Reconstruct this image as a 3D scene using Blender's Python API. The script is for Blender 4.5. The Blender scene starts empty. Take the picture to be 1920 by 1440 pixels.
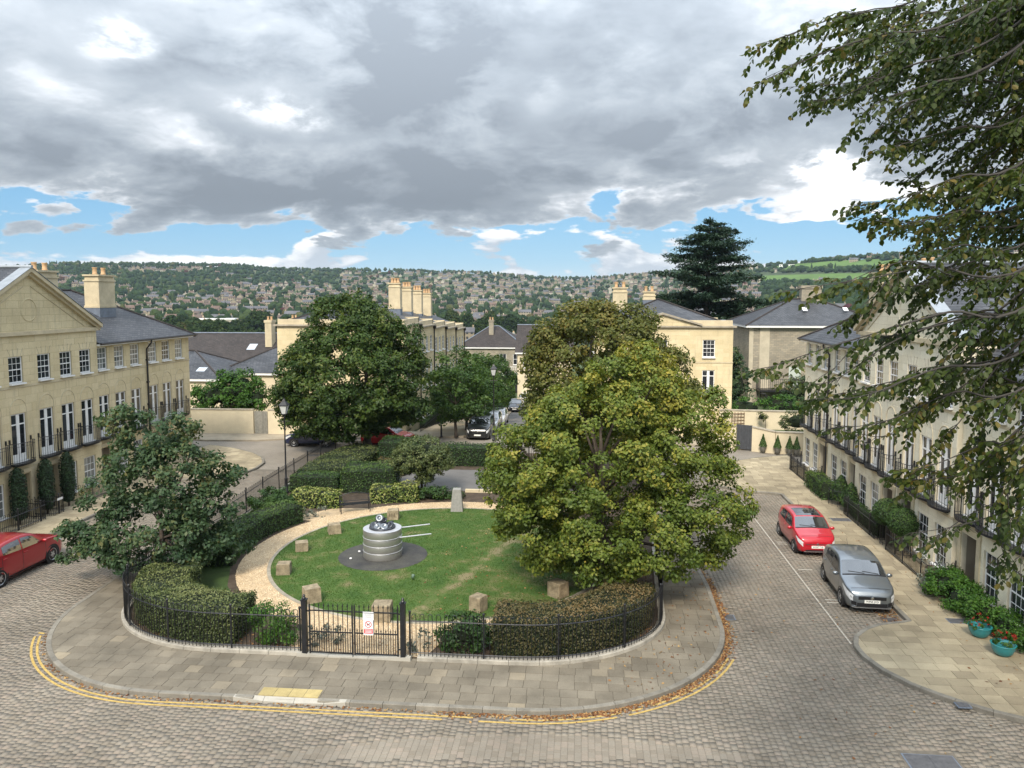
import bpy, math, random
import numpy as np
from mathutils import Vector, Matrix
rad = math.radians
SC = bpy.context.scene
COL = SC.collection

# ------------------------------------------------------------------ camera
CAM = (6.7, 0.0, 11.0)
FPX, PCX, PCY = 1450.0, 960.0, 683.0          # focal length and principal point of the 1920 x 1440 photograph
PITCH, YAW = rad(5.0), rad(5.3)
cam = bpy.data.cameras.new('camera')
cam.sensor_fit = 'HORIZONTAL'; cam.sensor_width = 36.0
cam.lens = 36.0 * FPX / 1920.0
cam.shift_y = (PCY - 720.0) / 1920.0
cam.clip_start = 0.1; cam.clip_end = 9000
camo = bpy.data.objects.new('camera', cam); COL.objects.link(camo)
camo.location = CAM; camo.rotation_euler = (rad(90) - PITCH, 0, YAW)
SC.camera = camo

# ------------------------------------------------------------------ world
SUN_EL, SUN_AZ = rad(44), rad(-172)              # azimuth measured from +Y towards +X
W = bpy.data.worlds.new('World'); SC.world = W; W.use_nodes = True
NT = W.node_tree; NT.nodes.clear()
class NG:
    """tiny node-graph helper"""
    def __init__(s, nt): s.nt = nt
    def n(s, t, **kw):
        nd = s.nt.nodes.new(t)
        for k, v in kw.items(): setattr(nd, k, v)
        return nd
    def set(s, sock, v):
        if isinstance(v, bpy.types.NodeSocket): s.nt.links.new(v, sock)
        elif v is not None: sock.default_value = v
    def m(s, op, a, b=None, c=None, clamp=False):
        nd = s.n('ShaderNodeMath', operation=op); nd.use_clamp = clamp
        s.set(nd.inputs[0], a); s.set(nd.inputs[1], b)
        if c is not None: s.set(nd.inputs[2], c)
        return nd.outputs[0]
    def vm(s, op, a, b=None):
        nd = s.n('ShaderNodeVectorMath', operation=op)
        s.set(nd.inputs[0], a)
        if op == 'SCALE': s.set(nd.inputs['Scale'], b)
        elif b is not None: s.set(nd.inputs[1], b)
        return nd.outputs['Value'] if op in ('DOT_PRODUCT', 'LENGTH') else nd.outputs[0]
    def xyz(s, x, y, z):
        nd = s.n('ShaderNodeCombineXYZ')
        for i, v in enumerate((x, y, z)): s.set(nd.inputs[i], v)
        return nd.outputs[0]
    def sep(s, v):
        nd = s.n('ShaderNodeSeparateXYZ'); s.set(nd.inputs[0], v); return nd.outputs
    def noise(s, vec, scale, detail=4, rough=.5, dist=0, lac=2.0, col=False):
        nd = s.n('ShaderNodeTexNoise'); s.set(nd.inputs['Vector'], vec)
        nd.inputs['Scale'].default_value = scale; nd.inputs['Detail'].default_value = detail
        nd.inputs['Roughness'].default_value = rough; nd.inputs['Distortion'].default_value = dist
        nd.inputs['Lacunarity'].default_value = lac
        return nd.outputs['Color' if col else 'Fac']
    def mr(s, v, a, b, c, d, smooth=False):
        nd = s.n('ShaderNodeMapRange'); nd.interpolation_type = 'SMOOTHSTEP' if smooth else 'LINEAR'
        for i, x in zip(('Value', 'From Min', 'From Max', 'To Min', 'To Max'), (v, a, b, c, d)): s.set(nd.inputs[i], x)
        return nd.outputs[0]
    def ramp(s, v, stops, interp='LINEAR'):
        nd = s.n('ShaderNodeValToRGB'); cr = nd.color_ramp; cr.interpolation = interp
        while len(cr.elements) < len(stops): cr.elements.new(1)
        for e, (p, c) in zip(cr.elements, stops):
            e.position = p; e.color = (*c, 1) if len(c) == 3 else c
        s.set(nd.inputs[0], v); return nd.outputs[0]
    def mix(s, f, a, b, mode='MIX'):
        nd = s.n('ShaderNodeMix', data_type='RGBA', blend_type=mode)
        s.set(nd.inputs[0], f)
        for sk, v in ((nd.inputs[6], a), (nd.inputs[7], b)):
            s.set(sk, (*v, 1) if isinstance(v, tuple) and len(v) == 3 else v)
        return nd.outputs[2]

def build_world():
    g = NG(NT)
    d = g.n('ShaderNodeTexCoord').outputs['Generated']
    x, y, z = g.sep(d)
    zc = g.m('MAXIMUM', z, 0.0)
    sky = g.n('ShaderNodeTexSky', sky_type='NISHITA')
    sky.sun_disc = False; sky.sun_elevation = SUN_EL; sky.sun_rotation = SUN_AZ
    sky.air_density = 1.0; sky.dust_density = 0.0; sky.ozone_density = 1.5
    blue = g.mix(.62, g.vm('SCALE', sky.outputs[0], 0.06), (.085, .28, .50))
    # --- the stratocumulus deck: direction met with a flat layer, so that it foreshortens towards the horizon
    inv = g.m('DIVIDE', 1.0, g.m('ADD', zc, 0.30))
    P = g.xyz(g.m('MULTIPLY', x, inv), g.m('MULTIPLY', y, inv), 0.0)
    P = g.vm('ADD', P, (3.3, 1.75, 0.0))
    P = g.vm('SCALE', P, 2.3)
    warp = g.vm('SCALE', g.vm('SUBTRACT', g.noise(P, .8, 3, .5, col=True), (.5, .5, .5)), .55)
    Pw = g.vm('ADD', P, warp)
    n1 = g.noise(Pw, .50, 10, .57)
    n2 = g.noise(g.vm('ADD', Pw, (7.1, 3.3, 0.0)), 1.25, 9, .56)
    n3 = g.noise(g.vm('ADD', P, (1.7, 9.3, 2.0)), .20, 3, .5)
    # places where the deck is thin: bright rents seen from here at these bearings (azimuth, elevation in degrees, widths, depth)
    thin = None
    for az, el, wa, we, k in THIN:
        # offset along azimuth and elevation
        a = g.m('ARCTAN2', x, y); e = g.m('ARCSINE', z)
        da = g.m('DIVIDE', g.m('SUBTRACT', a, rad(az)), rad(wa)); de = g.m('DIVIDE', g.m('SUBTRACT', e, rad(el)), rad(we))
        da = g.m('ADD', da, g.m('MULTIPLY', g.m('SUBTRACT', n2, .5), 4.5)); de = g.m('ADD', de, g.m('MULTIPLY', g.m('SUBTRACT', n1, .5), 4.0))
        r2 = g.m('ADD', g.m('MULTIPLY', da, da), g.m('MULTIPLY', de, de))
        t = g.m('MULTIPLY', g.m('EXPONENT', g.m('MULTIPLY', r2, -1.0)), k)
        thin = t if thin is None else g.m('ADD', thin, t)
    edge = g.mr(g.m('ADD', z, g.m('MULTIPLY', g.m('SUBTRACT', n2, .5), .16)), .056, .128, -.34, .30, True)
    dens = g.m('ADD', g.m('ADD', n1, g.m('MULTIPLY', g.m('SUBTRACT', n2, .5), .62)), edge)
    dens = g.m('ADD', dens, g.m('MULTIPLY', g.m('SUBTRACT', n3, .5), .35))
    a1 = g.mr(dens, .46, .56, 0, 1, True)
    n4 = g.noise(g.vm('ADD', Pw, (2.2, 5.1, 1.0)), 2.6, 8, .6)
    thin = g.m('MULTIPLY', thin, g.mr(g.m('ADD', n4, g.m('MULTIPLY', g.m('SUBTRACT', n2, .5), .8)), .38, .60, -.05, 1.05))
    shade = g.m('ADD', dens, g.m('MULTIPLY', g.m('SUBTRACT', n2, .5), .55))
    shade = g.m('ADD', shade, g.m('MULTIPLY', g.m('SUBTRACT', n4, .5), .50))
    shade = g.mr(g.m('SUBTRACT', shade, thin), .35, 1.04, 0, 1)
    c1 = g.ramp(shade, [(0, (1.05, 1.05, 1.05)), (.10, (.86, .88, .905)), (.26, (.58, .615, .66)), (.46, (.405, .445, .49)), (.66, (.325, .365, .412)), (1, (.235, .268, .31))])
    # overcast luminance climbs towards the zenith
    c1 = g.vm('SCALE', c1, g.mr(z, .12, .9, .66, 2.7))
    # --- far cumulus standing over the hills
    az = g.m('ARCTAN2', x, y)
    Q = g.xyz(g.m('MULTIPLY', az, 6.0), g.m('MULTIPLY', z, 17.0), 4.2)
    q1 = g.noise(Q, 1.15, 9, .56, .15)
    q1u = g.noise(g.vm('ADD', Q, (-.05, .20, 0.0)), 1.15, 5, .56, .15)
    cov = g.mr(z, .014, .072, .15, -.11)
    cd = g.m('ADD', q1, cov)
    a2 = g.mr(cd, .50, .545, 0, 1, True)
    lit = g.mr(g.m('SUBTRACT', q1u, q1), -.10, .05, 1, 0)
    c2 = g.mix(lit, (.34, .375, .42), (.66, .66, .66))
    a2 = g.m('MULTIPLY', a2, g.mr(z, .11, .16, 1, 0, True))
    c = g.mix(a2, blue, c2)
    c = g.mix(a1, c, c1)
    # pale veil low over the horizon
    c = g.mix(g.mr(z, 0, .05, .55, 0, True), c, (.46, .51, .56))
    bg = g.n('ShaderNodeBackground'); g.set(bg.inputs[0], c); bg.inputs[1].default_value = 1.0
    out = g.n('ShaderNodeOutputWorld'); NT.links.new(bg.outputs[0], out.inputs[0])

def bearing(px, py):
    """photograph pixel -> (azimuth, elevation) in degrees"""
    dx, dy = (px - PCX) / FPX, -(py - PCY) / FPX
    f = Vector((-math.sin(YAW) * math.cos(PITCH), math.cos(YAW) * math.cos(PITCH), -math.sin(PITCH)))
    r = Vector((math.cos(YAW), math.sin(YAW), 0)); u = r.cross(f)
    v = (f + r * dx + u * dy).normalized()
    return math.degrees(math.atan2(v.x, v.y)), math.degrees(math.asin(v.z))
THIN = []
for (px, py, w, h, k) in [(235, 85, 80, 45, .50), (540, 210, 110, 34, .42), (1000, 140, 55, 60, .34), (1560, 315, 130, 40, .55),
                          (1010, 370, 90, 22, .25), (800, 345, 50, 22, .2), (1130, 270, 50, 34, .12), (1640, 390, 170, 50, .45),
                          (700, 60, 330, 150, -.16), (1150, 330, 300, 70, -.10), (380, 330, 260, 60, -.10), (1400, 220, 200, 60, -.10),
                          (540, 350, 120, 35, -.10), (830, 360, 70, 28, -.16)]:
    a, e = bearing(px, py); THIN.append((a, e, w / FPX * 57.3, h / FPX * 57.3, k * 1.5))
build_world()
W.cycles.sampling_method = 'MANUAL'; W.cycles.sample_map_resolution = 1024

sun = bpy.data.lights.new('sun', 'SUN'); sun.energy = 2.7; sun.angle = rad(16); sun.color = (1, .90, .76)
suno = bpy.data.objects.new('sun', sun); COL.objects.link(suno)
sd = Vector((math.sin(SUN_AZ) * math.cos(SUN_EL), math.cos(SUN_AZ) * math.cos(SUN_EL), math.sin(SUN_EL)))
suno.rotation_euler = (-sd).to_track_quat('-Z', 'Y').to_euler(); suno.location = (0, 0, 60)

vs = SC.view_settings
SC.display_settings.display_device = 'sRGB'
vs.view_transform = 'Standard'; vs.look = 'None'; vs.exposure = 0.85; vs.gamma = 1.0; vs.use_curve_mapping = False
SC.cycles.max_bounces = 6; SC.cycles.diffuse_bounces = 3; SC.cycles.glossy_bounces = 3
SC.cycles.transmission_bounces = 3; SC.cycles.volume_bounces = 0
SC.cycles.use_denoising = True

# ------------------------------------------------------------------ helpers
RNG = np.random.default_rng(7)
random.seed(7)
def at(px, py, Y):
    """point of the vertical plane y = Y that the photograph shows at a pixel (used to measure positions)"""
    dx, dy = (px - PCX) / FPX, -(py - PCY) / FPX
    f = Vector((-math.sin(YAW) * math.cos(PITCH), math.cos(YAW) * math.cos(PITCH), -math.sin(PITCH)))
    r = Vector((math.cos(YAW), math.sin(YAW), 0)); u = r.cross(f)
    v = f + r * dx + u * dy
    t = (Y - CAM[1]) / v.y
    return Vector(CAM) + v * t

def tag(o, label=None, cat=None, group=None, kind=None):
    if label: o['label'] = label
    if cat: o['category'] = cat
    if group: o['group'] = group
    if kind: o['kind'] = kind
    return o
def empty(name, loc=(0, 0, 0), rz=0.0, label=None, cat=None, group=None):
    o = bpy.data.objects.new(name, None); COL.objects.link(o)
    o.location = loc; o.rotation_euler = (0, 0, rz); o.empty_display_size = .3
    return tag(o, label, cat, group)
def link(name, me, parent=None, loc=(0, 0, 0), rot=(0, 0, 0), scale=None):
    o = bpy.data.objects.new(name, me); COL.objects.link(o)
    if parent: o.parent = parent
    o.location = loc; o.rotation_euler = rot
    if scale: o.scale = scale
    return o
def kids(o): return [c for c in o.children]
def copy_tree(o, parent=None):
    c = o.copy(); COL.objects.link(c); c.parent = parent
    for ch in CH.get(o.name, ()): copy_tree(ch, c)
    return c
CH = {}

class MB:
    """collects faces; build() links them as one mesh object"""
    def __init__(s): s.v = []; s.f = []; s.mi = []; s.cur = 0
    def quad(s, a, b, c, d): n = len(s.v); s.v += [a, b, c, d]; s.f.append((n, n + 1, n + 2, n + 3)); s.mi.append(s.cur); return s
    def poly(s, pts): n = len(s.v); s.v += list(pts); s.f.append(tuple(range(n, n + len(pts)))); s.mi.append(s.cur); return s
    def box(s, x0, x1, y0, y1, z0, z1):
        n = len(s.v)
        s.v += [(x0, y0, z0), (x1, y0, z0), (x1, y1, z0), (x0, y1, z0), (x0, y0, z1), (x1, y0, z1), (x1, y1, z1), (x0, y1, z1)]
        for q in ((0, 3, 2, 1), (4, 5, 6, 7), (0, 1, 5, 4), (1, 2, 6, 5), (2, 3, 7, 6), (3, 0, 4, 7)):
            s.f.append(tuple(n + i for i in q)); s.mi.append(s.cur)
        return s
    def prism(s, pts, z0, z1):
        k = len(pts); n = len(s.v)
        s.v += [(p[0], p[1], z0) for p in pts] + [(p[0], p[1], z1) for p in pts]
        s.f.append(tuple(n + i for i in reversed(range(k)))); s.f.append(tuple(n + k + i for i in range(k))); s.mi += [s.cur] * 2
        for i in range(k):
            j = (i + 1) % k; s.f.append((n + i, n + j, n + k + j, n + k + i)); s.mi.append(s.cur)
        return s
    def hull(s, a, b):
        """closed body between two rings of equal count"""
        k = len(a); n = len(s.v); s.v += list(a) + list(b)
        s.f.append(tuple(n + i for i in reversed(range(k)))); s.f.append(tuple(n + k + i for i in range(k))); s.mi += [s.cur] * 2
        for i in range(k):
            j = (i + 1) % k; s.f.append((n + i, n + j, n + k + j, n + k + i)); s.mi.append(s.cur)
        return s
    def bar(s, p, q, r, n=6, r2=None):
        return s.tube([p, q], [r, r if r2 is None else r2], n)
    def tube(s, pts, radii, n=6, cap=True):
        pts = [Vector(p) for p in pts]
        if not hasattr(radii, '__len__'): radii = [radii] * len(pts)
        base = len(s.v); prev = None
        for i, p in enumerate(pts):
            t = (pts[min(i + 1, len(pts) - 1)] - pts[max(i - 1, 0)]).normalized()
            if prev is None:
                a = Vector((0, 0, 1)) if abs(t.z) < .9 else Vector((1, 0, 0)); e1 = t.cross(a).normalized()
            else: e1 = (prev - t * prev.dot(t)).normalized()
            prev = e1; e2 = t.cross(e1)
            for k in range(n):
                a = 2 * math.pi * k / n; s.v.append(tuple(p + (e1 * math.cos(a) + e2 * math.sin(a)) * radii[i]))
        for i in range(len(pts) - 1):
            for k in range(n):
                a = base + i * n + k; b = base + i * n + (k + 1) % n
                s.f.append((a, b, b + n, a + n)); s.mi.append(s.cur)
        if cap:
            s.f.append(tuple(base + k for k in reversed(range(n)))); s.f.append(tuple(base + (len(pts) - 1) * n + k for k in range(n))); s.mi += [s.cur] * 2
        return s
    def lathe(s, prof, n=16, c=(0, 0, 0), cap=True):
        base = len(s.v)
        for r, z in prof:
            for k in range(n):
                a = 2 * math.pi * k / n; s.v.append((c[0] + r * math.cos(a), c[1] + r * math.sin(a), c[2] + z))
        for i in range(len(prof) - 1):
            for k in range(n):
                a = base + i * n + k; b = base + i * n + (k + 1) % n
                s.f.append((a, b, b + n, a + n)); s.mi.append(s.cur)
        if cap:
            s.f.append(tuple(base + k for k in reversed(range(n)))); s.f.append(tuple(base + (len(prof) - 1) * n + k for k in range(n))); s.mi += [s.cur] * 2
        return s
    def sphere(s, c, r, n=12, m=8, sc=(1, 1, 1)):
        return s.lathe([(max(r * math.sin(math.pi * i / m), 1e-4) * sc[0], -r * math.cos(math.pi * i / m) * sc[2]) for i in range(m + 1)], n, c, False)
    def wall(s, o, u, n, L, z0, z1, holes=(), depth=.12):
        """a wall face of length L from point o along u (outward normal n) with rectangular openings and their reveals"""
        o, u, n = Vector(o), Vector(u), Vector(n)
        xs = sorted({0, L, *[h[0] for h in holes], *[h[1] for h in holes]}); zs = sorted({z0, z1, *[h[2] for h in holes], *[h[3] for h in holes]})
        P = lambda x, z, d=0: tuple(o + u * x + Vector((0, 0, z)) - n * d)
        for zi in range(len(zs) - 1):
            za, zb = zs[zi], zs[zi + 1]; zm = (za + zb) / 2; run = None
            for xi in range(len(xs) - 1):
                xa, xb = xs[xi], xs[xi + 1]; xm = (xa + xb) / 2
                if any(h[0] < xm < h[1] and h[2] < zm < h[3] for h in holes):
                    if run is not None: s.quad(P(run, za), P(xa, za), P(xa, zb), P(run, zb)); run = None
                elif run is None: run = xa
            if run is not None: s.quad(P(run, za), P(L, za), P(L, zb), P(run, zb))
        for xa, xb, za, zb in [h[:4] for h in holes]:
            for (x1, zz1, x2, zz2) in ((xa, za, xb, za), (xa, zb, xb, zb), (xa, za, xa, zb), (xb, za, xb, zb)):
                s.quad(P(x1, zz1), P(x2, zz2), P(x2, zz2, depth), P(x1, zz1, depth))
        return s
    def mesh(s, name, mats, smooth=False, origin=None):
        me = bpy.data.meshes.new(name)
        v = s.v if origin is None else [(p[0] - origin[0], p[1] - origin[1], p[2] - origin[2]) for p in s.v]
        me.from_pydata([tuple(p) for p in v], [], s.f)
        mats = mats if isinstance(mats, (list, tuple)) else [mats]
        for m in mats: me.materials.append(m)
        if len(mats) > 1: me.polygons.foreach_set('material_index', s.mi)
        if smooth: me.polygons.foreach_set('use_smooth', [True] * len(s.f))
        me.update(); return me
    def build(s, name, mats, parent=None, smooth=False, loc=(0, 0, 0), rot=(0, 0, 0), world=False):
        """world=True: vertices are in world coordinates and the (unrotated) parent or loc is subtracted"""
        org = None
        if world: org = parent.location if parent else loc
        me = s.mesh(name, mats, smooth, org)
        return link(name, me, parent, (0, 0, 0) if (world and parent) else loc, rot)

def np_mesh(name, V, Q, mat, tint=None, smooth=False):
    """mesh from numpy arrays: V (n,3), Q (m,k) faces of equal size; tint: one value per vertex"""
    me = bpy.data.meshes.new(name); n, m, k = len(V), len(Q), Q.shape[1]
    me.vertices.add(n); me.vertices.foreach_set('co', np.ascontiguousarray(V, dtype=np.float32).ravel())
    me.loops.add(m * k); me.loops.foreach_set('vertex_index', np.ascontiguousarray(Q, dtype=np.int32).ravel())
    me.polygons.add(m); me.polygons.foreach_set('loop_start', np.arange(0, m * k, k, dtype=np.int32))
    try: me.polygons.foreach_set('loop_total', np.full(m, k, dtype=np.int32))
    except Exception: pass
    if smooth: me.polygons.foreach_set('use_smooth', np.ones(m, dtype=bool))
    if tint is not None:
        at_ = me.attributes.new('tint', 'FLOAT', 'POINT'); at_.data.foreach_set('value', np.ascontiguousarray(tint, dtype=np.float32))
    me.materials.append(mat); me.update(calc_edges=True); return me

# ------------------------------------------------------------------ materials
MATS = {}
def base_mat(name):
    m = bpy.data.materials.new(name); m.use_nodes = True; nt = m.node_tree; nt.nodes.clear()
    g = NG(nt); b = g.n('ShaderNodeBsdfPrincipled'); o = g.n('ShaderNodeOutputMaterial'); nt.links.new(b.outputs[0], o.inputs[0])
    MATS[name] = m; return m, g, b
def M(name, col, rough=.7, var=.18, scale=3.0, metal=0.0, spec=.4, bump=0.0, bscale=40, col2=None, coat=0.0, space='pos', obj=0.0, fine=0.0):
    """plain material with slow colour variation, optional second colour, fine grain and bump"""
    m, g, b = base_mat(name)
    vec = g.n('ShaderNodeNewGeometry').outputs['Position'] if space == 'pos' else g.n('ShaderNodeTexCoord').outputs['Object']
    f = g.noise(vec, scale, 6, .6)
    lo = tuple(c * (1 - var) for c in col); hi = col2 if col2 else tuple(min(1, c * (1 + var)) for c in col)
    c = g.ramp(f, [(.3, lo), (.7, hi)])
    if fine:
        f2 = g.noise(vec, scale * 14, 3, .6); c = g.mix(1.0, c, g.ramp(f2, [(.25, (1 - fine,) * 3), (.75, (1 + fine * .6,) * 3)]), 'MULTIPLY')
    if obj:
        r = g.n('ShaderNodeObjectInfo').outputs['Random']
        c = g.mix(1.0, c, g.ramp(r, [(0, (1 - obj,) * 3), (1, (1 + obj * .6,) * 3)]), 'MULTIPLY')
    g.set(b.inputs['Base Color'], c); b.inputs['Roughness'].default_value = rough; b.inputs['Metallic'].default_value = metal
    b.inputs['Specular IOR Level'].default_value = spec; b.inputs['Coat Weight'].default_value = coat
    if coat: b.inputs['Coat Roughness'].default_value = .04
    if bump:
        bn = g.n('ShaderNodeBump'); bn.inputs['Strength'].default_value = bump; bn.inputs['Distance'].default_value = .02
        g.set(bn.inputs['Height'], g.noise(vec, bscale, 4, .6)); g.nt.links.new(bn.outputs[0], b.inputs['Normal'])
    return m
def brick_mat(name, c1, c2, mortar, bw, rh, ms=.012, rough=.8, bump=.3, wall=True, stain=.25, streak=0.0, sc=1.0, offset=.5, zs=1.0, stcol=None, bias=0.0, spec=.3):
    """coursed material: wall=True maps (x + y, z), otherwise (x, y)"""
    m, g, b = base_mat(name)
    pos = g.n('ShaderNodeNewGeometry').outputs['Position']; x, y, z = g.sep(pos)
    v = g.xyz(g.m('ADD', x, y), g.m('MULTIPLY', z, zs), 0.0) if wall else g.xyz(x, y, 0.0)
    t = g.n('ShaderNodeTexBrick'); t.offset = offset
    g.set(t.inputs['Vector'], v); t.inputs['Scale'].default_value = sc
    t.inputs['Brick Width'].default_value = bw; t.inputs['Row Height'].default_value = rh; t.inputs['Mortar Size'].default_value = ms
    t.inputs['Mortar Smooth'].default_value = .3; t.inputs['Bias'].default_value = bias
    t.inputs['Color1'].default_value = (*c1, 1); t.inputs['Color2'].default_value = (*c2, 1); t.inputs['Mortar'].default_value = (*mortar, 1)
    c = t.outputs['Color']
    n = g.noise(pos, .55, 7, .65)
    c = g.mix(1.0, c, g.ramp(n, [(.28, (1 - stain,) * 3 if stcol is None else stcol), (.68, (1 + stain * .3,) * 3)]), 'MULTIPLY')
    n2 = g.noise(pos, 14, 4, .6); c = g.mix(1.0, c, g.ramp(n2, [(.25, (.9,) * 3), (.75, (1.07,) * 3)]), 'MULTIPLY')
    if streak:      # rain-washed soot running down the stone
        sv = g.xyz(g.m('MULTIPLY', g.m('ADD', x, y), 2.6), g.m('MULTIPLY', z, .22), 0.0); f = g.noise(sv, 1.6, 6, .65)
        c = g.mix(g.mr(f, .50, .74, 0, streak, True), c, (.30, .27, .21)); f3 = g.noise(pos, .25, 3, .5)
        c = g.mix(1.0, c, g.ramp(f3, [(.3, (.88, .87, .84)), (.7, (1.05, 1.05, 1.05))]), 'MULTIPLY')
    g.set(b.inputs['Base Color'], c); b.inputs['Roughness'].default_value = rough; b.inputs['Specular IOR Level'].default_value = spec
    bn = g.n('ShaderNodeBump'); bn.inputs['Strength'].default_value = bump; bn.inputs['Distance'].default_value = .015
    g.set(bn.inputs['Height'], g.m('SUBTRACT', n2, g.m('MULTIPLY', t.outputs['Fac'], 1.6))); g.nt.links.new(bn.outputs[0], b.inputs['Normal'])
    return m
def tint_mat(name, stops, rough=.8, spec=.3, trans=0.0, from_obj=False, stain=0.0, bump=0.0, fine=0.0, sscale=.6, metal=0):
    """colour picked by the 'tint' attribute (joined pieces) or by the object (single pieces)"""
    m, g, b = base_mat(name)
    if from_obj: f = g.n('ShaderNodeObjectInfo').outputs['Random']
    else: f = g.n('ShaderNodeAttribute', attribute_name='tint').outputs['Fac']
    c = g.ramp(f, stops); pos = g.n('ShaderNodeNewGeometry').outputs['Position']
    if stain: c = g.mix(1.0, c, g.ramp(g.noise(pos, sscale, 7, .65), [(.3, (1 - stain,) * 3), (.68, (1 + stain * .35,) * 3)]), 'MULTIPLY')
    if fine: c = g.mix(1.0, c, g.ramp(g.noise(pos, 26, 4, .65), [(.25, (1 - fine,) * 3), (.75, (1 + fine * .6,) * 3)]), 'MULTIPLY')
    g.set(b.inputs['Base Color'], c); b.inputs['Roughness'].default_value = rough; b.inputs['Specular IOR Level'].default_value = spec
    b.inputs['Metallic'].default_value = metal
    if bump:
        bn = g.n('ShaderNodeBump'); bn.inputs['Strength'].default_value = bump; bn.inputs['Distance'].default_value = .01
        g.set(bn.inputs['Height'], g.noise(pos, 45, 4, .65)); g.nt.links.new(bn.outputs[0], b.inputs['Normal'])
    if trans:
        t = g.n('ShaderNodeBsdfTranslucent'); g.set(t.inputs[0], g.mix(1.0, c, (1.15, 1.25, .55), 'MULTIPLY'))
        mx = g.n('ShaderNodeMixShader'); mx.inputs[0].default_value = trans
        g.nt.links.new(b.outputs[0], mx.inputs[1]); g.nt.links.new(t.outputs[0], mx.inputs[2])
        out = [n for n in g.nt.nodes if n.type == 'OUTPUT_MATERIAL'][0]; g.nt.links.new(mx.outputs[0], out.inputs[0])
    return m

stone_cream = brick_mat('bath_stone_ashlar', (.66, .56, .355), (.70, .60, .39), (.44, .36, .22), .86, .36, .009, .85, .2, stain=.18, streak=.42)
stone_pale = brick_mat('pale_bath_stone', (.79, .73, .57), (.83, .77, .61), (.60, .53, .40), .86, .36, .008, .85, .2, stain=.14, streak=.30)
render_cream = M('cream_render', (.63, .55, .395), .9, .08, 1.2, fine=.05)
stone_trim = M('stone_trim', (.55, .47, .32), .85, .16, 1.6, fine=.1, bump=.1)
stone_sooty = M('weathered_coping', (.36, .32, .25), .9, .3, 2.2, fine=.15)
stone_rubble = brick_mat('grey_rubble_stone', (.30, .275, .22), (.40, .35, .265), (.27, .245, .20), .42, .16, .018, .9, .5, stain=.3)
slate = brick_mat('slate_courses', (.044, .048, .058), (.088, .092, .102), (.020, .022, .028), .30, .105, .014, .5, .8, stain=.45, spec=.5)
slate_brown = brick_mat('brown_tile_courses', (.045, .039, .038), (.068, .057, .053), (.03, .026, .025), .30, .13, .012, .7, .6, stain=.3)
lead = M('lead_flashing', (.16, .19, .24), .5, .2, 3, metal=.2)
white_paint = M('white_paint', (.80, .80, .79), .4, .05, 3)
taupe = M('taupe_door_paint', (.27, .225, .17), .6, .12, 2)
black_iron = M('black_painted_iron', (.012, .013, .016), .42, .3, 6, spec=.5)
pipe_black = M('black_downpipe', (.018, .018, .022), .45, .2, 4, spec=.5)
pot_clay = M('clay_chimney_pot', (.50, .33, .19), .85, .2, 4, fine=.1)
def glass_mat(name, lo, hi, rough=.03):
    m, g, b = base_mat(name)
    r = g.n('ShaderNodeObjectInfo').outputs['Random']
    g.set(b.inputs['Base Color'], g.ramp(r, [(0, lo), (1, hi)])); b.inputs['Roughness'].default_value = rough
    b.inputs['Specular IOR Level'].default_value = .6; b.inputs['IOR'].default_value = 1.5
    return m
glass = glass_mat('window_glass', (.012, .014, .018), (.045, .05, .055))
glass_net = glass_mat('window_glass_before_net_curtain', (.10, .11, .11), (.26, .27, .26))
car_glass = glass_mat('car_glass', (.012, .015, .018), (.02, .024, .028), .02)
car_glass.node_tree.nodes['Principled BSDF'].inputs['IOR'].default_value = 2.5

bark = M('bark', (.075, .06, .048), .95, .35, 6, bump=.6, bscale=18)
def leafmat(name, a, b_, c, trans=.28): return tint_mat(name, [(0, a), (.5, b_), (1, c)], .55, .35, trans)
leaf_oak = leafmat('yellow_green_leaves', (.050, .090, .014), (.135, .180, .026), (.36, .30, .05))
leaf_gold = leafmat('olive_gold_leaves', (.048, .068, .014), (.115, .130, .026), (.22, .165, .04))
leaf_dark = leafmat('dark_green_leaves', (.022, .052, .010), (.056, .100, .016), (.15, .17, .03))
leaf_blue = leafmat('grey_green_leaves', (.026, .058, .026), (.062, .11, .045), (.21, .165, .055))
leaf_street = leafmat('street_tree_leaves', (.024, .060, .012), (.06, .115, .02), (.12, .18, .03))
leaf_hedge = leafmat('hedge_leaves', (.030, .052, .016), (.080, .108, .032), (.19, .205, .075), .12)
leaf_hedge_brown = leafmat('browning_hedge_leaves', (.028, .045, .014), (.095, .085, .032), (.20, .13, .055), .15)
leaf_box = leafmat('box_leaves', (.016, .045, .010), (.042, .092, .016), (.10, .155, .03), .15)
leaf_light = leafmat('variegated_leaves', (.045, .085, .018), (.14, .19, .035), (.40, .40, .14), .2)
leaf_bright = leafmat('bright_green_leaves', (.025, .075, .010), (.065, .155, .016), (.15, .25, .04), .25)
leaf_silver = leafmat('lavender_leaves', (.07, .09, .07), (.15, .17, .14), (.26, .27, .23), .1)
leaf_cedar = leafmat('cedar_needles', (.012, .032, .018), (.026, .058, .032), (.055, .095, .045), .08)
leaf_cypress = leafmat('cypress_needles', (.010, .030, .010), (.020, .050, .016), (.035, .075, .022), .08)
leaf_beech = leafmat('beech_leaves', (.026, .046, .010), (.066, .092, .016), (.19, .125, .03), .34)
leaf_fallen = tint_mat('fallen_leaf', [(0, (.10, .035, .015)), (.5, (.22, .10, .035)), (1, (.36, .24, .10))], .8)
hedge_core = M('hedge_core', (.012, .020, .008), 1.0, .3, 4)
grass_m = tint_mat('grass_blade', [(0, (.028, .072, .008)), (.6, (.058, .118, .016)), (1, (.15, .16, .05))], .6, .3, .25)
soil = M('soil', (.075, .055, .038), 1.0, .4, 3, fine=.3, bump=.6)
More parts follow.
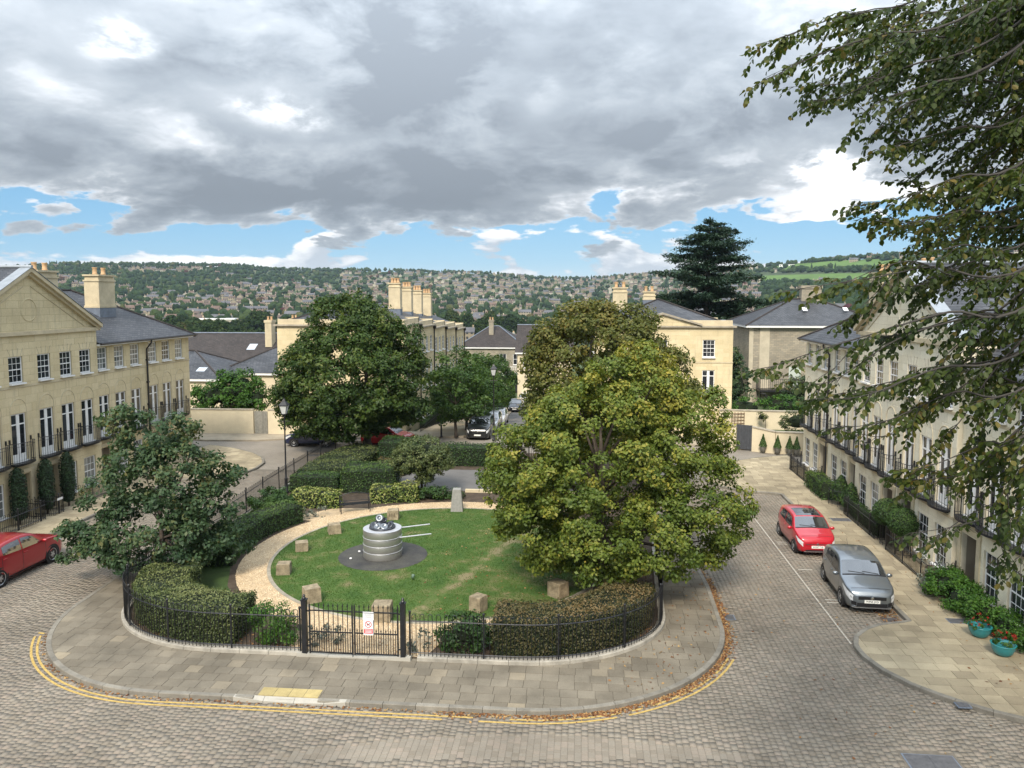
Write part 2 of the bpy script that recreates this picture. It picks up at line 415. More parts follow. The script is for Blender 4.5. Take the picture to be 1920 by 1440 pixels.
gravel_m = tint_mat('gravel_pebble', [(0, (.30, .20, .11)), (.5, (.50, .37, .22)), (1, (.70, .58, .40))], .9)
BLOCK = [(0, (.218, .188, .148)), (.3, (.238, .209, .168)), (.55, (.252, .224, .182)), (.8, (.264, .228, .184)), (1, (.280, .236, .190))]
block_o = tint_mat('paving_block', BLOCK, .85, .25, from_obj=True, stain=.30, fine=.14, bump=.25, sscale=.33)
block_s = tint_mat('paving_block_joined', BLOCK, .85, .25, stain=.30, fine=.14, bump=.25, sscale=.33)
SLABG = [(0, (.180, .156, .118)), (.5, (.205, .180, .138)), (.9, (.225, .198, .152)), (1, (.29, .245, .175))]
slab_o = tint_mat('grey_paving_slab', SLABG, .85, .25, from_obj=True, stain=.38, fine=.16, bump=.3)
slab_s = tint_mat('grey_paving_slab_joined', SLABG, .85, .25, stain=.38, fine=.16, bump=.3)
SLABC = [(0, (.30, .252, .172)), (.5, (.352, .298, .202)), (1, (.43, .366, .25))]
slabc_o = tint_mat('cream_paving_slab', SLABC, .85, .25, from_obj=True, stain=.42, fine=.14, bump=.3, sscale=.42)
slabc_s = tint_mat('cream_paving_slab_joined', SLABC, .85, .25, stain=.42, fine=.14, bump=.3, sscale=.42)
kerb_m = M('kerb_stone', (.215, .198, .165), .85, .25, 2.5, fine=.18, bump=.3, obj=.15)
kerb_white = M('pale_dropped_kerb', (.38, .36, .31), .8, .1, 3, fine=.1)
joint_m = M('joint_sand', (.15, .132, .105), 1.0, .25, 4)
asphalt_blocks = brick_mat('distant_block_paving', (.235, .21, .176), (.262, .234, .198), (.18, .158, .13), .2, .16, .01, .85, .2, wall=False, stain=.2)
tarmac = M('tarmac', (.13, .125, .12), .9, .18, .8, fine=.1)
yellow_line = M('yellow_road_paint', (.46, .32, .10), .8, .28, 9, fine=.25)
white_line = M('white_road_paint', (.46, .43, .37), .8, .2, 9, fine=.2)

def ashlar_mat(name, a, b_, streak):
    m, g, b = base_mat(name); pos = g.n('ShaderNodeNewGeometry').outputs['Position']; x, y, z = g.sep(pos)
    c = g.ramp(g.n('ShaderNodeObjectInfo').outputs['Random'], [(0, a), (1, b_)])
    c = g.mix(1.0, c, g.ramp(g.noise(pos, .55, 7, .65), [(.28, (.84, .83, .80)), (.68, (1.05,) * 3)]), 'MULTIPLY')
    n2 = g.noise(pos, 14, 4, .6); c = g.mix(1.0, c, g.ramp(n2, [(.25, (.92,) * 3), (.75, (1.05,) * 3)]), 'MULTIPLY')
    f = g.noise(g.xyz(g.m('MULTIPLY', g.m('ADD', x, y), 2.6), g.m('MULTIPLY', z, .22), 0.0), 1.6, 6, .65); c = g.mix(g.mr(f, .50, .74, 0, streak, True), c, (.30, .27, .21))
    g.set(b.inputs['Base Color'], c); b.inputs['Roughness'].default_value = .88; b.inputs['Specular IOR Level'].default_value = .25
    bn = g.n('ShaderNodeBump'); bn.inputs['Strength'].default_value = .2; bn.inputs['Distance'].default_value = .01; g.set(bn.inputs['Height'], n2); g.nt.links.new(bn.outputs[0], b.inputs['Normal']); return m
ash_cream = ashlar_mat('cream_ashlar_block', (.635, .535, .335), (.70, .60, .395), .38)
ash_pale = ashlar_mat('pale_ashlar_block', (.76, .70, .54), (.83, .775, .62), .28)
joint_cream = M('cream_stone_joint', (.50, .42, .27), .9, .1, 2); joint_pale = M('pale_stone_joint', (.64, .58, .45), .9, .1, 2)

# ------------------------------------------------------------------ terrain
def sstep(a, b, x): t = np.clip((x - a) / (b - a), 0, 1); return t * t * (3 - 2 * t)
RIDGE = [(-400, 505), (0, 506), (95, 500), (110, 497), (430, 499), (520, 507), (700, 508), (860, 512), (930, 513), (1000, 522), (1090, 524), (1150, 520), (1250, 512), (1340, 506), (1420, 502), (1520, 492), (1600, 486), (1660, 482), (1920, 470), (2400, 462)]
_rz = [bearing(a, b) for a, b in RIDGE]
RAZ = np.array([a for a, e in _rz]); REL = np.array([e for a, e in _rz])
RDIST = np.interp(RAZ, [-40, -10, 5, 15, 25, 45], [1750, 2000, 1900, 1500, 1250, 1100])
R0, E0 = 450.0, math.degrees(math.atan2(-12 - 11, 450))
def hill_z(az, r):
    er = np.interp(az, RAZ, REL); R = np.interp(az, RAZ, RDIST)
    t = np.clip((r - R0) / (R - R0), 0, 1)
    e = E0 + (er - E0) * t ** .75 - np.clip(r - R, 0, None) * .0009
    return 11 + r * np.tan(np.radians(e))
def height(X, Y):
    X, Y = np.asarray(X, float), np.asarray(Y, float)
    s0 = 58 + 32 * sstep(8, 17, np.abs(X))
    z = -3.7 * sstep(0, 40, Y - s0) * 1.0
    z = z - 1.0 * sstep(100, 140, Y) - 7.5 * sstep(140, 430, Y)
    z = z + 1.0 * sstep(16.5, 20, X) * sstep(56, 59, Y) * (1 - sstep(88, 100, Y))
    dx = X - CAM[0]; r = np.hypot(dx, Y); az = np.degrees(np.arctan2(dx, Y))
    hz = hill_z(np.clip(az, -60, 60), np.maximum(r, R0))
    w = sstep(380, 470, r)
    return z * (1 - w) + hz * w
def street_z(Y): return float(height(0.0, Y))

def build_terrain():
    rs = np.concatenate([np.linspace(8, 120, 57), np.geomspace(124, 3000, 80)])
    azs = np.radians(np.concatenate([np.linspace(-180, -50, 40, endpoint=False), np.linspace(-50, 50, 150, endpoint=False), np.linspace(50, 180, 40)]))
    A, R = np.meshgrid(azs, rs); X = CAM[0] + R * np.sin(A); Y = R * np.cos(A)
    Z = height(X, Y) - .12
    V = np.stack([X, Y, Z], -1).reshape(-1, 3); na = len(azs)
    V = np.vstack([V, [[CAM[0], 0, -.12]]])
    i = np.arange(len(rs) - 1)[:, None] * na + np.arange(na - 1)[None]
    Q = np.stack([i, i + 1, i + 1 + na, i + na], -1).reshape(-1, 4)
    c = len(V) - 1
    Q = np.vstack([Q, np.stack([np.full(na - 1, c), np.full(na - 1, c), np.arange(1, na), np.arange(na - 1)], -1)]) if False else Q
    m, g, b = base_mat('hillside_ground')
    pos = g.n('ShaderNodeNewGeometry').outputs['Position']
    f = g.noise(pos, .008, 6, .6); f2 = g.noise(pos, .12, 5, .6)
    c_ = g.ramp(f, [(.38, (.035, .055, .018)), (.55, (.055, .085, .025)), (.66, (.11, .105, .06))])
    c_ = g.mix(1.0, c_, g.ramp(f2, [(.3, (.6, .6, .6)), (.7, (1.2, 1.2, 1.1))]), 'MULTIPLY')
    g.set(b.inputs['Base Color'], c_); b.inputs['Roughness'].default_value = 1.0
    me = np_mesh('ground', V, Q, m, smooth=True)
    tag(link('ground', me), kind='structure')
build_terrain()

# ------------------------------------------------------------------ plan of the close
def arc(cx, cy, rx, ry, a0, a1, n): return [(cx + rx * math.cos(rad(a0 + (a1 - a0) * i / n)), cy + ry * math.sin(rad(a0 + (a1 - a0) * i / n))) for i in range(n + 1)]
KERB = [(10.45, 40.0), (11.3, 34.0), (11.5, 29.0), (11.45, 27.2)] + arc(5.0, 25.6, 6.4, 6.15, 0, -90, 16) + arc(-5.0, 25.6, 6.25, 6.15, -90, -180, 16)[0:] + [(-11.4, 27.6), (-11.45, 30), (-11.2, 35.0), (-10.45, 40.0)]
FENCE = [(10.2, 40.0), (9.95, 34.5), (9.6, 29.0)] + arc(4.7, 26.0, 4.75, 3.95, 0, -90, 14) + arc(-4.6, 26.0, 4.75, 3.95, -90, -180, 14) + [(-9.6, 29.0), (-9.95, 34.5), (-10.25, 40.0), (-10.35, 48.0), (-9.8, 53.0)]
KERB_R = [(20.75, 19.0), (18.1, 20.25), (17.4, 20.6), (16.6, 21.2), (15.95, 21.85), (15.45, 22.7), (15.2, 23.6), (15.2, 24.3), (15.45, 25.0), (15.95, 25.6), (16.6, 26.05), (17.4, 26.3), (17.65, 26.4), (17.65, 43.3), (16.9, 43.5), (15.9, 43.75), (14.8, 44.5), (14.2, 45.6), (14.0, 47.0), (14.2, 48.6), (15.0, 50.2), (16.2, 51.6), (18.4, 53.2), (20.75, 54.2)]
KERB = KERB[::-1]; FENCE = FENCE[::-1]; KERB_R = KERB_R[::-1]
def refl(p): return [(-x, y) for x, y in p]
KERB_L = refl(KERB_R)
def pip(X, Y, poly):
    X, Y = np.asarray(X, float), np.asarray(Y, float); ins = np.zeros(X.shape, bool); n = len(poly)
    for i in range(n):
        x1, y1 = poly[i]; x2, y2 = poly[(i + 1) % n]
        if y1 == y2: continue
        c = ((y1 > Y) != (y2 > Y)) & (X < (x2 - x1) * (Y - y1) / (y2 - y1) + x1); ins ^= c
    return ins
def offset(poly, d, closed=False):
    """move a polyline sideways (positive = to the right of travel)"""
    out = []; n = len(poly)
    for i, (x, y) in enumerate(poly):
        a = poly[i - 1] if (i or closed) else poly[i]; b = poly[(i + 1) % n] if (i < n - 1 or closed) else poly[i]
        tx, ty = b[0] - a[0], b[1] - a[1]; L = math.hypot(tx, ty) or 1
        out.append((x + ty / L * d, y - tx / L * d))
    return out
def resample(poly, step, exact=True):
    P = [Vector((*p[:2], 0)) for p in poly]; L = [0]
    for a, b in zip(P, P[1:]): L.append(L[-1] + (b - a).length)
    n = max(1, round(L[-1] / step)); out = []; j = 0
    for i in range(n + 1):
        s = L[-1] * i / n
        while j < len(L) - 2 and L[j + 1] < s: j += 1
        t = (s - L[j]) / max(1e-9, L[j + 1] - L[j]); p = P[j].lerp(P[j + 1], t); out.append((p.x, p.y))
    return out
def clip_rect(poly, x0, x1, y0, y1):
    def cut(P, ax, v, keep_gt):
        out = []
        for i in range(len(P)):
            a, b = P[i - 1], P[i]; ia = (a[ax] >= v) if keep_gt else (a[ax] <= v); ib = (b[ax] >= v) if keep_gt else (b[ax] <= v)
            if ia != ib:
                t = (v - a[ax]) / (b[ax] - a[ax]); out.append((a[0] + (b[0] - a[0]) * t, a[1] + (b[1] - a[1]) * t))
            if ib: out.append(b)
        return out
    for ax, v, k in ((0, x0, True), (0, x1, False), (1, y0, True), (1, y1, False)):
        poly = cut(poly, ax, v, k)
        if len(poly) < 3: return []
    return poly
FW = Vector((-math.sin(YAW) * math.cos(PITCH), math.cos(YAW) * math.cos(PITCH), -math.sin(PITCH)))
RT = Vector((math.cos(YAW), math.sin(YAW), 0)); UP = RT.cross(FW)
def shows(x, y, z=0.0, pad=30):
    v = Vector((x, y, z)) - Vector(CAM); d = v.dot(FW)
    if d < 1: return False
    px, py = PCX + FPX * v.dot(RT) / d, PCY - FPX * v.dot(UP) / d
    return -pad < px < 1920 + pad and -pad < py < 1440 + pad
def flat(name, poly, z, mat, kind='structure', parent=None):
    b = MB(); b.poly([(x, y, z) for x, y in poly]); o = b.build(name, mat, parent)
    if kind: tag(o, kind=kind)
    return o

# --- carriageways
road = flat('road', [(-26, 8), (26, 8), (26, 47), (-26, 47)], -.0075, joint_m)
cross = flat('road', [(-30, 47), (30, 47), (30, 60), (-30, 60)], -.006, asphalt_blocks)
b = MB()
for i in range(14):
    ya, yb = 60 + i * 5.0, 65 + i * 5.0
    b.quad((-2.4, ya, street_z(ya) - .006), (2.6, ya, street_z(ya) - .006), (2.6, yb, street_z(yb) - .006), (-2.4, yb, street_z(yb) - .006))
street = tag(b.build('street', tarmac), kind='structure')
b = MB()
for i in range(13):
    for sx in (-1, 1):
        ya, yb = 59.2 + i * 4.0, 63.2 + i * 4.0
        xa, xb = (-6.9, -2.4) if sx < 0 else (2.6, 7.0)
        za, zb = street_z(ya) + .11, street_z(yb) + .11
        b.quad((xa, ya, za), (xb, ya, za), (xb, yb, zb), (xa, yb, zb))
        xe = -2.4 if sx < 0 else 2.6
        b.quad((xe, ya, za - .2), (xe, yb, zb - .2), (xe, yb, zb), (xe, ya, za))
street_pave = tag(b.build('pavement', M('street_pavement', (.33, .28, .20), .9, .15, 1.2, fine=.1)), kind='structure')

# --- the paving blocks: columns of three lengths running up the close
def paving_blocks():
    cand = []
    rng = np.random.default_rng(3)
    for k in range(-112, 116):
        x = k * .166
        ys = np.cumsum(rng.choice([.126, .166, .246], 240)) + 15.2 - rng.random() * .3
        ys = ys[ys < 46.6]; L = np.diff(ys, prepend=ys[0] - .166)
        cand.append(np.stack([np.full(len(ys), x), ys - L / 2, L], 1))
    B = np.vstack(cand)
    inset = offset(KERB, .10)   # kerb runs right-back -> front -> left-back, so right of travel is outwards
    inner = offset(KERB, -.12)
    keep = ~pip(B[:, 0], B[:, 1], inner) & ~pip(B[:, 0], B[:, 1], offset(KERB_R, -.1)) & ~pip(B[:, 0], B[:, 1], offset(KERB_L, .1))
    keep &= np.abs(B[:, 0]) < 18.6
    B = B[keep]
    d = B[:, :2] - np.array(CAM[:2]); fw = np.array([FW.x, FW.y]); rt = np.array([RT.x, RT.y])
    dep = d @ fw - (0 - 11) * 0 ; px = 960 + FPX * (d @ rt) / dep
    B = B[(px > -250) & (px < 2170)]
    # not under the covers set into the road
    for cx, cy, w, h in COVERS_ROAD: B = B[~((np.abs(B[:, 0] - cx) < w / 2 + .06) & (np.abs(B[:, 1] - cy) < h / 2 + .06))]
    near = np.array([shows(a[0], a[1], 0, -12) for a in B[:3000]]) if False else None
    dist = np.hypot(B[:, 0] - CAM[0], B[:, 1])
    vis = np.array([shows(a[0], a[1], 0, -14) for a in B])
    order = np.argsort(np.where(vis, dist, 1e9)); single = order[:300]; rest = order[300:]
    protos = {}
    for L in (.126, .166, .246):
        w, l = .158, L - .008; mb = MB()
        c = .006
        r0 = [(-w / 2, -l / 2, -.03), (w / 2, -l / 2, -.03), (w / 2, l / 2, -.03), (-w / 2, l / 2, -.03)]
        r1 = [(x, y, -.005) for x, y, z in r0]; r2 = [(x * (1 - 2 * c / w), y * (1 - 2 * c / l), 0) for x, y, z in r0]
        mb.poly(r2)
        for i in range(4):
            j = (i + 1) % 4; mb.quad(r0[i], r0[j], r1[j], r1[i]); mb.quad(r1[i], r1[j], r2[j], r2[i])
        protos[round(L, 3)] = mb.mesh('paving_block', block_o)
    for i in single:
        x, y, L = B[i]; key = min(protos, key=lambda k: abs(k - L))
        link('paving_block', protos[key], road, (x, y, random.uniform(-.0013, .0013)), (random.uniform(-.006, .006), random.uniform(-.006, .006), random.uniform(-.01, .01)))
    R = B[rest]; n = len(R); w = .079; l = (R[:, 2] - .008) / 2
    V = np.zeros((n, 8, 3)); sx = np.array([-1, 1, 1, -1]); sy = np.array([-1, -1, 1, 1])
    zz = rng.uniform(-.0013, .0013, n)
    for j in range(4):
        V[:, j, 0] = R[:, 0] + sx[j] * w; V[:, j, 1] = R[:, 1] + sy[j] * l; V[:, j, 2] = zz + rng.uniform(-.0008, .0008, n)
        V[:, 4 + j] = V[:, j]; V[:, 4 + j, 2] = -.03
    base = np.arange(n)[:, None] * 8
    Q = np.concatenate([base + np.array([[0, 1, 2, 3]])] + [base + np.array([[4 + i, 4 + (i + 1) % 4, (i + 1) % 4, i]]) for i in range(4)])
    t = np.repeat(rng.random(n), 8)
    tag(link('block_paving', np_mesh('block_paving', V.reshape(-1, 3), Q, block_s, t), road), kind='stuff')
COVERS_ROAD = [(15.01, 18.25, 1.25, .75), (11.78, 26.35, .42, .5), (17.2, 26.62, .62, .42)]
paving_blocks()

# --- slabs
def slabs(parent, region, size, z, mo, ms, hole=None, limit=300, box=None, stretch=.0, ang=0):
    rng = np.random.default_rng(11)
    w, h = size; xs = [p[0] for p in region]; ys = [p[1] for p in region]
    x0, x1, y0, y1 = box or (min(xs), max(xs), min(ys), max(ys))
    out = []; j = 0; y = y0
    while y < y1:
        x = x0 - rng.random() * w
        while x < x1:
            ww = w * (1 + rng.uniform(-stretch, stretch)); cx, cy = x + ww / 2, y + h / 2
            cs = pip(np.array([x, x + ww, x + ww, x]), np.array([y, y, y + h, y + h]), region); gp = .0055
            if cs.any() or pip(np.array([cx]), np.array([cy]), region)[0]:
                if hole is None or not pip(np.array([x, x + ww, x + ww, x]), np.array([y, y, y + h, y + h]), hole).all():
                    r = (x + gp, x + ww - gp, y + gp, y + h - gp)
                    if cs.all(): P = [(r[0], r[2]), (r[1], r[2]), (r[1], r[3]), (r[0], r[3])]
                    else: P = clip_rect(region, *r)
                    if len(P) >= 3: out.append((cx, cy, P))
            x += ww
        y += h
    out.sort(key=lambda t: math.hypot(t[0] - CAM[0], t[1]) if shows(t[0], t[1], z, -8) else 1e6 + t[1])
    V, F, T = [], [], []
    for i, (cx, cy, P) in enumerate(out):
        dz = z + random.uniform(-.003, .003); tilt = (random.uniform(-.003, .003), random.uniform(-.003, .003))
        top = [(px - cx, py - cy, (px - cx) * tilt[0] + (py - cy) * tilt[1]) for px, py in P]
        if i < limit and shows(cx, cy, z, 0):
            mb = MB(); mb.poly(top)
            for a in range(len(top)):
                p, q = top[a - 1], top[a]; mb.quad((p[0], p[1], -.04), (q[0], q[1], -.04), q, p)
            mb.build('paving_slab', mo, parent, loc=(cx, cy, dz))
        else:
            n = len(V); k = len(P)
            V += [(cx + t[0], cy + t[1], dz + t[2]) for t in top] + [(cx + t[0], cy + t[1], dz - .04) for t in top]
            F.append(tuple(range(n, n + k))); F += [(n + k + a, n + k + (a + 1) % k, n + (a + 1) % k, n + a) for a in range(k)]
            T += [random.random()] * (2 * k)
    if V:
        me = bpy.data.meshes.new('slab_paving'); me.from_pydata(V, [], F); me.materials.append(ms)
        a = me.attributes.new('tint', 'FLOAT', 'POINT'); a.data.foreach_set('value', T); me.update()
        tag(link('slab_paving', me, parent), kind='stuff')
def kerbs(parent, line, width, z0, z1, mat, length=.9, side=1, skip=(), top_in=.012, name='kerb_stone'):
    """separate kerb stones along a polyline; the body lies on the left of travel (side=1)"""
    fine = resample(line, length / 3); inn = offset(fine, -width * side)
    for i in range(0, len(fine) - 1, 3):
        j = min(i + 3, len(fine) - 1)
        mid = fine[(i + j) // 2]
        if any(math.hypot(mid[0] - a, mid[1] - b_) < r for a, b_, r in skip): continue
        mb = MB(); a, c = fine[i:j + 1], inn[i:j + 1]; k = len(a)
        e = .004
        def sh(p, q, t): return (p[0] + (q[0] - p[0]) * t, p[1] + (q[1] - p[1]) * t)
        a = [sh(a[0], a[1], .02)] + a[1:-1] + [sh(a[-1], a[-2], .02)]; c = [sh(c[0], c[1], .02)] + c[1:-1] + [sh(c[-1], c[-2], .02)]
        t0 = [(x + (u - x) * top_in / width, y + (v - y) * top_in / width) for (x, y), (u, v) in zip(a, c)]
        for s_ in range(k - 1):
            mb.quad((*a[s_], z0), (*a[s_ + 1], z0), (*a[s_ + 1], z1 - .015), (*a[s_], z1 - .015))
            mb.quad((*a[s_], z1 - .015), (*a[s_ + 1], z1 - .015), (*t0[s_ + 1], z1), (*t0[s_], z1))
            mb.quad((*t0[s_], z1), (*t0[s_ + 1], z1), (*c[s_ + 1], z1), (*c[s_], z1))
            mb.quad((*c[s_ + 1], z0), (*c[s_], z0), (*c[s_], z1), (*c[s_ + 1], z1))
        for s_ in (0, k - 1):
            mb.quad((*a[s_], z0), (*c[s_], z0), (*c[s_], z1), (*a[s_], z1 - .015))
        mb.build(name, mat, parent)
# island pavement
isl = flat('pavement', offset(KERB, -.05), .085, joint_m)
slabs(isl, offset(KERB, -.155), (.47, .425), .118, slab_o, slab_s, hole=offset(FENCE, -.02), box=(-11.6, 11.6, 19.4, 40), stretch=.06)
DROP = (-1.35, 19.45, 1.25)
kerbs(isl, KERB, .15, -.03, .125, kerb_m, skip=[DROP])
# dropped kerb and tactile slabs
def dropped(parent, pts, width, mat):
    for (x0, y0, h0), (x1, y1, h1) in zip(pts, pts[1:]):
        mb = MB(); mb.hull([(x0 + .006, y0, -.03), (x0 + .006, y0 + width, -.03), (x0 + .006, y0 + width, max(h0, .119)), (x0 + .006, y0, h0)],
                           [(x1 - .006, y1, -.03), (x1 - .006, y1 + width, -.03), (x1 - .006, y1 + width, max(h1, .119)), (x1 - .006, y1, h1)])
        mb.build('kerb_stone', mat, parent)
dropped(isl, [(-2.75, 19.43, .128), (-1.9, 19.42, .055), (-1.05, 19.42, .04), (-.2, 19.42, .065), (.4, 19.43, .128)], .155, kerb_white)
tact = M('tactile_slab', (.40, .32, .145), .85, .15, 4, fine=.12, obj=.12)
for i in range(4):
    mb = MB(); x0 = -2.12 + i * .425; mb.box(x0 + .004, x0 + .417, 19.60, 20.02, .09, .128)
    for a in range(5):
        for c in range(5): mb.box(x0 + .04 + a * .075, x0 + .07 + a * .075, 19.63 + c * .078, 19.66 + c * .078, .128, .132)
    mb.build('tactile_slab', tact, isl)
# upstand carrying the railings
bed_edge = FENCE[:]
kerbs(isl, offset(FENCE, .10), .24, .10, .235, M('railing_upstand', (.36, .335, .285), .9, .28, 3, fine=.18, bump=.3, obj=.12), length=.92, skip=[(-.14, 22.0, 1.72)], name='upstand_stone')
dropped(isl, [(-1.9, 21.90, .24), (-.95, 21.93, .15), (.3, 21.93, .15), (1.62, 21.90, .24)], .2, kerb_white)

# right and left pavements
pr_ = KERB_R + [(20.75, 54.2)]
for S, K in ((1, KERB_R), (-1, KERB_L)):
    P = flat('pavement', K, .085, joint_m)
    ins = offset(K, -.155 * S)
    ins[-1] = (S * 20.72, 19.2); ins[0] = (S * 20.72, 54.05)
    slabs(P, ins, (.60, .45), .118, slabc_o, slabc_s, limit=300 if S > 0 else 90, stretch=.12)
    kerbs(P, K, .15, -.03, .125, kerb_m, side=S)
    if S > 0: pave_r = P
# far pavement in front of the garden walls
for S in (1, -1):
    P = [(S * 30, 59.5), (S * 30, 57.3), (S * 22, 55.9), (S * 18, 56.2), (S * 15.5, 57.3), (S * 11, 58.0), (S * 7.6, 58.4), (S * 2.6, 59.2), (S * 2.6, 61), (S * 7.6, 61), (S * 7.6, 63), (S * 30, 63)]
    mb = MB(); mb.prism(P, -.05, .11); tag(mb.build('pavement', M('far_pavement', (.33, .285, .215), .9, .18, .9, fine=.12)), kind='structure')

# road markings
def strip(mb, line, off, w, z):
    a = offset(line, off - w / 2); c = offset(line, off + w / 2)
    for i in range(len(a) - 1): mb.quad((*a[i], z), (*a[i + 1], z), (*c[i + 1], z), (*c[i], z))
full = resample(KERB, .16)
sel = [i for i, p in enumerate(full) if p[1] < 23.6]
i0, i1 = sel[0], sel[-1]
mb = MB()
for off, cuts in ((.24, (.655,)), (.40, (.625,))):
    run = []
    for i in range(i0 + 4, i1):
        f = (i - i0) / (i1 - i0)
        worn = (cuts[0] < f < cuts[0] + .03) or (f > .78 and random.random() < .05)
        if worn:
            if len(run) > 1: strip(mb, run, off, .07, .0065)
            run = []
        else: run.append(full[i])
    if len(run) > 1: strip(mb, run, off, .07, .0065)
e = full[i0 + 4]; mb.quad((e[0] - .20, e[1] + .0, .0065), (e[0] - .44, e[1] + .05, .0065), (e[0] - .44, e[1] + .14, .0065), (e[0] - .20, e[1] + .09, .0065))
tag(mb.build('double_yellow_line', yellow_line), kind='structure')
mb = MB()
y = 24.6
while y < 42.2:
    mb.quad((15.215, y, .0065), (15.262, y, .0065), (15.262, y + .185, .0065), (15.215, y + .185, .0065)); y += .2
for (px, py, n) in ((15.42, 34.6, 2), (15.42, 31.35, 1), (15.52, 27.95, 2)):
    for k in range(n): mb.quad((px, py + k * .26, .0065), (px + .55, py + k * .26, .0065), (px + .55, py + k * .26 + .07, .0065), (px, py + k * .26 + .07, .0065))
for k in range(2): mb.quad((-15.0 , 30.3 + k * .3, .0065), (-14.4, 30.3 + k * .3, .0065), (-14.4, 30.42 + k * .3, .0065), (-15.0, 30.42 + k * .3, .0065))
tag(mb.build('parking_bay_marking', white_line), kind='structure')

# covers and drain grates
def cover(x, y, w, h, z, label, grate=False, mat=None):
    o = MB().box(-w / 2, w / 2, -h / 2, h / 2, -.03, 0).build('cover_frame', mat or lead, None)
    e = empty('drain_grate' if grate else 'access_cover', (x, y, z), 0, label, 'drain' if grate else 'manhole cover')
    o.parent = e
    mb = MB()
    if grate:
        for i in range(8): mb.box(-w / 2 + .04, w / 2 - .04, -h / 2 + .03 + i * (h - .06) / 8, -h / 2 + .03 + (i + .6) * (h - .06) / 8, .001, .01)
    else:
        for i in range(2):
            mb.box(-w / 2 + .03 + i * (w - .06) / 2 + .004, -w / 2 + .03 + (i + 1) * (w - .06) / 2 - .004, -h / 2 + .03, h / 2 - .03, .001, .008)
    mb.build('grate_bars' if grate else 'cover_plate', M('cast_iron', (.10, .10, .105), .6, .25, 8, fine=.2, bump=.4) if 'cast_iron' not in MATS else MATS['cast_iron'], e)
cov_br = M('rusty_iron', (.13, .085, .06), .8, .3, 9)
cover(15.01, 18.25, 1.2, .7, .004, 'wide grey two-part manhole cover set in the block paving at the bottom edge')
cover(11.78, 26.35, .36, .45, .004, 'grey drain grate in the gutter beside the leaf-strewn kerb', True)
cover(17.2, 26.62, .55, .36, .004, 'rusty drain grate in the parking bay in front of the grey hatchback', True, cov_br)
cover(16.88, 20.84, .36, .28, .124, 'small dark square cover in the cream paving of the rounded corner')
cover(19.3, 26.46, .62, .4, .124, 'dark rectangular cover in the pavement beside the green shrub bed')
cover(19.3, 38.4, .9, .5, .124, 'brown rectangular cover in the pavement near the red hatchback')
cover(-11.9, 51.6, .7, .6, .006, 'dark round-edged cover in the road beyond the left railings')

# ------------------------------------------------------------------ garden floor
gard = [p for p in offset(FENCE, -.05)] + [(10.35, 48), (9.8, 52.5), (3.5, 53.0), (-4.5, 53.6)]
flat('flower_bed', gard, .140, soil)
LC, LR = (.8, 31.55), 6.95
def ring(n, r): return [(LC[0] + r * math.cos(2 * math.pi * i / n), LC[1] + r * math.sin(2 * math.pi * i / n)) for i in range(n)]
m, g, bb = base_mat('lawn_turf')
pos = g.n('ShaderNodeNewGeometry').outputs['Position']; x, y, z = g.sep(pos)
tr = g.m('ABSOLUTE', g.m('SUBTRACT', g.m('SUBTRACT', x, g.m('MULTIPLY', g.m('SUBTRACT', y, 24.9), .33)), .8))     # a trodden line across the grass
wn = g.noise(pos, 1.1, 6, .65)
worn = g.m('ADD', g.mr(tr, .05, .55, .13, 0, True), g.mr(x, 1.0, 5.5, 0, .07))
f = g.m('ADD', wn, worn)
c = g.ramp(f, [(.38, (.036, .086, .009)), (.52, (.055, .108, .014)), (.62, (.105, .125, .034)), (.72, (.20, .17, .085))])
c = g.mix(1.0, c, g.ramp(g.noise(pos, 22, 4, .7), [(.25, (.72,) * 3), (.75, (1.18,) * 3)]), 'MULTIPLY')
g.set(bb.inputs['Base Color'], c); bb.inputs['Roughness'].default_value = .95
flat('lawn', ring(64, LR), .165, m)
def grass_blades():
    rng = np.random.default_rng(5); n = 80000
    r = LR * np.sqrt(rng.random(n)); a = rng.random(n) * 6.283
    X = LC[0] + r * np.cos(a); Y = LC[1] + r * np.sin(a)
    k = np.hypot(X + 1.62, Y - 31.05) > 1.84; X, Y = X[k], Y[k]; n = len(X)
    # sparse where trodden
    tr = np.abs(X - (Y - 24.9) * .33 - .8); k = rng.random(n) < np.clip(.25 + tr * 1.4, 0, 1); X, Y = X[k], Y[k]; n = len(X)
    h = rng.uniform(.02, .05, n); an = rng.random(n) * 6.283; w = rng.uniform(.006, .014, n); lx, ly = rng.normal(0, .018, n), rng.normal(0, .018, n)
    V = np.zeros((n, 3, 3)); V[:, 0] = np.stack([X - np.cos(an) * w, Y - np.sin(an) * w, np.full(n, .164)], 1); V[:, 1] = np.stack([X + np.cos(an) * w, Y + np.sin(an) * w, np.full(n, .164)], 1)
    V[:, 2] = np.stack([X + lx, Y + ly, .164 + h], 1)
    t = np.clip(rng.random(n) * .55 + .25 * np.sin(X * 1.3) * np.sin(Y * 1.7) + .2, 0, 1)
    tag(link('grass', np_mesh('grass', V.reshape(-1, 3), np.arange(n * 3).reshape(-1, 3), grass_m, np.repeat(t, 3))), kind='stuff')
grass_blades()
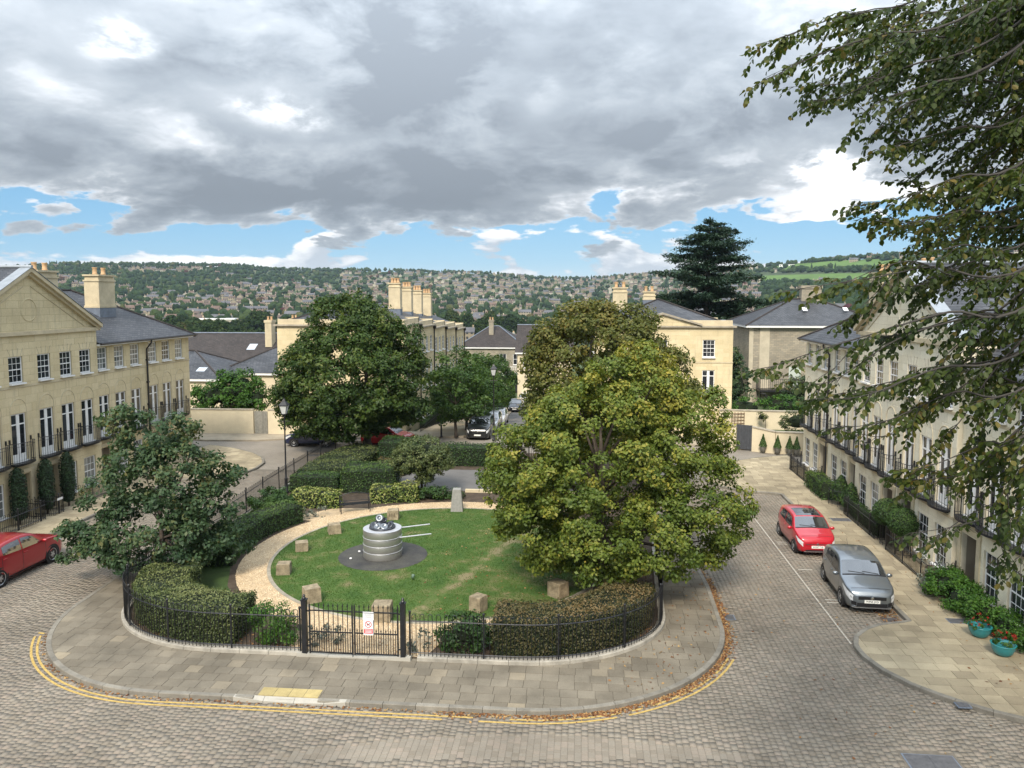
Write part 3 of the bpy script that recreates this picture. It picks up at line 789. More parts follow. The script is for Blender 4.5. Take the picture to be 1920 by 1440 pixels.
# edging stones of the lawn, gravel ring
rg = MB(); n = 72
gr_base = M('gravel_base', (.46, .35, .22), .95, .2, 2.2, fine=.35, bump=.5)
for i in range(n):
    a0, a1 = 2 * math.pi * i / n, 2 * math.pi * (i + 1) / n
    P = lambda r, a, z: (LC[0] + r * math.cos(a), LC[1] + r * math.sin(a), z)
    rg.quad(P(LR + .1, a0, .156), P(8.25, a0, .156), P(8.25, a1, .156), P(LR + .1, a1, .156))
rg.poly([(-2.3, 22.15, 0.151), (2.0, 22.15, 0.151), (2.6, 24.2, 0.151), (-2.6, 24.2, 0.151)])
rg.poly([(-7.9, 36.0, 0.151), (-5.3, 35.5, 0.151), (-3.4, 38.2, 0.151), (-6.0, 38.0, 0.151)])
path = tag(rg.build('gravel_path', gr_base), kind='structure')
kerbs(path, [(LC[0] + (LR + .14) * math.cos(2 * math.pi * i / 90), LC[1] + (LR + .14) * math.sin(2 * math.pi * i / 90)) for i in range(91)], .14, .08, .175, M('lawn_edging_stone', (.30, .27, .21), .9, .25, 3, fine=.15, obj=.12), length=.6, name='edging_stone')
def pebbles():
    rng = np.random.default_rng(9); n = 26000
    r = np.sqrt(rng.uniform((LR + .16) ** 2, 8.25 ** 2, n)); a = rng.random(n) * 6.283
    X, Y = LC[0] + r * np.cos(a), LC[1] + r * np.sin(a)
    X = np.concatenate([X, rng.uniform(-2.2, 2.0, 2200)]); Y = np.concatenate([Y, rng.uniform(22.3, 24.2, 2200)]); n = len(X)
    s = rng.uniform(.011, .028, n); an = rng.random(n) * 6.283; V = np.zeros((n, 5, 3)); zb = .155
    for j in range(4):
        q = an + j * 1.571; k = s * rng.uniform(.7, 1.2, n); V[:, j] = np.stack([X + np.cos(q) * k, Y + np.sin(q) * k, np.full(n, zb)], 1)
    V[:, 4] = np.stack([X + rng.normal(0, .004, n), Y + rng.normal(0, .004, n), zb + s * .8], 1)
    b0 = np.arange(n)[:, None] * 5; F = np.concatenate([b0 + np.array([[j, (j + 1) % 4, 4]]) for j in range(4)])
    tag(link('gravel', np_mesh('gravel', V.reshape(-1, 3), F, gravel_m, np.repeat(rng.random(n), 5))), kind='stuff')
pebbles()
verge_m = M('grass_verge', (.036, .066, .014), .95, .3, 2.5, fine=.35)
flat('grass_verge', [(-6.6, 25.1), (-5.2, 25.2), (-6.6, 27.2), (-7.45, 29.3), (-8.6, 29.6), (-8.7, 26.4)], .147, verge_m)
flat('tarmac_forecourt', [(-5.4, 42.0), (6.5, 42.3), (6.5, 47.4), (-3.3, 47.4)], .147, tarmac)
flat('grass_verge', [(-10.1, 41.0), (-7.0, 41.5), (-6.5, 50.5), (-9.6, 52.5), (-10.2, 48)], .147, verge_m)
mb = MB(); mb.box(.2, 6.4, 41.85, 42.05, .08, .30); tag(mb.build('low_kerb_wall', stone_trim), 'low cream kerb wall between the gravel ring and the tarmac forecourt', 'low wall')
disc = M('dark_bonded_gravel', (.052, .052, .056), .8, .3, 1.6, fine=.35, bump=.5, col2=(.085, .083, .07))
mb = MB(); mb.prism(arc(-1.62, 31.05, 1.85, 1.85, 0, 354, 59), .10, .172); tag(mb.build('sculpture_base', disc), kind='structure')

# ------------------------------------------------------------------ windows and doors (shared meshes)
WIN = {}
def sash(w, h, cols, rows, key, sill=True, tall=False):
    """box sash window: frame, meeting rail, glazing bars as one mesh; pane positions for separate panes. Local: x along the wall, y inwards, z up"""
    if key in WIN: return WIN[key]
    mb = MB(); t, d = .055, .05
    mb.box(-w / 2, -w / 2 + t, 0, d, 0, h); mb.box(w / 2 - t, w / 2, 0, d, 0, h)
    mb.box(-w / 2 + t, w / 2 - t, 0, d, h - t, h); mb.box(-w / 2 + t, w / 2 - t, 0, d, 0, t * 1.3)
    x0, x1, z0, z1 = -w / 2 + t, w / 2 - t, t * 1.3, h - t; gb = .011
    mid = rows // 2
    for r in range(1, rows):
        z = z0 + (z1 - z0) * r / rows
        if r == mid and rows % 2 == 0: mb.box(x0, x1, .004, .046, z - .024, z + .024)
        else: mb.box(x0, x1, .014, .036, z - gb, z + gb)
    for c in range(1, cols):
        x = x0 + (x1 - x0) * c / cols; mb.box(x - gb, x + gb, .016, .034, z0, z1)
    if sill: mb.box(-w / 2 - .04, w / 2 + .04, -.20, .0, -.075, 0.0)
    panes = []
    pw, ph = (x1 - x0) / cols, (z1 - z0) / rows
    for r in range(rows):
        for c in range(cols): panes.append((x0 + pw * (c + .5), z0 + ph * (r + .5), pw, ph))
    WIN[key] = (mb.mesh('window', white_paint), panes, d, w, h); return WIN[key]
def french(key='french', w=.96, h=2.32):
    if key in WIN: return WIN[key]
    mb = MB(); d = .05
    mb.box(-w / 2, -w / 2 + .05, 0, d, 0, h); mb.box(w / 2 - .05, w / 2, 0, d, 0, h); mb.box(-w / 2 + .05, w / 2 - .05, 0, d, h - .06, h)
    mb.box(-.10, .10, -.004, d + .01, 0, h - .06); mb.box(-.006, .006, -.012, -.004, 0, h - .06)
    for s in (-1, 1):
        a, c = (-w / 2 + .05, -.10) if s < 0 else (.10, w / 2 - .05)
        mb.box(a, c, .004, d, 0, .34); mb.box(a, c, .004, d, h * .76, h * .76 + .06)
    mb.box(-w / 2 - .03, w / 2 + .03, -.10, 0, -.06, 0)
    panes = []
    pw = w / 2 - .15
    for s in (-1, 1):
        cx = s * (.10 + pw / 2)
        panes.append((cx, (.34 + h * .76) / 2, pw, h * .76 - .34)); panes.append((cx, (h * .76 + .06 + h - .06) / 2, pw, h * .24 - .12))
    WIN[key] = (mb.mesh('french_window', white_paint), panes, d, w, h); return WIN[key]
PANE = {}
def put_window(parent, spec, p, rz, name='window', single=False, gm=None):
    """place a window at p = middle of its foot on the wall face (world), facing by rz"""
    me, panes, d, w, h = spec
    q = (p[0] - parent.location.x, p[1] - parent.location.y, p[2] - parent.location.z)
    o = link(name, me, parent, q, (0, 0, rz)); gm = gm or glass
    if single:
        k = ('all', id(me), gm.name)
        if k not in PANE:
            mb = MB()
            for x, z, pw, ph in panes: mb.quad((x - pw / 2, .03, z - ph / 2), (x + pw / 2, .03, z - ph / 2), (x + pw / 2, .03, z + ph / 2), (x - pw / 2, .03, z + ph / 2))
            PANE[k] = mb.mesh('pane', gm)
        link('pane', PANE[k], o)
    else:
        for x, z, pw, ph in panes:
            k = (round(pw, 3), round(ph, 3), gm.name)
            if k not in PANE:
                mb = MB(); mb.box(-pw / 2, pw / 2, 0, .006, -ph / 2, ph / 2); PANE[k] = mb.mesh('pane', gm)
            link('pane', PANE[k], o, (x, .024, z), (random.uniform(-.012, .012), 0, random.uniform(-.012, .012)))
    return o
def front_rz(S): return math.pi / 2 if S < 0 else -math.pi / 2      # S = -1: facade facing +X, S = 1: facade facing -X

# balcony: bowed iron balconette
def balcony_meshes():
    mb = MB(); n = 10; W_, D_ = 1.42, .46
    edge = [(-W_ / 2, 0)] + [(-W_ / 2 * math.cos(math.pi * i / n) if 0 else (-W_ / 2 + W_ * i / n), -(.26 + (D_ - .26) * math.sin(math.pi * i / n))) for i in range(n + 1)] + [(W_ / 2, 0)]
    mb.prism(edge, -.10, -.02); mb.prism([(x * .8, y * .55) for x, y in edge], -.17, -.10)
    fl = mb.mesh('balcony_floor', black_iron)
    mb = MB(); rail = edge
    fine = resample(rail, .055)
    for z, r in ((.98, .016), (.82, .009), (.06, .012)):
        mb.tube([(x, y, z) for x, y in rail], r, 4)
    pts = resample(rail, .118)
    for i, (x, y) in enumerate(pts):
        mb.bar((x, y, -.02), (x, y, .98), .0085 if i % 4 else .014, 4)
    for x in (-W_ / 2, W_ / 2):
        mb.bar((x, -.03, -.02), (x, -.03, 1.05), .018, 5); mb.sphere((x, -.03, 1.09), .04, 6, 4)
        mb.box(x - .03, x + .03, -.07, .03, .98, 1.18)
    return fl, mb.mesh('railing', black_iron)
BAL = balcony_meshes()
def put_balcony(parent, p, rz):
    q = (p[0] - parent.location.x, p[1] - parent.location.y, p[2] - parent.location.z)
    o = link('balcony', BAL[0], parent, q, (0, 0, rz)); link('railing', BAL[1], o); return o

ASH = {}
def ashlar(root, o, u, n, L, z0, z1, holes, mat, limit=300, bw=.86, rh=.36, proud=.008, stagger=0):
    """separate facing stones with recessed joints, cut to the openings; past the limit one joined part"""
    rng = random.Random(int(L * 100)); o, u, n = Vector(o), Vector(u), Vector(n)
    if mat.name not in ASH:
        mb = MB(); c = [(-.5, 0, -.5), (.5, 0, -.5), (.5, 0, .5), (-.5, 0, .5)]; f = [(x * .985, -1, z * .965) for x, y, z in c]; mb.poly(f)
        for i in range(4): mb.quad(c[i], c[(i + 1) % 4], f[(i + 1) % 4], f[i])
        ASH[mat.name] = mb.mesh('ashlar_block', mat)
    me = ASH[mat.name]; an = math.atan2(u.y, u.x); flip = 1 if (Vector((u.y, -u.x, 0)) - n).length < .1 else -1
    zs = sorted({z0, z1, *[h[2] for h in holes if z0 < h[2] < z1], *[h[3] for h in holes if z0 < h[3] < z1]}); k = 0; out = []
    for za, zb in zip(zs, zs[1:]):
        m = max(1, round((zb - za) / rh))
        for r in range(m):
            a, b_ = za + (zb - za) * r / m, za + (zb - za) * (r + 1) / m; zm = (a + b_) / 2; k += 1
            cuts = sorted([(h[0], h[1]) for h in holes if h[2] < zm < h[3]]); x = 0.0; spans = []
            for c0, c1 in cuts:
                if c0 - x > .02: spans.append((x, c0))
                x = max(x, c1)
            if L - x > .02: spans.append((x, L))
            for s0, s1 in spans:
                g = [s0] + [q for q in [(j + (.5 if k % 2 else 0)) * bw for j in range(int(L / bw) + 2)] if s0 + .16 < q < s1 - .16] + [s1]
                out += [(p, q, a, b_) for p, q in zip(g, g[1:])]
    J = MB(); Lc = root.location
    for i, (p, q, a, b_) in enumerate(out):
        c = o + u * ((p + q) / 2); w, h = q - p - .014, b_ - a - .014
        if i < limit:
            ob = link('ashlar_block', me, root, (c.x - Lc.x, c.y - Lc.y, (a + b_) / 2 - Lc.z), (0, 0, an)); ob.scale = (w, flip * proud * rng.uniform(.8, 1.2), h)
        else:
            A = lambda x, z, d: tuple(o + u * x + n * d + Vector((0, 0, z)) - Lc); e = .007
            J.quad(A(p + e, a + e, proud), A(q - e, a + e, proud), A(q - e, b_ - e, proud), A(p + e, b_ - e, proud))
            for (x1, y1, x2, y2) in ((p + e, a + e, q - e, a + e), (q - e, a + e, q - e, b_ - e), (q - e, b_ - e, p + e, b_ - e), (p + e, b_ - e, p + e, a + e)): J.quad(A(x1, y1, 0), A(x2, y2, 0), A(x2, y2, proud), A(x1, y1, proud))
    if J.f: tag(J.build('ashlar_facing', mat, root), kind='stuff')
# ------------------------------------------------------------------ the two facing rows
XF, EAVE = 20.7, 8.36
BAYS = [(50.10, 'w'), (48.47, 'w'), (46.88, 'd'), (44.92, 'w'), (43.33, 'w'), (41.69, 'd'), (39.93, 'w'), (38.34, 'w'), (36.68, 'd'), (34.71, 'd'), (33.05, 'w'), (31.46, 'w'),
        (29.60, 'd'), (28.06, 'w'), (26.47, 'w'), (24.85, 'd'), (23.2, 'w'), (21.6, 'w')]
TOPW = lambda: sash(.92, 1.28, 3, 4, 'top'); GRW = lambda: sash(.98, 1.62, 3, 4, 'ground'); FRW = lambda: french()
def Wv(S, d, Y, z): return (S * (XF + d), Y, z)          # d = metres behind the facade line
def chimney(parent, cx, cy, w, d, zb, zt, pots=2, along='y', flash=.55, m=None, spread=None):
    m = m or stone_trim; mb = MB()
    c = mb.box; L = parent.location
    mb.cur = 0
    c(cx - w / 2, cx + w / 2, cy - d / 2, cy + d / 2, zb, zt - .42); c(cx - w / 2 - .05, cx + w / 2 + .05, cy - d / 2 - .05, cy + d / 2 + .05, zt - .42, zt - .32)
    c(cx - w / 2 + .03, cx + w / 2 - .03, cy - d / 2 + .03, cy + d / 2 - .03, zt - .32, zt - .10); c(cx - w / 2 - .06, cx + w / 2 + .06, cy - d / 2 - .06, cy + d / 2 + .06, zt - .10, zt)
    c(cx - w / 2 - .04, cx + w / 2 + .04, cy - d / 2 - .04, cy + d / 2 + .04, zb + flash + .02, zb + flash + .16)
    o = mb.build('chimney', m, parent, world=True)
    mb = MB(); mb.box(cx - w / 2 - .02, cx + w / 2 + .02, cy - d / 2 - .02, cy + d / 2 + .02, zb - .3, zb + flash); f = mb.build('flashing', lead, o, loc=tuple(-v for v in L))
    k = PANE.setdefault('pot', MB().lathe([(.14, 0), (.15, .06), (.125, .10), (.12, .36), (.15, .40), (.15, .44), (.10, .44), (.10, .2)], 10).mesh('chimney_pot', pot_clay, True))
    span = spread or ((d if along == 'y' else w) * .52)
    for i in range(pots):
        t = (i - (pots - 1) / 2) * span / max(1, pots - 1)
        link('chimney_pot', k, o, (cx - L.x + (t if along == 'x' else 0), cy - L.y + (t if along == 'y' else 0), zt - L.z))
    return o
def rpoly(mb, *p): mb.poly(p)
def row_house(S, ya, yb, label, stone, sh=0.0, ped=False, hip=False, pipe=None, chim=None, depth=10.0):
    root = empty('terraced_house', (S * XF, (ya + yb) / 2, 0), 0, label, 'house', 'terraced houses facing the oval garden')
    rz = front_rz(S); pr = .18 if ped else 0.0       # the pedimented block stands proud
    bays = [(y + sh, k) for y, k in BAYS if ya < y + sh < yb]
    o = Vector(Wv(S, -pr, ya, 0)); holes = []
    for y, k in bays:
        u = y - ya
        holes += [(u - .47, u + .47, 6.84, 8.12, 't'), (u - .49, u + .49, 3.04, 5.36, 'f')]
        if k == 'w': holes.append((u - .5, u + .5, .56, 2.18, 'g'))
        else: holes.append((u - .55, u + .55, .12, 2.34, 'd'))
    top = 9.2 if ped else EAVE
    mb = MB(); mb.wall(o, (0, 1, 0), (-S, 0, 0), yb - ya, -.1, top, [h[:4] for h in holes], .17)
    P = lambda d, Y, z: Wv(S, d, Y, z)
    for Y in (ya, yb):
        mb.quad(P(-pr, Y, -.1), P(depth, Y, -.1), P(depth, Y, top if Y == Y else EAVE), P(-pr, Y, top))
    mb.quad(P(depth, ya, -.1), P(depth, yb, -.1), P(depth, yb, EAVE), P(depth, ya, EAVE))
    shows_face = (S < 0 and yb > 33) or S > 0
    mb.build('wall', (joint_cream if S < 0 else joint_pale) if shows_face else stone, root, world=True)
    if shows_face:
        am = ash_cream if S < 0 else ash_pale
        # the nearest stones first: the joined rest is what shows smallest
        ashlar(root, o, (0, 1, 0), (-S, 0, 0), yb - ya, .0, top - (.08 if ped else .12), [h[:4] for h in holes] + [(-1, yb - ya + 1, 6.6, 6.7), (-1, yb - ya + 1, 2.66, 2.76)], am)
    # string courses, arches, cornice
    def band(z0, z1, out, nm='string_course'):
        mb = MB()
        xa, xb = sorted((S * (XF - pr - out), S * (XF - pr + .03)))
        mb.box(xa, xb, ya + (.0 if not ped else -.02), yb + (.0 if not ped else .02), z0, z1); mb.build(nm, stone_trim, root, world=True)
    band(6.60, 6.70, .035); band(2.66, 2.76, .03)
    if ped: band(9.12, 9.30, .14, 'cornice')
    else: band(8.24, 8.34, .05, 'cornice')
    for y, k in bays:
        if ('arch', S) not in PANE:
            mb = MB(); q = lambda v, z: (S * -.008, v, z)
            mb.tube([q(-.55, 3.0), q(-.55, 5.36)] + [q(-.55 * math.cos(math.pi * i / 12), 5.52 + .55 * math.sin(math.pi * i / 12)) for i in range(13)] + [q(.55, 5.36), q(.55, 3.0)], .024, 4)
            PANE[('arch', S)] = mb.mesh('arch_moulding', stone_trim)
            mb = MB()
            for t in (-.34, -.12, .12, .34): mb.bar((S * -.004, t, 8.14), (S * -.004, t * 1.5, 8.52), .012, 4)
            PANE[('vous', S)] = mb.mesh('voussoir_joints', stone_sooty)
        p = P(-pr, y, 0); q = (p[0] - root.location.x, p[1] - root.location.y, 0)
        link('arch_moulding', PANE[('arch', S)], root, q)
        if ped: link('voussoir_joints', PANE[('vous', S)], root, q)
    near = ya > 28
    for y, k in bays:
        shown = (S < 0 and y > 33.5) or (S > 0 and y > 24.5)
        net = glass_net if random.random() < (.55 if y > 40 else .2) else glass
        put_window(root, TOPW(), P(.05 - pr, y, 6.84), rz, single=not shown, gm=net)
        put_window(root, FRW(), P(.05 - pr, y, 3.04), rz, 'french_window', single=not shown)
        put_balcony(root, P(-pr, y, 3.0), rz)
        if k == 'w': put_window(root, GRW(), P(.06 - pr, y, .56), rz, single=not shown, gm=glass_net if random.random() < .4 else glass)
        else:
            mb = MB(); L = .55
            a = lambda d, v, z: P(d - pr, y + v, z)
            for v0, v1, z0, z1, d0, d1 in ((-.55, .55, .12, 2.34, .50, .56), (-.40, -.06, .3, 1.05, .47, .50), (.06, .40, .3, 1.05, .47, .50), (-.40, -.06, 1.2, 2.1, .47, .50), (.06, .40, 1.2, 2.1, .47, .50)):
                xs = sorted((S * (XF + d0 - pr), S * (XF + d1 - pr))); mb.box(xs[0], xs[1], y + v0, y + v1, z0, z1)
            d_ = mb.build('door', taupe, root, world=True)
            mb = MB(); xs = sorted((S * (XF + .44 - pr), S * (XF + .47 - pr))); mb.box(xs[0], xs[1], y + .42, y + .46, 1.05, 1.15); mb.build('handle', lead, d_, loc=tuple(-v for v in root.location))
            mb = MB()     # recess lining and stone surround
            mb.quad(a(.172, -.55, .12), a(.5, -.55, .12), a(.5, -.55, 2.34), a(.172, -.55, 2.34)); mb.quad(a(.172, .55, .12), a(.5, .55, .12), a(.5, .55, 2.34), a(.172, .55, 2.34)); mb.quad(a(.172, -.55, 2.34), a(.5, -.55, 2.34), a(.5, .55, 2.34), a(.172, .55, 2.34))
            mb.build('door_recess', taupe, root, world=True)
            mb = MB()
            for v in (-.70, .70):
                xs = sorted((S * (XF - pr - .05), S * (XF - pr + .02))); mb.box(xs[0], xs[1], y + v - .13, y + v + .13, .1, 2.42)
            xs = sorted((S * (XF - pr - .07), S * (XF - pr + .02))); mb.box(xs[0], xs[1], y - .86, y + .86, 2.42, 2.62)
            mb.build('door_surround', stone_trim, root, world=True)
    # roof
    RZ, RD, ED = 11.38, 5.1, (.1 if ped else -.38)      # ridge height, ridge depth, eave depth
    mb = MB(); e1, e2 = (ya, yb)
    if hip:
        h = yb + .38
        rpoly(mb, P(ED, ya, EAVE), P(ED, h, EAVE), P(RD, h - 5.3, RZ), P(RD, ya, RZ)); rpoly(mb, P(ED, h, EAVE), P(depth + .38, h, EAVE), P(RD, h - 5.3, RZ))
        rpoly(mb, P(depth + .38, ya, EAVE), P(depth + .38, h, EAVE), P(RD, h - 5.3, RZ), P(RD, ya, RZ))
    else:
        rpoly(mb, P(ED, ya, EAVE), P(ED, yb, EAVE), P(RD, yb, RZ), P(RD, ya, RZ)); rpoly(mb, P(depth + .38, ya, EAVE), P(depth + .38, yb, EAVE), P(RD, yb, RZ), P(RD, ya, RZ))
    roof = mb.build('roof', slate, root, world=True)
    mb = MB()
    if hip:
        mb.tube([P(ED, yb + .38, EAVE + .02), P(RD, yb + .38 - 5.3, RZ + .03), P(RD, ya, RZ + .03)], .07, 6); mb.tube([P(depth + .38, yb + .38, EAVE + .02), P(RD, yb + .38 - 5.3, RZ + .03)], .07, 6)
    else: mb.tube([P(RD, yb, RZ + .03), P(RD, ya, RZ + .03)], .07, 6)
    mb.build('ridge_tile', slate_brown, roof, loc=tuple(-v for v in root.location))
    if not ped:
        mb = MB(); mb.cur = 0
        y2 = yb + (.36 if hip else 0)
        xs = sorted((S * (XF - .38), S * (XF + .02))); mb.box(xs[0], xs[1], ya, y2, EAVE - .14, EAVE - .035)
        if hip: xs = sorted((S * (XF - .38), S * (XF + depth + .3))); mb.box(xs[0], xs[1], yb + .01, y2, EAVE - .14, EAVE - .035)
        mb.build('fascia', white_paint, root, world=True)
        mb = MB(); mb.tube([P(-.44, ya, EAVE - .01), P(-.44, y2 + .04, EAVE - .01)] + ([P(depth + .3, y2 + .04, EAVE - .01)] if hip else []), .065, 6)
        mb.build('gutter', pipe_black, root, world=True)
    if pipe:
        y = pipe; mb = MB(); mb.tube([P(-.44, y, EAVE - .06), P(-.44, y, EAVE - .22), P(-.08, y + .05, EAVE - .62), P(-.08, y + .05, .1)], .052, 6)
        for z in (7.0, 5.6, 4.2, 2.6): mb.box(*sorted((S * (XF - .14), S * (XF))), y - .03, y + .13, z, z + .09)
        mb.build('downpipe', pipe_black, root, world=True)
    if ped:
        ym = (ya + yb) / 2; hw = (yb - ya) / 2; ZA, ZB = 12.12, 9.28
        mb = MB(); mb.poly([P(-pr, ya, ZB), P(-pr, yb, ZB), P(-pr, ym, ZA)])
        for i in range(24):     # blind roundel cut in the tympanum
            a0, a1 = 2 * math.pi * i / 24, 2 * math.pi * (i + 1) / 24
            q = lambda r, a, d: P(-pr - d, ym + .05 + r * math.cos(a), 10.35 + r * math.sin(a))
            mb.quad(q(.50, a0, .004), q(.50, a1, .004), q(.53, a1, .03), q(.53, a0, .03)); mb.quad(q(.53, a0, .03), q(.53, a1, .03), q(.60, a1, .004), q(.60, a0, .004))
        pd = mb.build('pediment', stone, root, world=True)
        mb = MB()
        for s_ in (-1, 1):
            y0 = ym + s_ * (hw + .18); sl = (ZA - ZB) / hw
            A = lambda d, y, z: P(d, y, z)
            for (o1, t0, t1) in ((.30, .10, .30), (.16, -.06, .10)):
                a = [A(-pr - o1, y0, ZB + t0 - .1), A(-pr + .05, y0, ZB + t0 - .1), A(-pr + .05, y0, ZB + t1 - .1), A(-pr - o1, y0, ZB + t1 - .1)]
                c = [A(-pr - o1, ym, ZA + t0), A(-pr + .05, ym, ZA + t0), A(-pr + .05, ym, ZA + t1), A(-pr - o1, ym, ZA + t1)]
                mb.hull(a, c)
            # inner line of the raking cornice
            mb.bar(A(-pr - .006, ym + s_ * (hw - 1.0), ZB + .12), A(-pr - .006, ym + s_ * .25, ZA - .62), .03, 4)
        mb.build('raking_cornice', stone_trim, pd, loc=tuple(-v for v in root.location))
        mb = MB()
        for s_ in (-1, 1):
            y0 = ym + s_ * (hw + .2)
            mb.quad(P(-pr - .32, y0, ZB + .205), P(-pr - .32, ym, ZA + .305), P(RD + 1.2, ym, ZA + .305), P(RD + 1.2, y0, ZB + .205))
        mb.build('roof', slate, root, world=True)
        mb = MB(); mb.tube([P(-pr - .34, ym, ZA + .34), P(RD + 1, ym, ZA + .34)], .09, 6)
        for s_ in (-1, 1):
            y0 = ym + s_ * (hw + .2); mb.hull([P(-pr - .33, y0, ZB + .21), P(-pr + .25, y0, ZB + .21), P(-pr + .25, y0, ZB + .235), P(-pr - .33, y0, ZB + .235)], [P(-pr - .33, ym, ZA + .31), P(-pr + .25, ym, ZA + .31), P(-pr + .25, ym, ZA + .335), P(-pr - .33, ym, ZA + .335)])
        mb.build('lead_capping', M('pale_lead', (.30, .33, .36), .45, .15, 3, metal=.3) if 'pale_lead' not in MATS else MATS['pale_lead'], root, world=True)
    for (d, y, zb, zt) in chim or []:
        chimney(root, S * (XF + d), y, .95, 1.62, zb, zt, 2)
    return root
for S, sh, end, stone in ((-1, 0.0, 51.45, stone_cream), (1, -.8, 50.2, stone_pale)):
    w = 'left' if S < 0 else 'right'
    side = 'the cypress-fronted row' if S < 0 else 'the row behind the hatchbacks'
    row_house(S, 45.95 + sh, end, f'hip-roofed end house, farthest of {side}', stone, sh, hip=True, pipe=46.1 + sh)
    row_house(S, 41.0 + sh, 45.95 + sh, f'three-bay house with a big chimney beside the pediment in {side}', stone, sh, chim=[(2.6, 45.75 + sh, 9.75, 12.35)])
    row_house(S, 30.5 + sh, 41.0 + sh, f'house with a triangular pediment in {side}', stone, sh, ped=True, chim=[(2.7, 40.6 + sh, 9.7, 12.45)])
    row_house(S, 19.0 + sh, 30.5 + sh, f'nearest flat-fronted house in {side}', stone, sh, pipe=25.6 + sh)

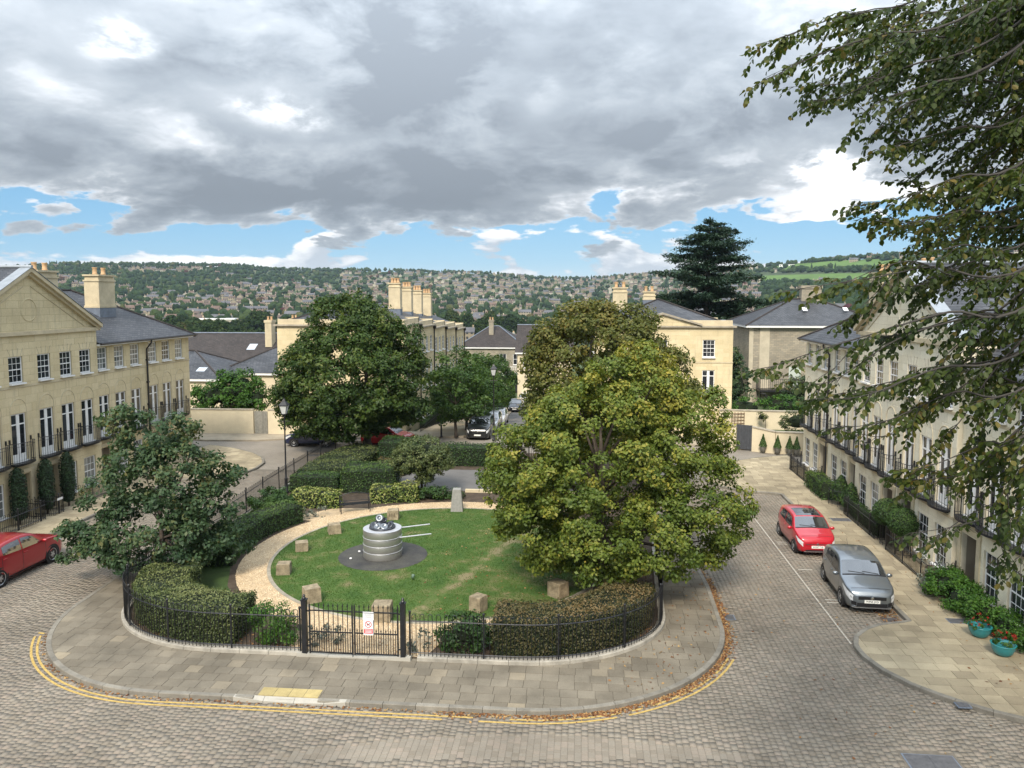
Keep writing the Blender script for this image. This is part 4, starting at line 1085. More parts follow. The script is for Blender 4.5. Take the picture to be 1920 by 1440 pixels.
# ------------------------------------------------------------------ the street terraces behind the garden
def wallbox(mb, x0, x1, y0, y1, z0, z1): mb.box(x0, x1, y0, y1, z0, z1)
def street_terrace(S):
    ys = [61.0, 66.7, 73.0, 79.3, 85.6, 91.8]
    XS, XB = 7.6, 18.2
    for i in range(5):
        ya, yb = ys[i], ys[i + 1]; dz = -.34 * i; g0 = street_z(yb) - .4
        names = ['first', 'second', 'third', 'fourth', 'fifth']
        root = empty('terraced_house', (S * XS, (ya + yb) / 2, 0), 0, f'{names[i]} house from the garden in the stepped terrace {"above the bollard" if S < 0 else "behind the olive-gold tree"}', 'house', 'terraced houses along the sloping street')
        top = 8.62 + dz; holes = []; o = (S * XS, ya, 0); L = yb - ya
        cs = [L * .2, L * .5, L * .8]
        for u in cs: holes += [(u - .5, u + .5, 6.35 + dz, 7.75 + dz), (u - .5, u + .5, 3.0 + dz, 5.2 + dz), (u - .5, u + .5, .5 + dz, 2.0 + dz)]
        mb = MB(); mb.wall(o, (0, 1, 0), (-S, 0, 0), L, g0, top, holes, .15)
        if i: mb.quad((S * XS, ya, g0), (S * XB, ya, g0), (S * XB, ya, top), (S * XS, ya, top))
        elif S < 0: mb.wall((S * XB, ya, 0), (1, 0, 0), (0, -1, 0), XB - XS, g0, top, [], .15)
        else:
            hs = [(8.3, 9.24, 6.31, 7.66), (8.3, 9.24, 3.3, 5.3), (4.7, 5.6, 6.31, 7.66), (4.7, 5.6, 3.3, 5.3), (1.4, 2.3, 6.31, 7.66)]
            mb.wall((S * XS, ya, 0), (1, 0, 0), (0, -1, 0), XB - XS, g0, top, hs, .15)
        mb.quad((S * XS, yb, g0), (S * XB, yb, g0), (S * XB, yb, top), (S * XS, yb, top)); mb.quad((S * XB, ya, g0), (S * XB, yb, g0), (S * XB, yb, top), (S * XB, ya, top))
        mb.build('wall', stone_cream, root, world=True)
        if i == 0: ashlar(root, (XS, ya, 0) if S > 0 else (-XB, ya, 0), (1, 0, 0), (0, -1, 0), XB - XS, .1, top - .02, (hs + [(-1, 20, 5.86, 5.96)]) if S > 0 else [(-1, 20, 5.86, 5.96)], ash_cream)
        if i == 0 and S > 0:
            for (a, c, za, zb) in hs:
                x = XS + (a + c) / 2
                put_window(root, sash(.94, 1.35, 3, 4, 'pav') if zb - za < 1.6 else french('pavf', .94, 2.0), (x, ya + .05, za), 0, 'window' if zb - za < 1.6 else 'french_window')
        for u in cs:
            for z, sp in ((6.35, sash(1.0, 1.4, 3, 4, 'st')), (3.0, french('stf', 1.0, 2.2)), (.5, sash(1.0, 1.5, 3, 4, 'st2'))):
                put_window(root, sp, (S * XS + S * .05, ya + u, z + dz), front_rz(S), single=True, gm=glass_net)
        # cornice and parapet
        mb = MB(); e = .22
        x0, x1 = sorted((S * (XS - e), S * (XB + e)))
        y0 = ya - (e if i == 0 else 0)
        mb.box(x0, x1, y0, yb, top, top + .13); mb.build('cornice', stone_sooty, root, world=True)
        mb = MB(); 
        xa, xb = sorted((S * (XS + .05), S * (XS + .35))); mb.box(xa, xb, ya, yb, top + .13, top + .55)
        if i == 0: xa, xb = sorted((S * (XS + .35), S * (XB - .05))); mb.box(xa, xb, ya + .05, ya + .35, top + .13, top + .55)
        xa, xb = sorted((S * (XS + .05), S * (XB - .3))); mb.box(xa, xb, yb - .3, yb, top + .13, top + .62)
        mb.build('parapet', stone_trim, root, world=True)
        mb = MB(); zt, zr, xm = top + .25, top + 2.15, S * (XS + 5.3)
        if i == 0:
            h = ya + 5.2
            mb.poly([(S * (XS + .35), ya + .3, zt), (S * (XB - .3), ya + .3, zt), (xm, h, zr)])
            mb.poly([(S * (XS + .35), ya + .3, zt), (xm, h, zr), (xm, yb, zr), (S * (XS + .35), yb, zt)]); mb.poly([(S * (XB - .3), ya + .3, zt), (xm, h, zr), (xm, yb, zr), (S * (XB - .3), yb, zt)])
        else:
            mb.quad((S * (XS + .35), ya, zt), (xm, ya, zr), (xm, yb, zr), (S * (XS + .35), yb, zt)); mb.quad((S * (XB - .3), ya, zt), (xm, ya, zr), (xm, yb, zr), (S * (XB - .3), yb, zt))
            mb.poly([(S * (XS + .35), ya, zt), (S * (XB - .3), ya, zt), (xm, ya, zr)])
        rf = mb.build('roof', slate, root, world=True)
        mb = MB()
        if i == 0: mb.tube([(S * (XS + .35), ya + .3, zt + .02), (xm, ya + 5.2, zr + .03), (S * (XB - .3), ya + .3, zt + .02)], .08, 5)
        mb.tube([(xm, ya + (5.2 if i == 0 else 0), zr + .03), (xm, yb, zr + .03)], .08, 5)
        mb.build('ridge_tile', slate_brown, rf, loc=tuple(-v for v in root.location))
        mb = MB(); mb.tube([(S * (XS - .09), yb - .1, top - .1), (S * (XS - .09), yb - .1, g0 + .4)], .06, 5)
        mb.box(*sorted((S * (XS - .26), S * XS)), yb - .24, yb + .04, top - .3, top - .02); mb.build('downpipe', pipe_black, root, world=True)
        if i < 4 and S < 0:
            cy = [69.6, 74.6, 79.8, 85.2][i]
            cy = min(max(cy, ya + .6), yb + 3)
            chimney(root, S * 10.45 + (-.1 * i), cy, 1.06, .8, top + .75, 12.25 - .28 * i, 3, 'x', .5)
        if S > 0 and i == 0:
            mb = MB(); xm2 = 12.8
            mb.hull([(xm2 - 2.75, ya - .16, top + .13), (xm2 + 2.75, ya - .16, top + .13), (xm2, ya - .16, top + .98)], [(xm2 - 2.75, ya + .3, top + .13), (xm2 + 2.75, ya + .3, top + .13), (xm2, ya + .3, top + .98)])
            mb.build('pediment', stone_cream, root, world=True)
            mb = MB()
            for s_ in (-1, 1): mb.hull([(xm2 + s_ * 3.0, ya - .36, top + .13), (xm2 + s_ * 3.0, ya + .3, top + .13), (xm2 + s_ * 3.0, ya + .3, top + .27), (xm2 + s_ * 3.0, ya - .36, top + .27)], [(xm2, ya - .36, top + 1.0), (xm2, ya + .3, top + 1.0), (xm2, ya + .3, top + 1.15), (xm2, ya - .36, top + 1.15)])
            mb.build('raking_cornice', stone_sooty, root, world=True)
            mb = MB(); mb.box(XS - .02, XB + .02, ya - .04, ya + .02, 5.86, 5.96); mb.build('string_course', stone_trim, root, world=True)
            chimney(root, 9.6, 63.6, 1.15, .9, 9.6, 11.75, 2, 'x', .3); chimney(root, 12.25, 67.5, 1.0, .8, 10.4, 11.45, 2, 'x', .3)
street_terrace(-1); street_terrace(1)

# ------------------------------------------------------------------ far end of the street
def simple_house(name, label, cx, cy, w, d, zb, ze, zr, wall, roofm, rz=0.0, hip=1.0, wins=(), chims=(), eave=.35, cat='house', fascia=True, group=None):
    """hip- or gable-roofed house, front facing -Y before rotation; wins: (x, z, w, h, cols, rows)"""
    root = empty(name, (cx, cy, 0), rz, label, cat, group)
    mb = MB(); holes = [(x - ww / 2 + w / 2, x + ww / 2 + w / 2, z, z + hh) for x, z, ww, hh, c, r in wins]
    mb.wall((-w / 2, -d / 2, 0), (1, 0, 0), (0, -1, 0), w, zb, ze, holes, .14)
    for x in (-w / 2, w / 2): mb.quad((x, -d / 2, zb), (x, d / 2, zb), (x, d / 2, ze), (x, -d / 2, ze))
    mb.quad((-w / 2, d / 2, zb), (w / 2, d / 2, zb), (w / 2, d / 2, ze), (-w / 2, d / 2, ze))
    if hip == 0:
        for x in (-w / 2, w / 2): mb.poly([(x, -d / 2, ze), (x, d / 2, ze), (x, 0, zr)])
    mb.build('wall', wall, root)
    for x, z, ww, hh, c, r in wins:
        me, panes, dd, w_, h_ = sash(ww, hh, c, r, ('sh', ww, hh, c, r))
        o = link('window', me, root, (x, -d / 2 + .05, z))
        mb = MB()
        for px, pz, pw, ph in panes: mb.quad((px - pw / 2, .03, pz - ph / 2), (px + pw / 2, .03, pz - ph / 2), (px + pw / 2, .03, pz + ph / 2), (px - pw / 2, .03, pz + ph / 2))
        mb.build('pane', glass, o)
    mb = MB(); e = eave; a, b_ = w / 2 + e, d / 2 + e; h = hip * min(a - .1, b_)
    mb.quad((-a, -b_, ze), (a, -b_, ze), (a - h, 0, zr), (-a + h, 0, zr)); mb.quad((-a, b_, ze), (a, b_, ze), (a - h, 0, zr), (-a + h, 0, zr))
    if hip: mb.poly([(-a, -b_, ze), (-a, b_, ze), (-a + h, 0, zr)]); mb.poly([(a, -b_, ze), (a, b_, ze), (a - h, 0, zr)])
    rf = mb.build('roof', roofm, root)
    mb = MB()
    if hip:
        for s_ in (-1, 1):
            for t in (-1, 1): mb.bar((s_ * a, t * b_, ze + .02), (s_ * (a - h), 0, zr + .02), .09, 5)
    mb.bar((-a + h, 0, zr + .03), (a - h, 0, zr + .03), .09, 5); mb.build('ridge_tile', lead if roofm is slate_brown else slate_brown, rf)
    if fascia:
        mb = MB(); mb.box(-a + .03, a - .03, -b_ + .03, -d / 2 + .02, ze - .2, ze - .01); mb.box(-a + .03, -w / 2 + .02, -d / 2 + .03, b_ - .03, ze - .2, ze - .01); mb.box(w / 2 - .02, a - .03, -d / 2 + .03, b_ - .03, ze - .2, ze - .01)
        mb.build('fascia', white_paint, root)
    for (x, y, cw, cd, z0, z1, n) in chims:
        c = MB().box(x - cw / 2, x + cw / 2, y - cd / 2, y + cd / 2, z0, z1 - .3).box(x - cw / 2 - .08, x + cw / 2 + .08, y - cd / 2 - .08, y + cd / 2 + .08, z1 - .3, z1).build('chimney', wall if wall is not render_cream else stone_trim, root)
        for i in range(n): link('chimney_pot', PANE['pot'], c, (x + (i - (n - 1) / 2) * .42, y, z1))
    return root, rf
vz = -4.6
r, rf = simple_house('villa', 'stone villa with a wide brown hipped roof at the far end of the street', -8.1, 128.0, 10.6, 9.5, vz - .6, 2.9, 6.1, stone_rubble, slate_brown, hip=.95,
    wins=[(4.1, .1, 1.1, 1.75, 2, 2), (1.9, .1, 1.1, 1.75, 2, 2), (-2.5, .1, 1.1, 1.75, 2, 2), (1.4, -3.6, 1.1, 1.9, 2, 2)], chims=[(-.3, -1.8, .75, .7, 4.5, 7.2, 2), (-5.4, 0, .7, .7, 3, 5.0, 1)])
mb = MB(); mb.box(1.9, 5.0, -6.2, -4.75, -1.55, -1.3)
for x in (2.0, 4.9): mb.box(x - .1, x + .1, -6.15, -5.95, vz, -1.55)
for i in range(11): mb.box(1.95 + i * .3, 2.0 + i * .3, -6.18, -6.14, -1.3, -.15)
mb.box(1.9, 5.0, -6.2, -6.12, -.15, -.08); mb.build('porch_balcony', white_paint, r)
mb = MB(); mb.box(3.3, 4.6, -4.77, -4.7, vz, -2.0); mb.build('door', pipe_black, r)
simple_house('cottage', 'brown-roofed cottage with a dormer half hidden behind the olive-gold tree', 1.2, 112, 7.5, 8, -4.5, 3.2, 6.9, render_cream, slate_brown, hip=0.0, wins=[(-2.4, 1.0, 1.1, 1.5, 2, 2)])
simple_house('house', 'low tan house with a brown roof between the pavilion and the grey stone villa', 25.2, 92.0, 9, 8, 0, 5.6, 8.2, render_cream, slate_brown, hip=0.0, wins=[(-3.2, 3.4, 1.0, 1.5, 2, 2), (0, 3.4, 1.0, 1.5, 2, 2)])

# grey stone villa on the right
r, rf = simple_house('stone_villa', 'tall grey rubble stone villa with a hipped slate roof behind the garden walls', 28.6, 80.0, 12.6, 10.5, .4, 8.3, 10.75, stone_rubble, slate, hip=.98, eave=.45,
    wins=[(1.9, 6.4, 1.05, 1.35, 1, 2), (1.85, 4.0, 1.15, 1.75, 1, 2), (1.35, 1.65, 1.55, 1.25, 2, 2), (-2.4, .5, 1.0, 1.6, 2, 2), (5.0, 4.0, 1.1, 1.7, 1, 2)],
    chims=[(.6, 0, 1.9, .95, 10.0, 12.1, 0)])
mb = MB()
for x in (-4.9,): mb.box(x - .45, x + .45, -5.29, -5.25, .4, 8.1)
mb.box(-6.33, -5.95, -5.3, -5.25, .4, 8.1); mb.build('quoin_band', M('pale_quoins', (.47, .42, .32), .9, .12, 2), r)
mb = MB(); mb.box(-5.6, -.9, -7.0, -5.25, 2.2, 2.36)
for i in range(27):
    x = -5.58 + i * .18; mb.box(x, x + .025, -6.99, -6.965, 2.36, 3.4)
for x in (-5.6, -.93): 
    for i in range(9): mb.box(x, x + .025, -6.97 + i * .2, -6.945 + i * .2, 2.36, 3.4)
mb.box(-5.6, -.9, -7.0, -6.96, 3.38, 3.43); mb.bar((-5.5, -6.9, .2), (-5.5, -6.9, 2.2), .05, 5); mb.bar((-1.0, -6.9, .2), (-1.0, -6.9, 2.2), .05, 5)
for i in range(9): mb.box(-4.8 + i * .22 - .8, -4.8 + i * .22 - .4, -7.9, -7.1, 2.1 - i * .22, 2.14 - i * .22)
mb.build('iron_balcony', black_iron, r)
mb = MB(); mb.box(-2.6, -1.5, -5.28, -5.24, 2.36, 4.4); mb.build('door', M('pale_green_door', (.45, .50, .45), .6, .05, 3), r)
mb = MB()
for x, w_ in ((-.9, .42), (2.9, .42)):
    mb.quad((x, -3.2, 9.62), (x + w_, -3.2, 9.62), (x + w_, -2.6, 9.93), (x, -2.6, 9.93))
o = mb.build('rooflight', white_paint, r); o.location = (0, -.02, .03)

# cream houses behind the left garden wall
def skylight(parent, pts):
    mb = MB(); mb.poly(pts); mb.build('skylight', M('skylight_glass', (.45, .50, .56), .12, .1, 3) if 'skylight_glass' not in MATS else MATS['skylight_glass'], parent)
rA, f = simple_house('house', 'cream house with a hipped slate roof and two skylights above the bushy garden wall', -21.2, 73.5, 10.8, 11, -.4, 4.05, 6.85, render_cream, slate, hip=.98, eave=.3)
for i in range(2): skylight(rA, [(2.2 + i * 1.3, -2.9 + i * .5, 5.36 + i * .26), (2.9 + i * 1.3, -2.9 + i * .5, 5.36 + i * .26), (2.9 + i * 1.3, -2.2 + i * .5, 5.71 + i * .26), (2.2 + i * 1.3, -2.2 + i * .5, 5.71 + i * .26)])
rB, f = simple_house('house', 'cream house with a low slate roof against the end of the cypress-fronted row', -30.2, 68.5, 11.0, 9, -.4, 3.9, 6.0, render_cream, slate, hip=.98, eave=.3)
for i in range(2): skylight(rB, [(1.0 + i * 1.9, -3.6, 4.45), (1.8 + i * 1.9, -3.6, 4.45), (1.8 + i * 1.9, -2.9, 4.74), (1.0 + i * 1.9, -2.9, 4.74)])
rC, f = simple_house('house', 'long dark-roofed house with a pair of skylights and twin chimneys behind the cream houses', -29.5, 92, 24, 10, -1, 3.5, 6.5, render_cream, slate_brown, hip=0.0, eave=.3, chims=[(-1.3, -2.2, .8, 1.2, 5, 8.2, 2), (.5, 1, .8, 1.2, 6, 8.3, 2)])
for x in (-3.9, 5.8, 7.4): skylight(rC, [(x, -3.2, 4.70), (x + 1.0, -3.2, 4.70), (x + 1.0, -2.1, 5.32), (x, -2.1, 5.32)])

# garden walls
def garden_wall(label, pts, h0s, h1s, th=.3, mat=None, cope=stone_sooty):
    root = empty('garden_wall', (*pts[0], 0), 0, label, 'wall')
    mb = MB(); cp = MB()
    for i in range(len(pts) - 1):
        a, b_ = pts[i], pts[i + 1]; dx, dy = b_[0] - a[0], b_[1] - a[1]; L = math.hypot(dx, dy); nx, ny = -dy / L * th / 2, dx / L * th / 2
        def sec(p, z0, z1, k=1.0): return [(p[0] - nx * k, p[1] - ny * k, z0), (p[0] + nx * k, p[1] + ny * k, z0), (p[0] + nx * k, p[1] + ny * k, z1), (p[0] - nx * k, p[1] - ny * k, z1)]
        mb.hull(sec(a, h0s[i], h1s[i]), sec(b_, h0s[i + 1], h1s[i + 1])); cp.hull(sec(a, h1s[i] + .002, h1s[i] + .08, 1.3), sec(b_, h1s[i + 1] + .002, h1s[i + 1] + .08, 1.3))
    mb.build('wall', mat or render_cream, root, world=True); cp.build('coping', cope, root, world=True); return root
lw = garden_wall('cream rendered garden wall with a grey plank gate below the big bush', [(-26.0, 58.75), (-19.45, 58.95)], [0, 0], [2.0, 2.0])
garden_wall('short stretch of cream garden wall beside the grey plank gate', [(-18.25, 58.95), (-15.5, 59.1)], [0, 0], [2.0, 2.0])
gt = empty('garden_gate', (-18.85, 58.9, .1), 0, 'weathered grey plank gate in the cream garden wall', 'gate')
pm = M('grey_weathered_wood', (.27, .26, .225), .9, .2, 6, obj=.15, fine=.2)
pk = MB().box(-.073, .073, -.03, .03, 0, 1.8).mesh('plank', pm)
for i in range(7): link('plank', pk, gt, (-.465 + i * .155, random.uniform(-.004, .004), random.uniform(0, .015)))
for S_, pts, lab in ((1, [(15.6, 57.2), (17.7, 56.2)], 'short cream garden wall left of the dark gate'), (1, [(18.75, 55.9), (20.2, 55.2), (24.5, 54.6)], 'cream rendered garden wall with potted cones standing against it')):
    garden_wall(lab, pts, [0] * len(pts), [1.72] * len(pts) if len(pts) == 2 else [1.72, 1.5, 1.5])
gt = empty('garden_gate', (18.2, 56.05, .1), rad(-22), 'dark grey solid gate in the cream wall by the potted cones', 'gate')
pk2 = MB().box(-.09, .09, -.03, .03, 0, 1.75).mesh('plank', M('dark_gate_paint', (.06, .065, .075), .6, .15, 5, obj=.1))
for i in range(6): link('plank', pk2, gt, (-.475 + i * .19, 0, 0))
uw = garden_wall('upper cream terrace wall carrying wooden trellis panels', [(17.2, 60.5), (22.6, 60.1), (27, 60)], [.2, .2, .2], [2.25, 2.25, 2.25])
tm = M('trellis_wood', (.16, .10, .06), .8, .2, 6)
for cx in (18.55, 21.6):
    t = empty('trellis', (cx, 60.2, 1.0), 0, 'brown wooden trellis panel fixed to the upper terrace wall, ' + ('nearer the pavilion' if cx < 20 else 'nearer the stone villa steps'), 'trellis', None)
    lat = MB().box(-.025, .025, -.04, -.015, 0, 1.15).mesh('lath', tm); lah = MB().box(-.5, .5, -.06, -.04, -.025, .025).mesh('lath', tm)
    for i in range(5): link('lath', lat, t, (-.46 + i * .23, 0, 0))
    for i in range(5): link('lath', lah, t, (0, 0, .06 + i * .25))

# ------------------------------------------------------------------ vegetation
def unit(v): return v / np.maximum(np.linalg.norm(v, axis=-1, keepdims=True), 1e-9)
def leaf_quads(rng, C, Nrm, size, jitter=.35, aspect=.62, droop=.25):
    """rhombic leaves at points C with approximate normals Nrm"""
    n = len(C); N = unit(Nrm + rng.normal(0, jitter, (n, 3)))
    T = unit(np.cross(N, rng.normal(0, 1, (n, 3)))); B = np.cross(N, T)
    L = size * rng.uniform(.65, 1.35, (n, 1)); Wd = L * aspect
    V = np.zeros((n, 4, 3)); V[:, 0] = C - T * L * .5; V[:, 2] = C + T * L * .5 - N * L * droop
    V[:, 1] = C + B * Wd * .5; V[:, 3] = C - B * Wd * .5
    return V
def leaves_mesh(name, V, tint, mat):
    n = len(V); return np_mesh(name, V.reshape(-1, 3), np.arange(n * 4).reshape(-1, 4), mat, np.repeat(tint, 4))
def crown_points(rng, lobes, dens, shell=.8):
    """clump centres spread over the outer parts of the lobes: arrays centre, outward, lobe height"""
    Cs, Os = [], []
    for (c, r) in lobes:
        c = np.array(c, float); r3 = np.array(r if hasattr(r, '__len__') else (r, r, r), float)
        n = max(4, int(dens * 4 * math.pi * (r3.prod() ** (2 / 3))))
        d = unit(rng.normal(0, 1, (n, 3))); rr = np.where(rng.random(n) < shell, rng.uniform(.82, 1.08, n), rng.uniform(.3, .85, n))
        p = c + d * r3 * rr[:, None]; keep = np.ones(n, bool)
        for (c2, r2) in lobes:
            q = np.array(r2 if hasattr(r2, '__len__') else (r2,) * 3, float)
            dd = np.linalg.norm((p - np.array(c2)) / q, axis=1); keep &= ~((dd < .62) & (rng.random(n) < .85))
        Cs.append(p[keep]); Os.append(d[keep])
    return np.vstack(Cs), np.vstack(Os)
def foliage(name, lobes, mat, parent=None, dens=1.6, clump=.5, per=60, size=.16, seed=1, tint=(.0, .75), topgold=0.0, zmin=.5, flatten=.75, jitter=.4, upw=.45, floor=None, gap=0.0, loc=(0, 0, 0)):
    rng = np.random.default_rng(seed); C, O = crown_points(rng, lobes, dens)
    if gap: k = rng.random(len(C)) > gap; C, O = C[k], O[k]
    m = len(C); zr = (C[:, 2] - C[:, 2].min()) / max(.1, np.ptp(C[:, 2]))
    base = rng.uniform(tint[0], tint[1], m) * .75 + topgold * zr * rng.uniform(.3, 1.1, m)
    cr = clump * rng.uniform(.6, 1.35, m); cnt = np.maximum(6, (per * (cr / clump) ** 2 * rng.uniform(.7, 1.3, m)).astype(int))
    idx = np.repeat(np.arange(m), cnt); n = len(idx)
    d = unit(rng.normal(0, 1, (n, 3)) + O[idx] * .5); rad_ = cr[idx] * rng.random(n) ** .45
    P = C[idx] + d * rad_[:, None] * np.array([1, 1, flatten])
    if floor is not None: k = P[:, 2] > floor; P, d, idx = P[k], d[k], idx[k]; n = len(idx)
    N = d * .55 + np.array([0, 0, upw]) + O[idx] * .35
    V = leaf_quads(rng, P, N, size, jitter)
    t = np.clip(base[idx] + rng.normal(0, .13, n), 0, 1)
    o = link(name, leaves_mesh(name, V - np.array(loc), t, mat), parent); return o, C
def limbs(parent, base, top_z, centres, r0, seed=1, nl=14, mat=None, lean=(0, 0), fork=.35, name='trunk'):
    rng = random.Random(seed); mb = MB(); b = Vector(base); L = parent.location
    tp = Vector((b.x + lean[0], b.y + lean[1], top_z))
    pts = [b + (tp - b) * t + Vector((rng.uniform(-.06, .06), rng.uniform(-.06, .06), 0)) * (t > 0) for t in (0, .08, .3, .55, .8, 1)]
    mb.tube(pts, [r0 * 1.35, r0 * 1.02, r0 * .85, r0 * .62, r0 * .36, r0 * .12], 10)
    mb.build(name, bark, parent, True, world=True)
    cs = list(centres); rng.shuffle(cs); mb = MB()
    for c in cs[:nl]:
        c = Vector(c); t = min(.92, max(fork, (c.z - b.z) / max(.1, (top_z - b.z)) * .62)); s = b + (tp - b) * t
        mid = s.lerp(c, .5) + Vector((rng.uniform(-.2, .2), rng.uniform(-.2, .2), -.12 * (c - s).length + rng.uniform(0, .3)))
        mb.tube([s, mid, c], [r0 * .34, r0 * .2, r0 * .05], 6)
    mb.build('limb', bark, parent, True, world=True)
def tree(label, base, lobes, mat, cat='tree', name='tree', r0=.2, top=None, seed=1, nl=16, group=None, **kw):
    root = empty(name, base, 0, label, cat, group)
    o, C = foliage('crown', lobes, mat, root, seed=seed, loc=base, **kw)
    zt = top or base[2] + .74 * (max(c[2] for c, r in lobes) - base[2])
    limbs(root, base, zt, [tuple(c) for c in C], r0, seed, nl); return root
def LB(Y, L):
    """lobes given by where the photograph shows their centres on the plane y = Y (+ depth offset)"""
    return [(tuple(at(px, py, Y + dy)), r) for px, py, dy, r in L]

# big yellow-green tree on the right of the garden
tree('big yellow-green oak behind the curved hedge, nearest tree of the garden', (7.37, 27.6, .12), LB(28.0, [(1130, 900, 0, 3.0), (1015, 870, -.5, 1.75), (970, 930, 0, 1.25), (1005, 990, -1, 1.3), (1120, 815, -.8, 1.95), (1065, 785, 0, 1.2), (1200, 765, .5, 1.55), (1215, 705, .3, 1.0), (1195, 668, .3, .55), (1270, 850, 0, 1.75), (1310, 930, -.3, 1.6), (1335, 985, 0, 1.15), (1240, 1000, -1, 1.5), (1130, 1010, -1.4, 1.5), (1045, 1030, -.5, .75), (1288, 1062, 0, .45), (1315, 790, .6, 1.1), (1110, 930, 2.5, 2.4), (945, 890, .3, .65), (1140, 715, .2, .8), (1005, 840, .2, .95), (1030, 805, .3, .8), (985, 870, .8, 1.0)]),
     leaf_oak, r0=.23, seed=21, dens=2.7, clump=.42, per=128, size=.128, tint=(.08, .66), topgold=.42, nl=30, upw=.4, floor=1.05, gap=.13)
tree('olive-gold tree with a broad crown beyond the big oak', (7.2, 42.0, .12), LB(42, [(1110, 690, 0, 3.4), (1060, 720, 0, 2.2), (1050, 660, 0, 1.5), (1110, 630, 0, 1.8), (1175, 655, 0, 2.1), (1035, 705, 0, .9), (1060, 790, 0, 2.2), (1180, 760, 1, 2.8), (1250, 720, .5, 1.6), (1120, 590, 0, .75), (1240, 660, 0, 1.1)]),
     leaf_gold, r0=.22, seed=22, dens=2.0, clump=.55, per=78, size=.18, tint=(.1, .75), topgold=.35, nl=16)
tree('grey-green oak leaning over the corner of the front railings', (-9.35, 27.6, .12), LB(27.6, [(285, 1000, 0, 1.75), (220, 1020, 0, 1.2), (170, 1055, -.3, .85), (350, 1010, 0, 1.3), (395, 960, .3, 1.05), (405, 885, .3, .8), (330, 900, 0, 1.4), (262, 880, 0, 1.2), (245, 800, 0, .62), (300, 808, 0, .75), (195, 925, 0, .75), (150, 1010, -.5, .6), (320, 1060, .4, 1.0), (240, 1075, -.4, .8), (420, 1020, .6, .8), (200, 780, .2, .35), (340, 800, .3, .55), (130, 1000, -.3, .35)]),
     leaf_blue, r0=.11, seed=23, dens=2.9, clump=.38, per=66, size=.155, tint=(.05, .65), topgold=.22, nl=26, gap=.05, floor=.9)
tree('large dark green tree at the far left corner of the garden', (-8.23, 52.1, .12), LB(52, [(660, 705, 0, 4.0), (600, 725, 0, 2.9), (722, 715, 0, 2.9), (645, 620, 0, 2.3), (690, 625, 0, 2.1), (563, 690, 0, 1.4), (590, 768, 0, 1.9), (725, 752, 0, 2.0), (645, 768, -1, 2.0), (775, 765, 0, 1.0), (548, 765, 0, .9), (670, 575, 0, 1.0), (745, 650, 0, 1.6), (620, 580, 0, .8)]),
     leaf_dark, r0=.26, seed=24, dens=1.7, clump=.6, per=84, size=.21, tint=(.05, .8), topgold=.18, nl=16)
for i, (X, Y, px, top, w, sd) in enumerate([(-3.12, 58.75, 858, 668, 2.1, 31), (-2.9, 62.8, 885, 672, 1.9, 32), (-3.2, 69.0, 900, 668, 2.0, 33), (-3.3, 77.0, 915, 660, 2.0, 34), (-3.6, 88.0, 936, 655, 2.2, 35)]):
    zb = street_z(Y) + .1; c = at(px, top + 50, Y)
    lobes = [((X, Y, c.z - .3), (w * 1.05, w * 1.05, w * .95)), ((X - .8, Y + .3, c.z - 1.3), w * .8), ((X + .9, Y, c.z - 1.2), w * .8), ((X, Y - .4, c.z + 1.0), w * .7)]
    tree(['street tree nearest the black bollard', 'second street tree, behind the bollard tree', 'third street tree along the sloping pavement', 'fourth street tree along the sloping pavement', 'farthest street tree, near the end villa'][i],
         (X, Y, zb), lobes, leaf_street, r0=.12, seed=sd, dens=1.3, clump=.55, per=44, size=.22, tint=(.05, .7), topgold=.15, nl=10, group='street trees along the sloping pavement')

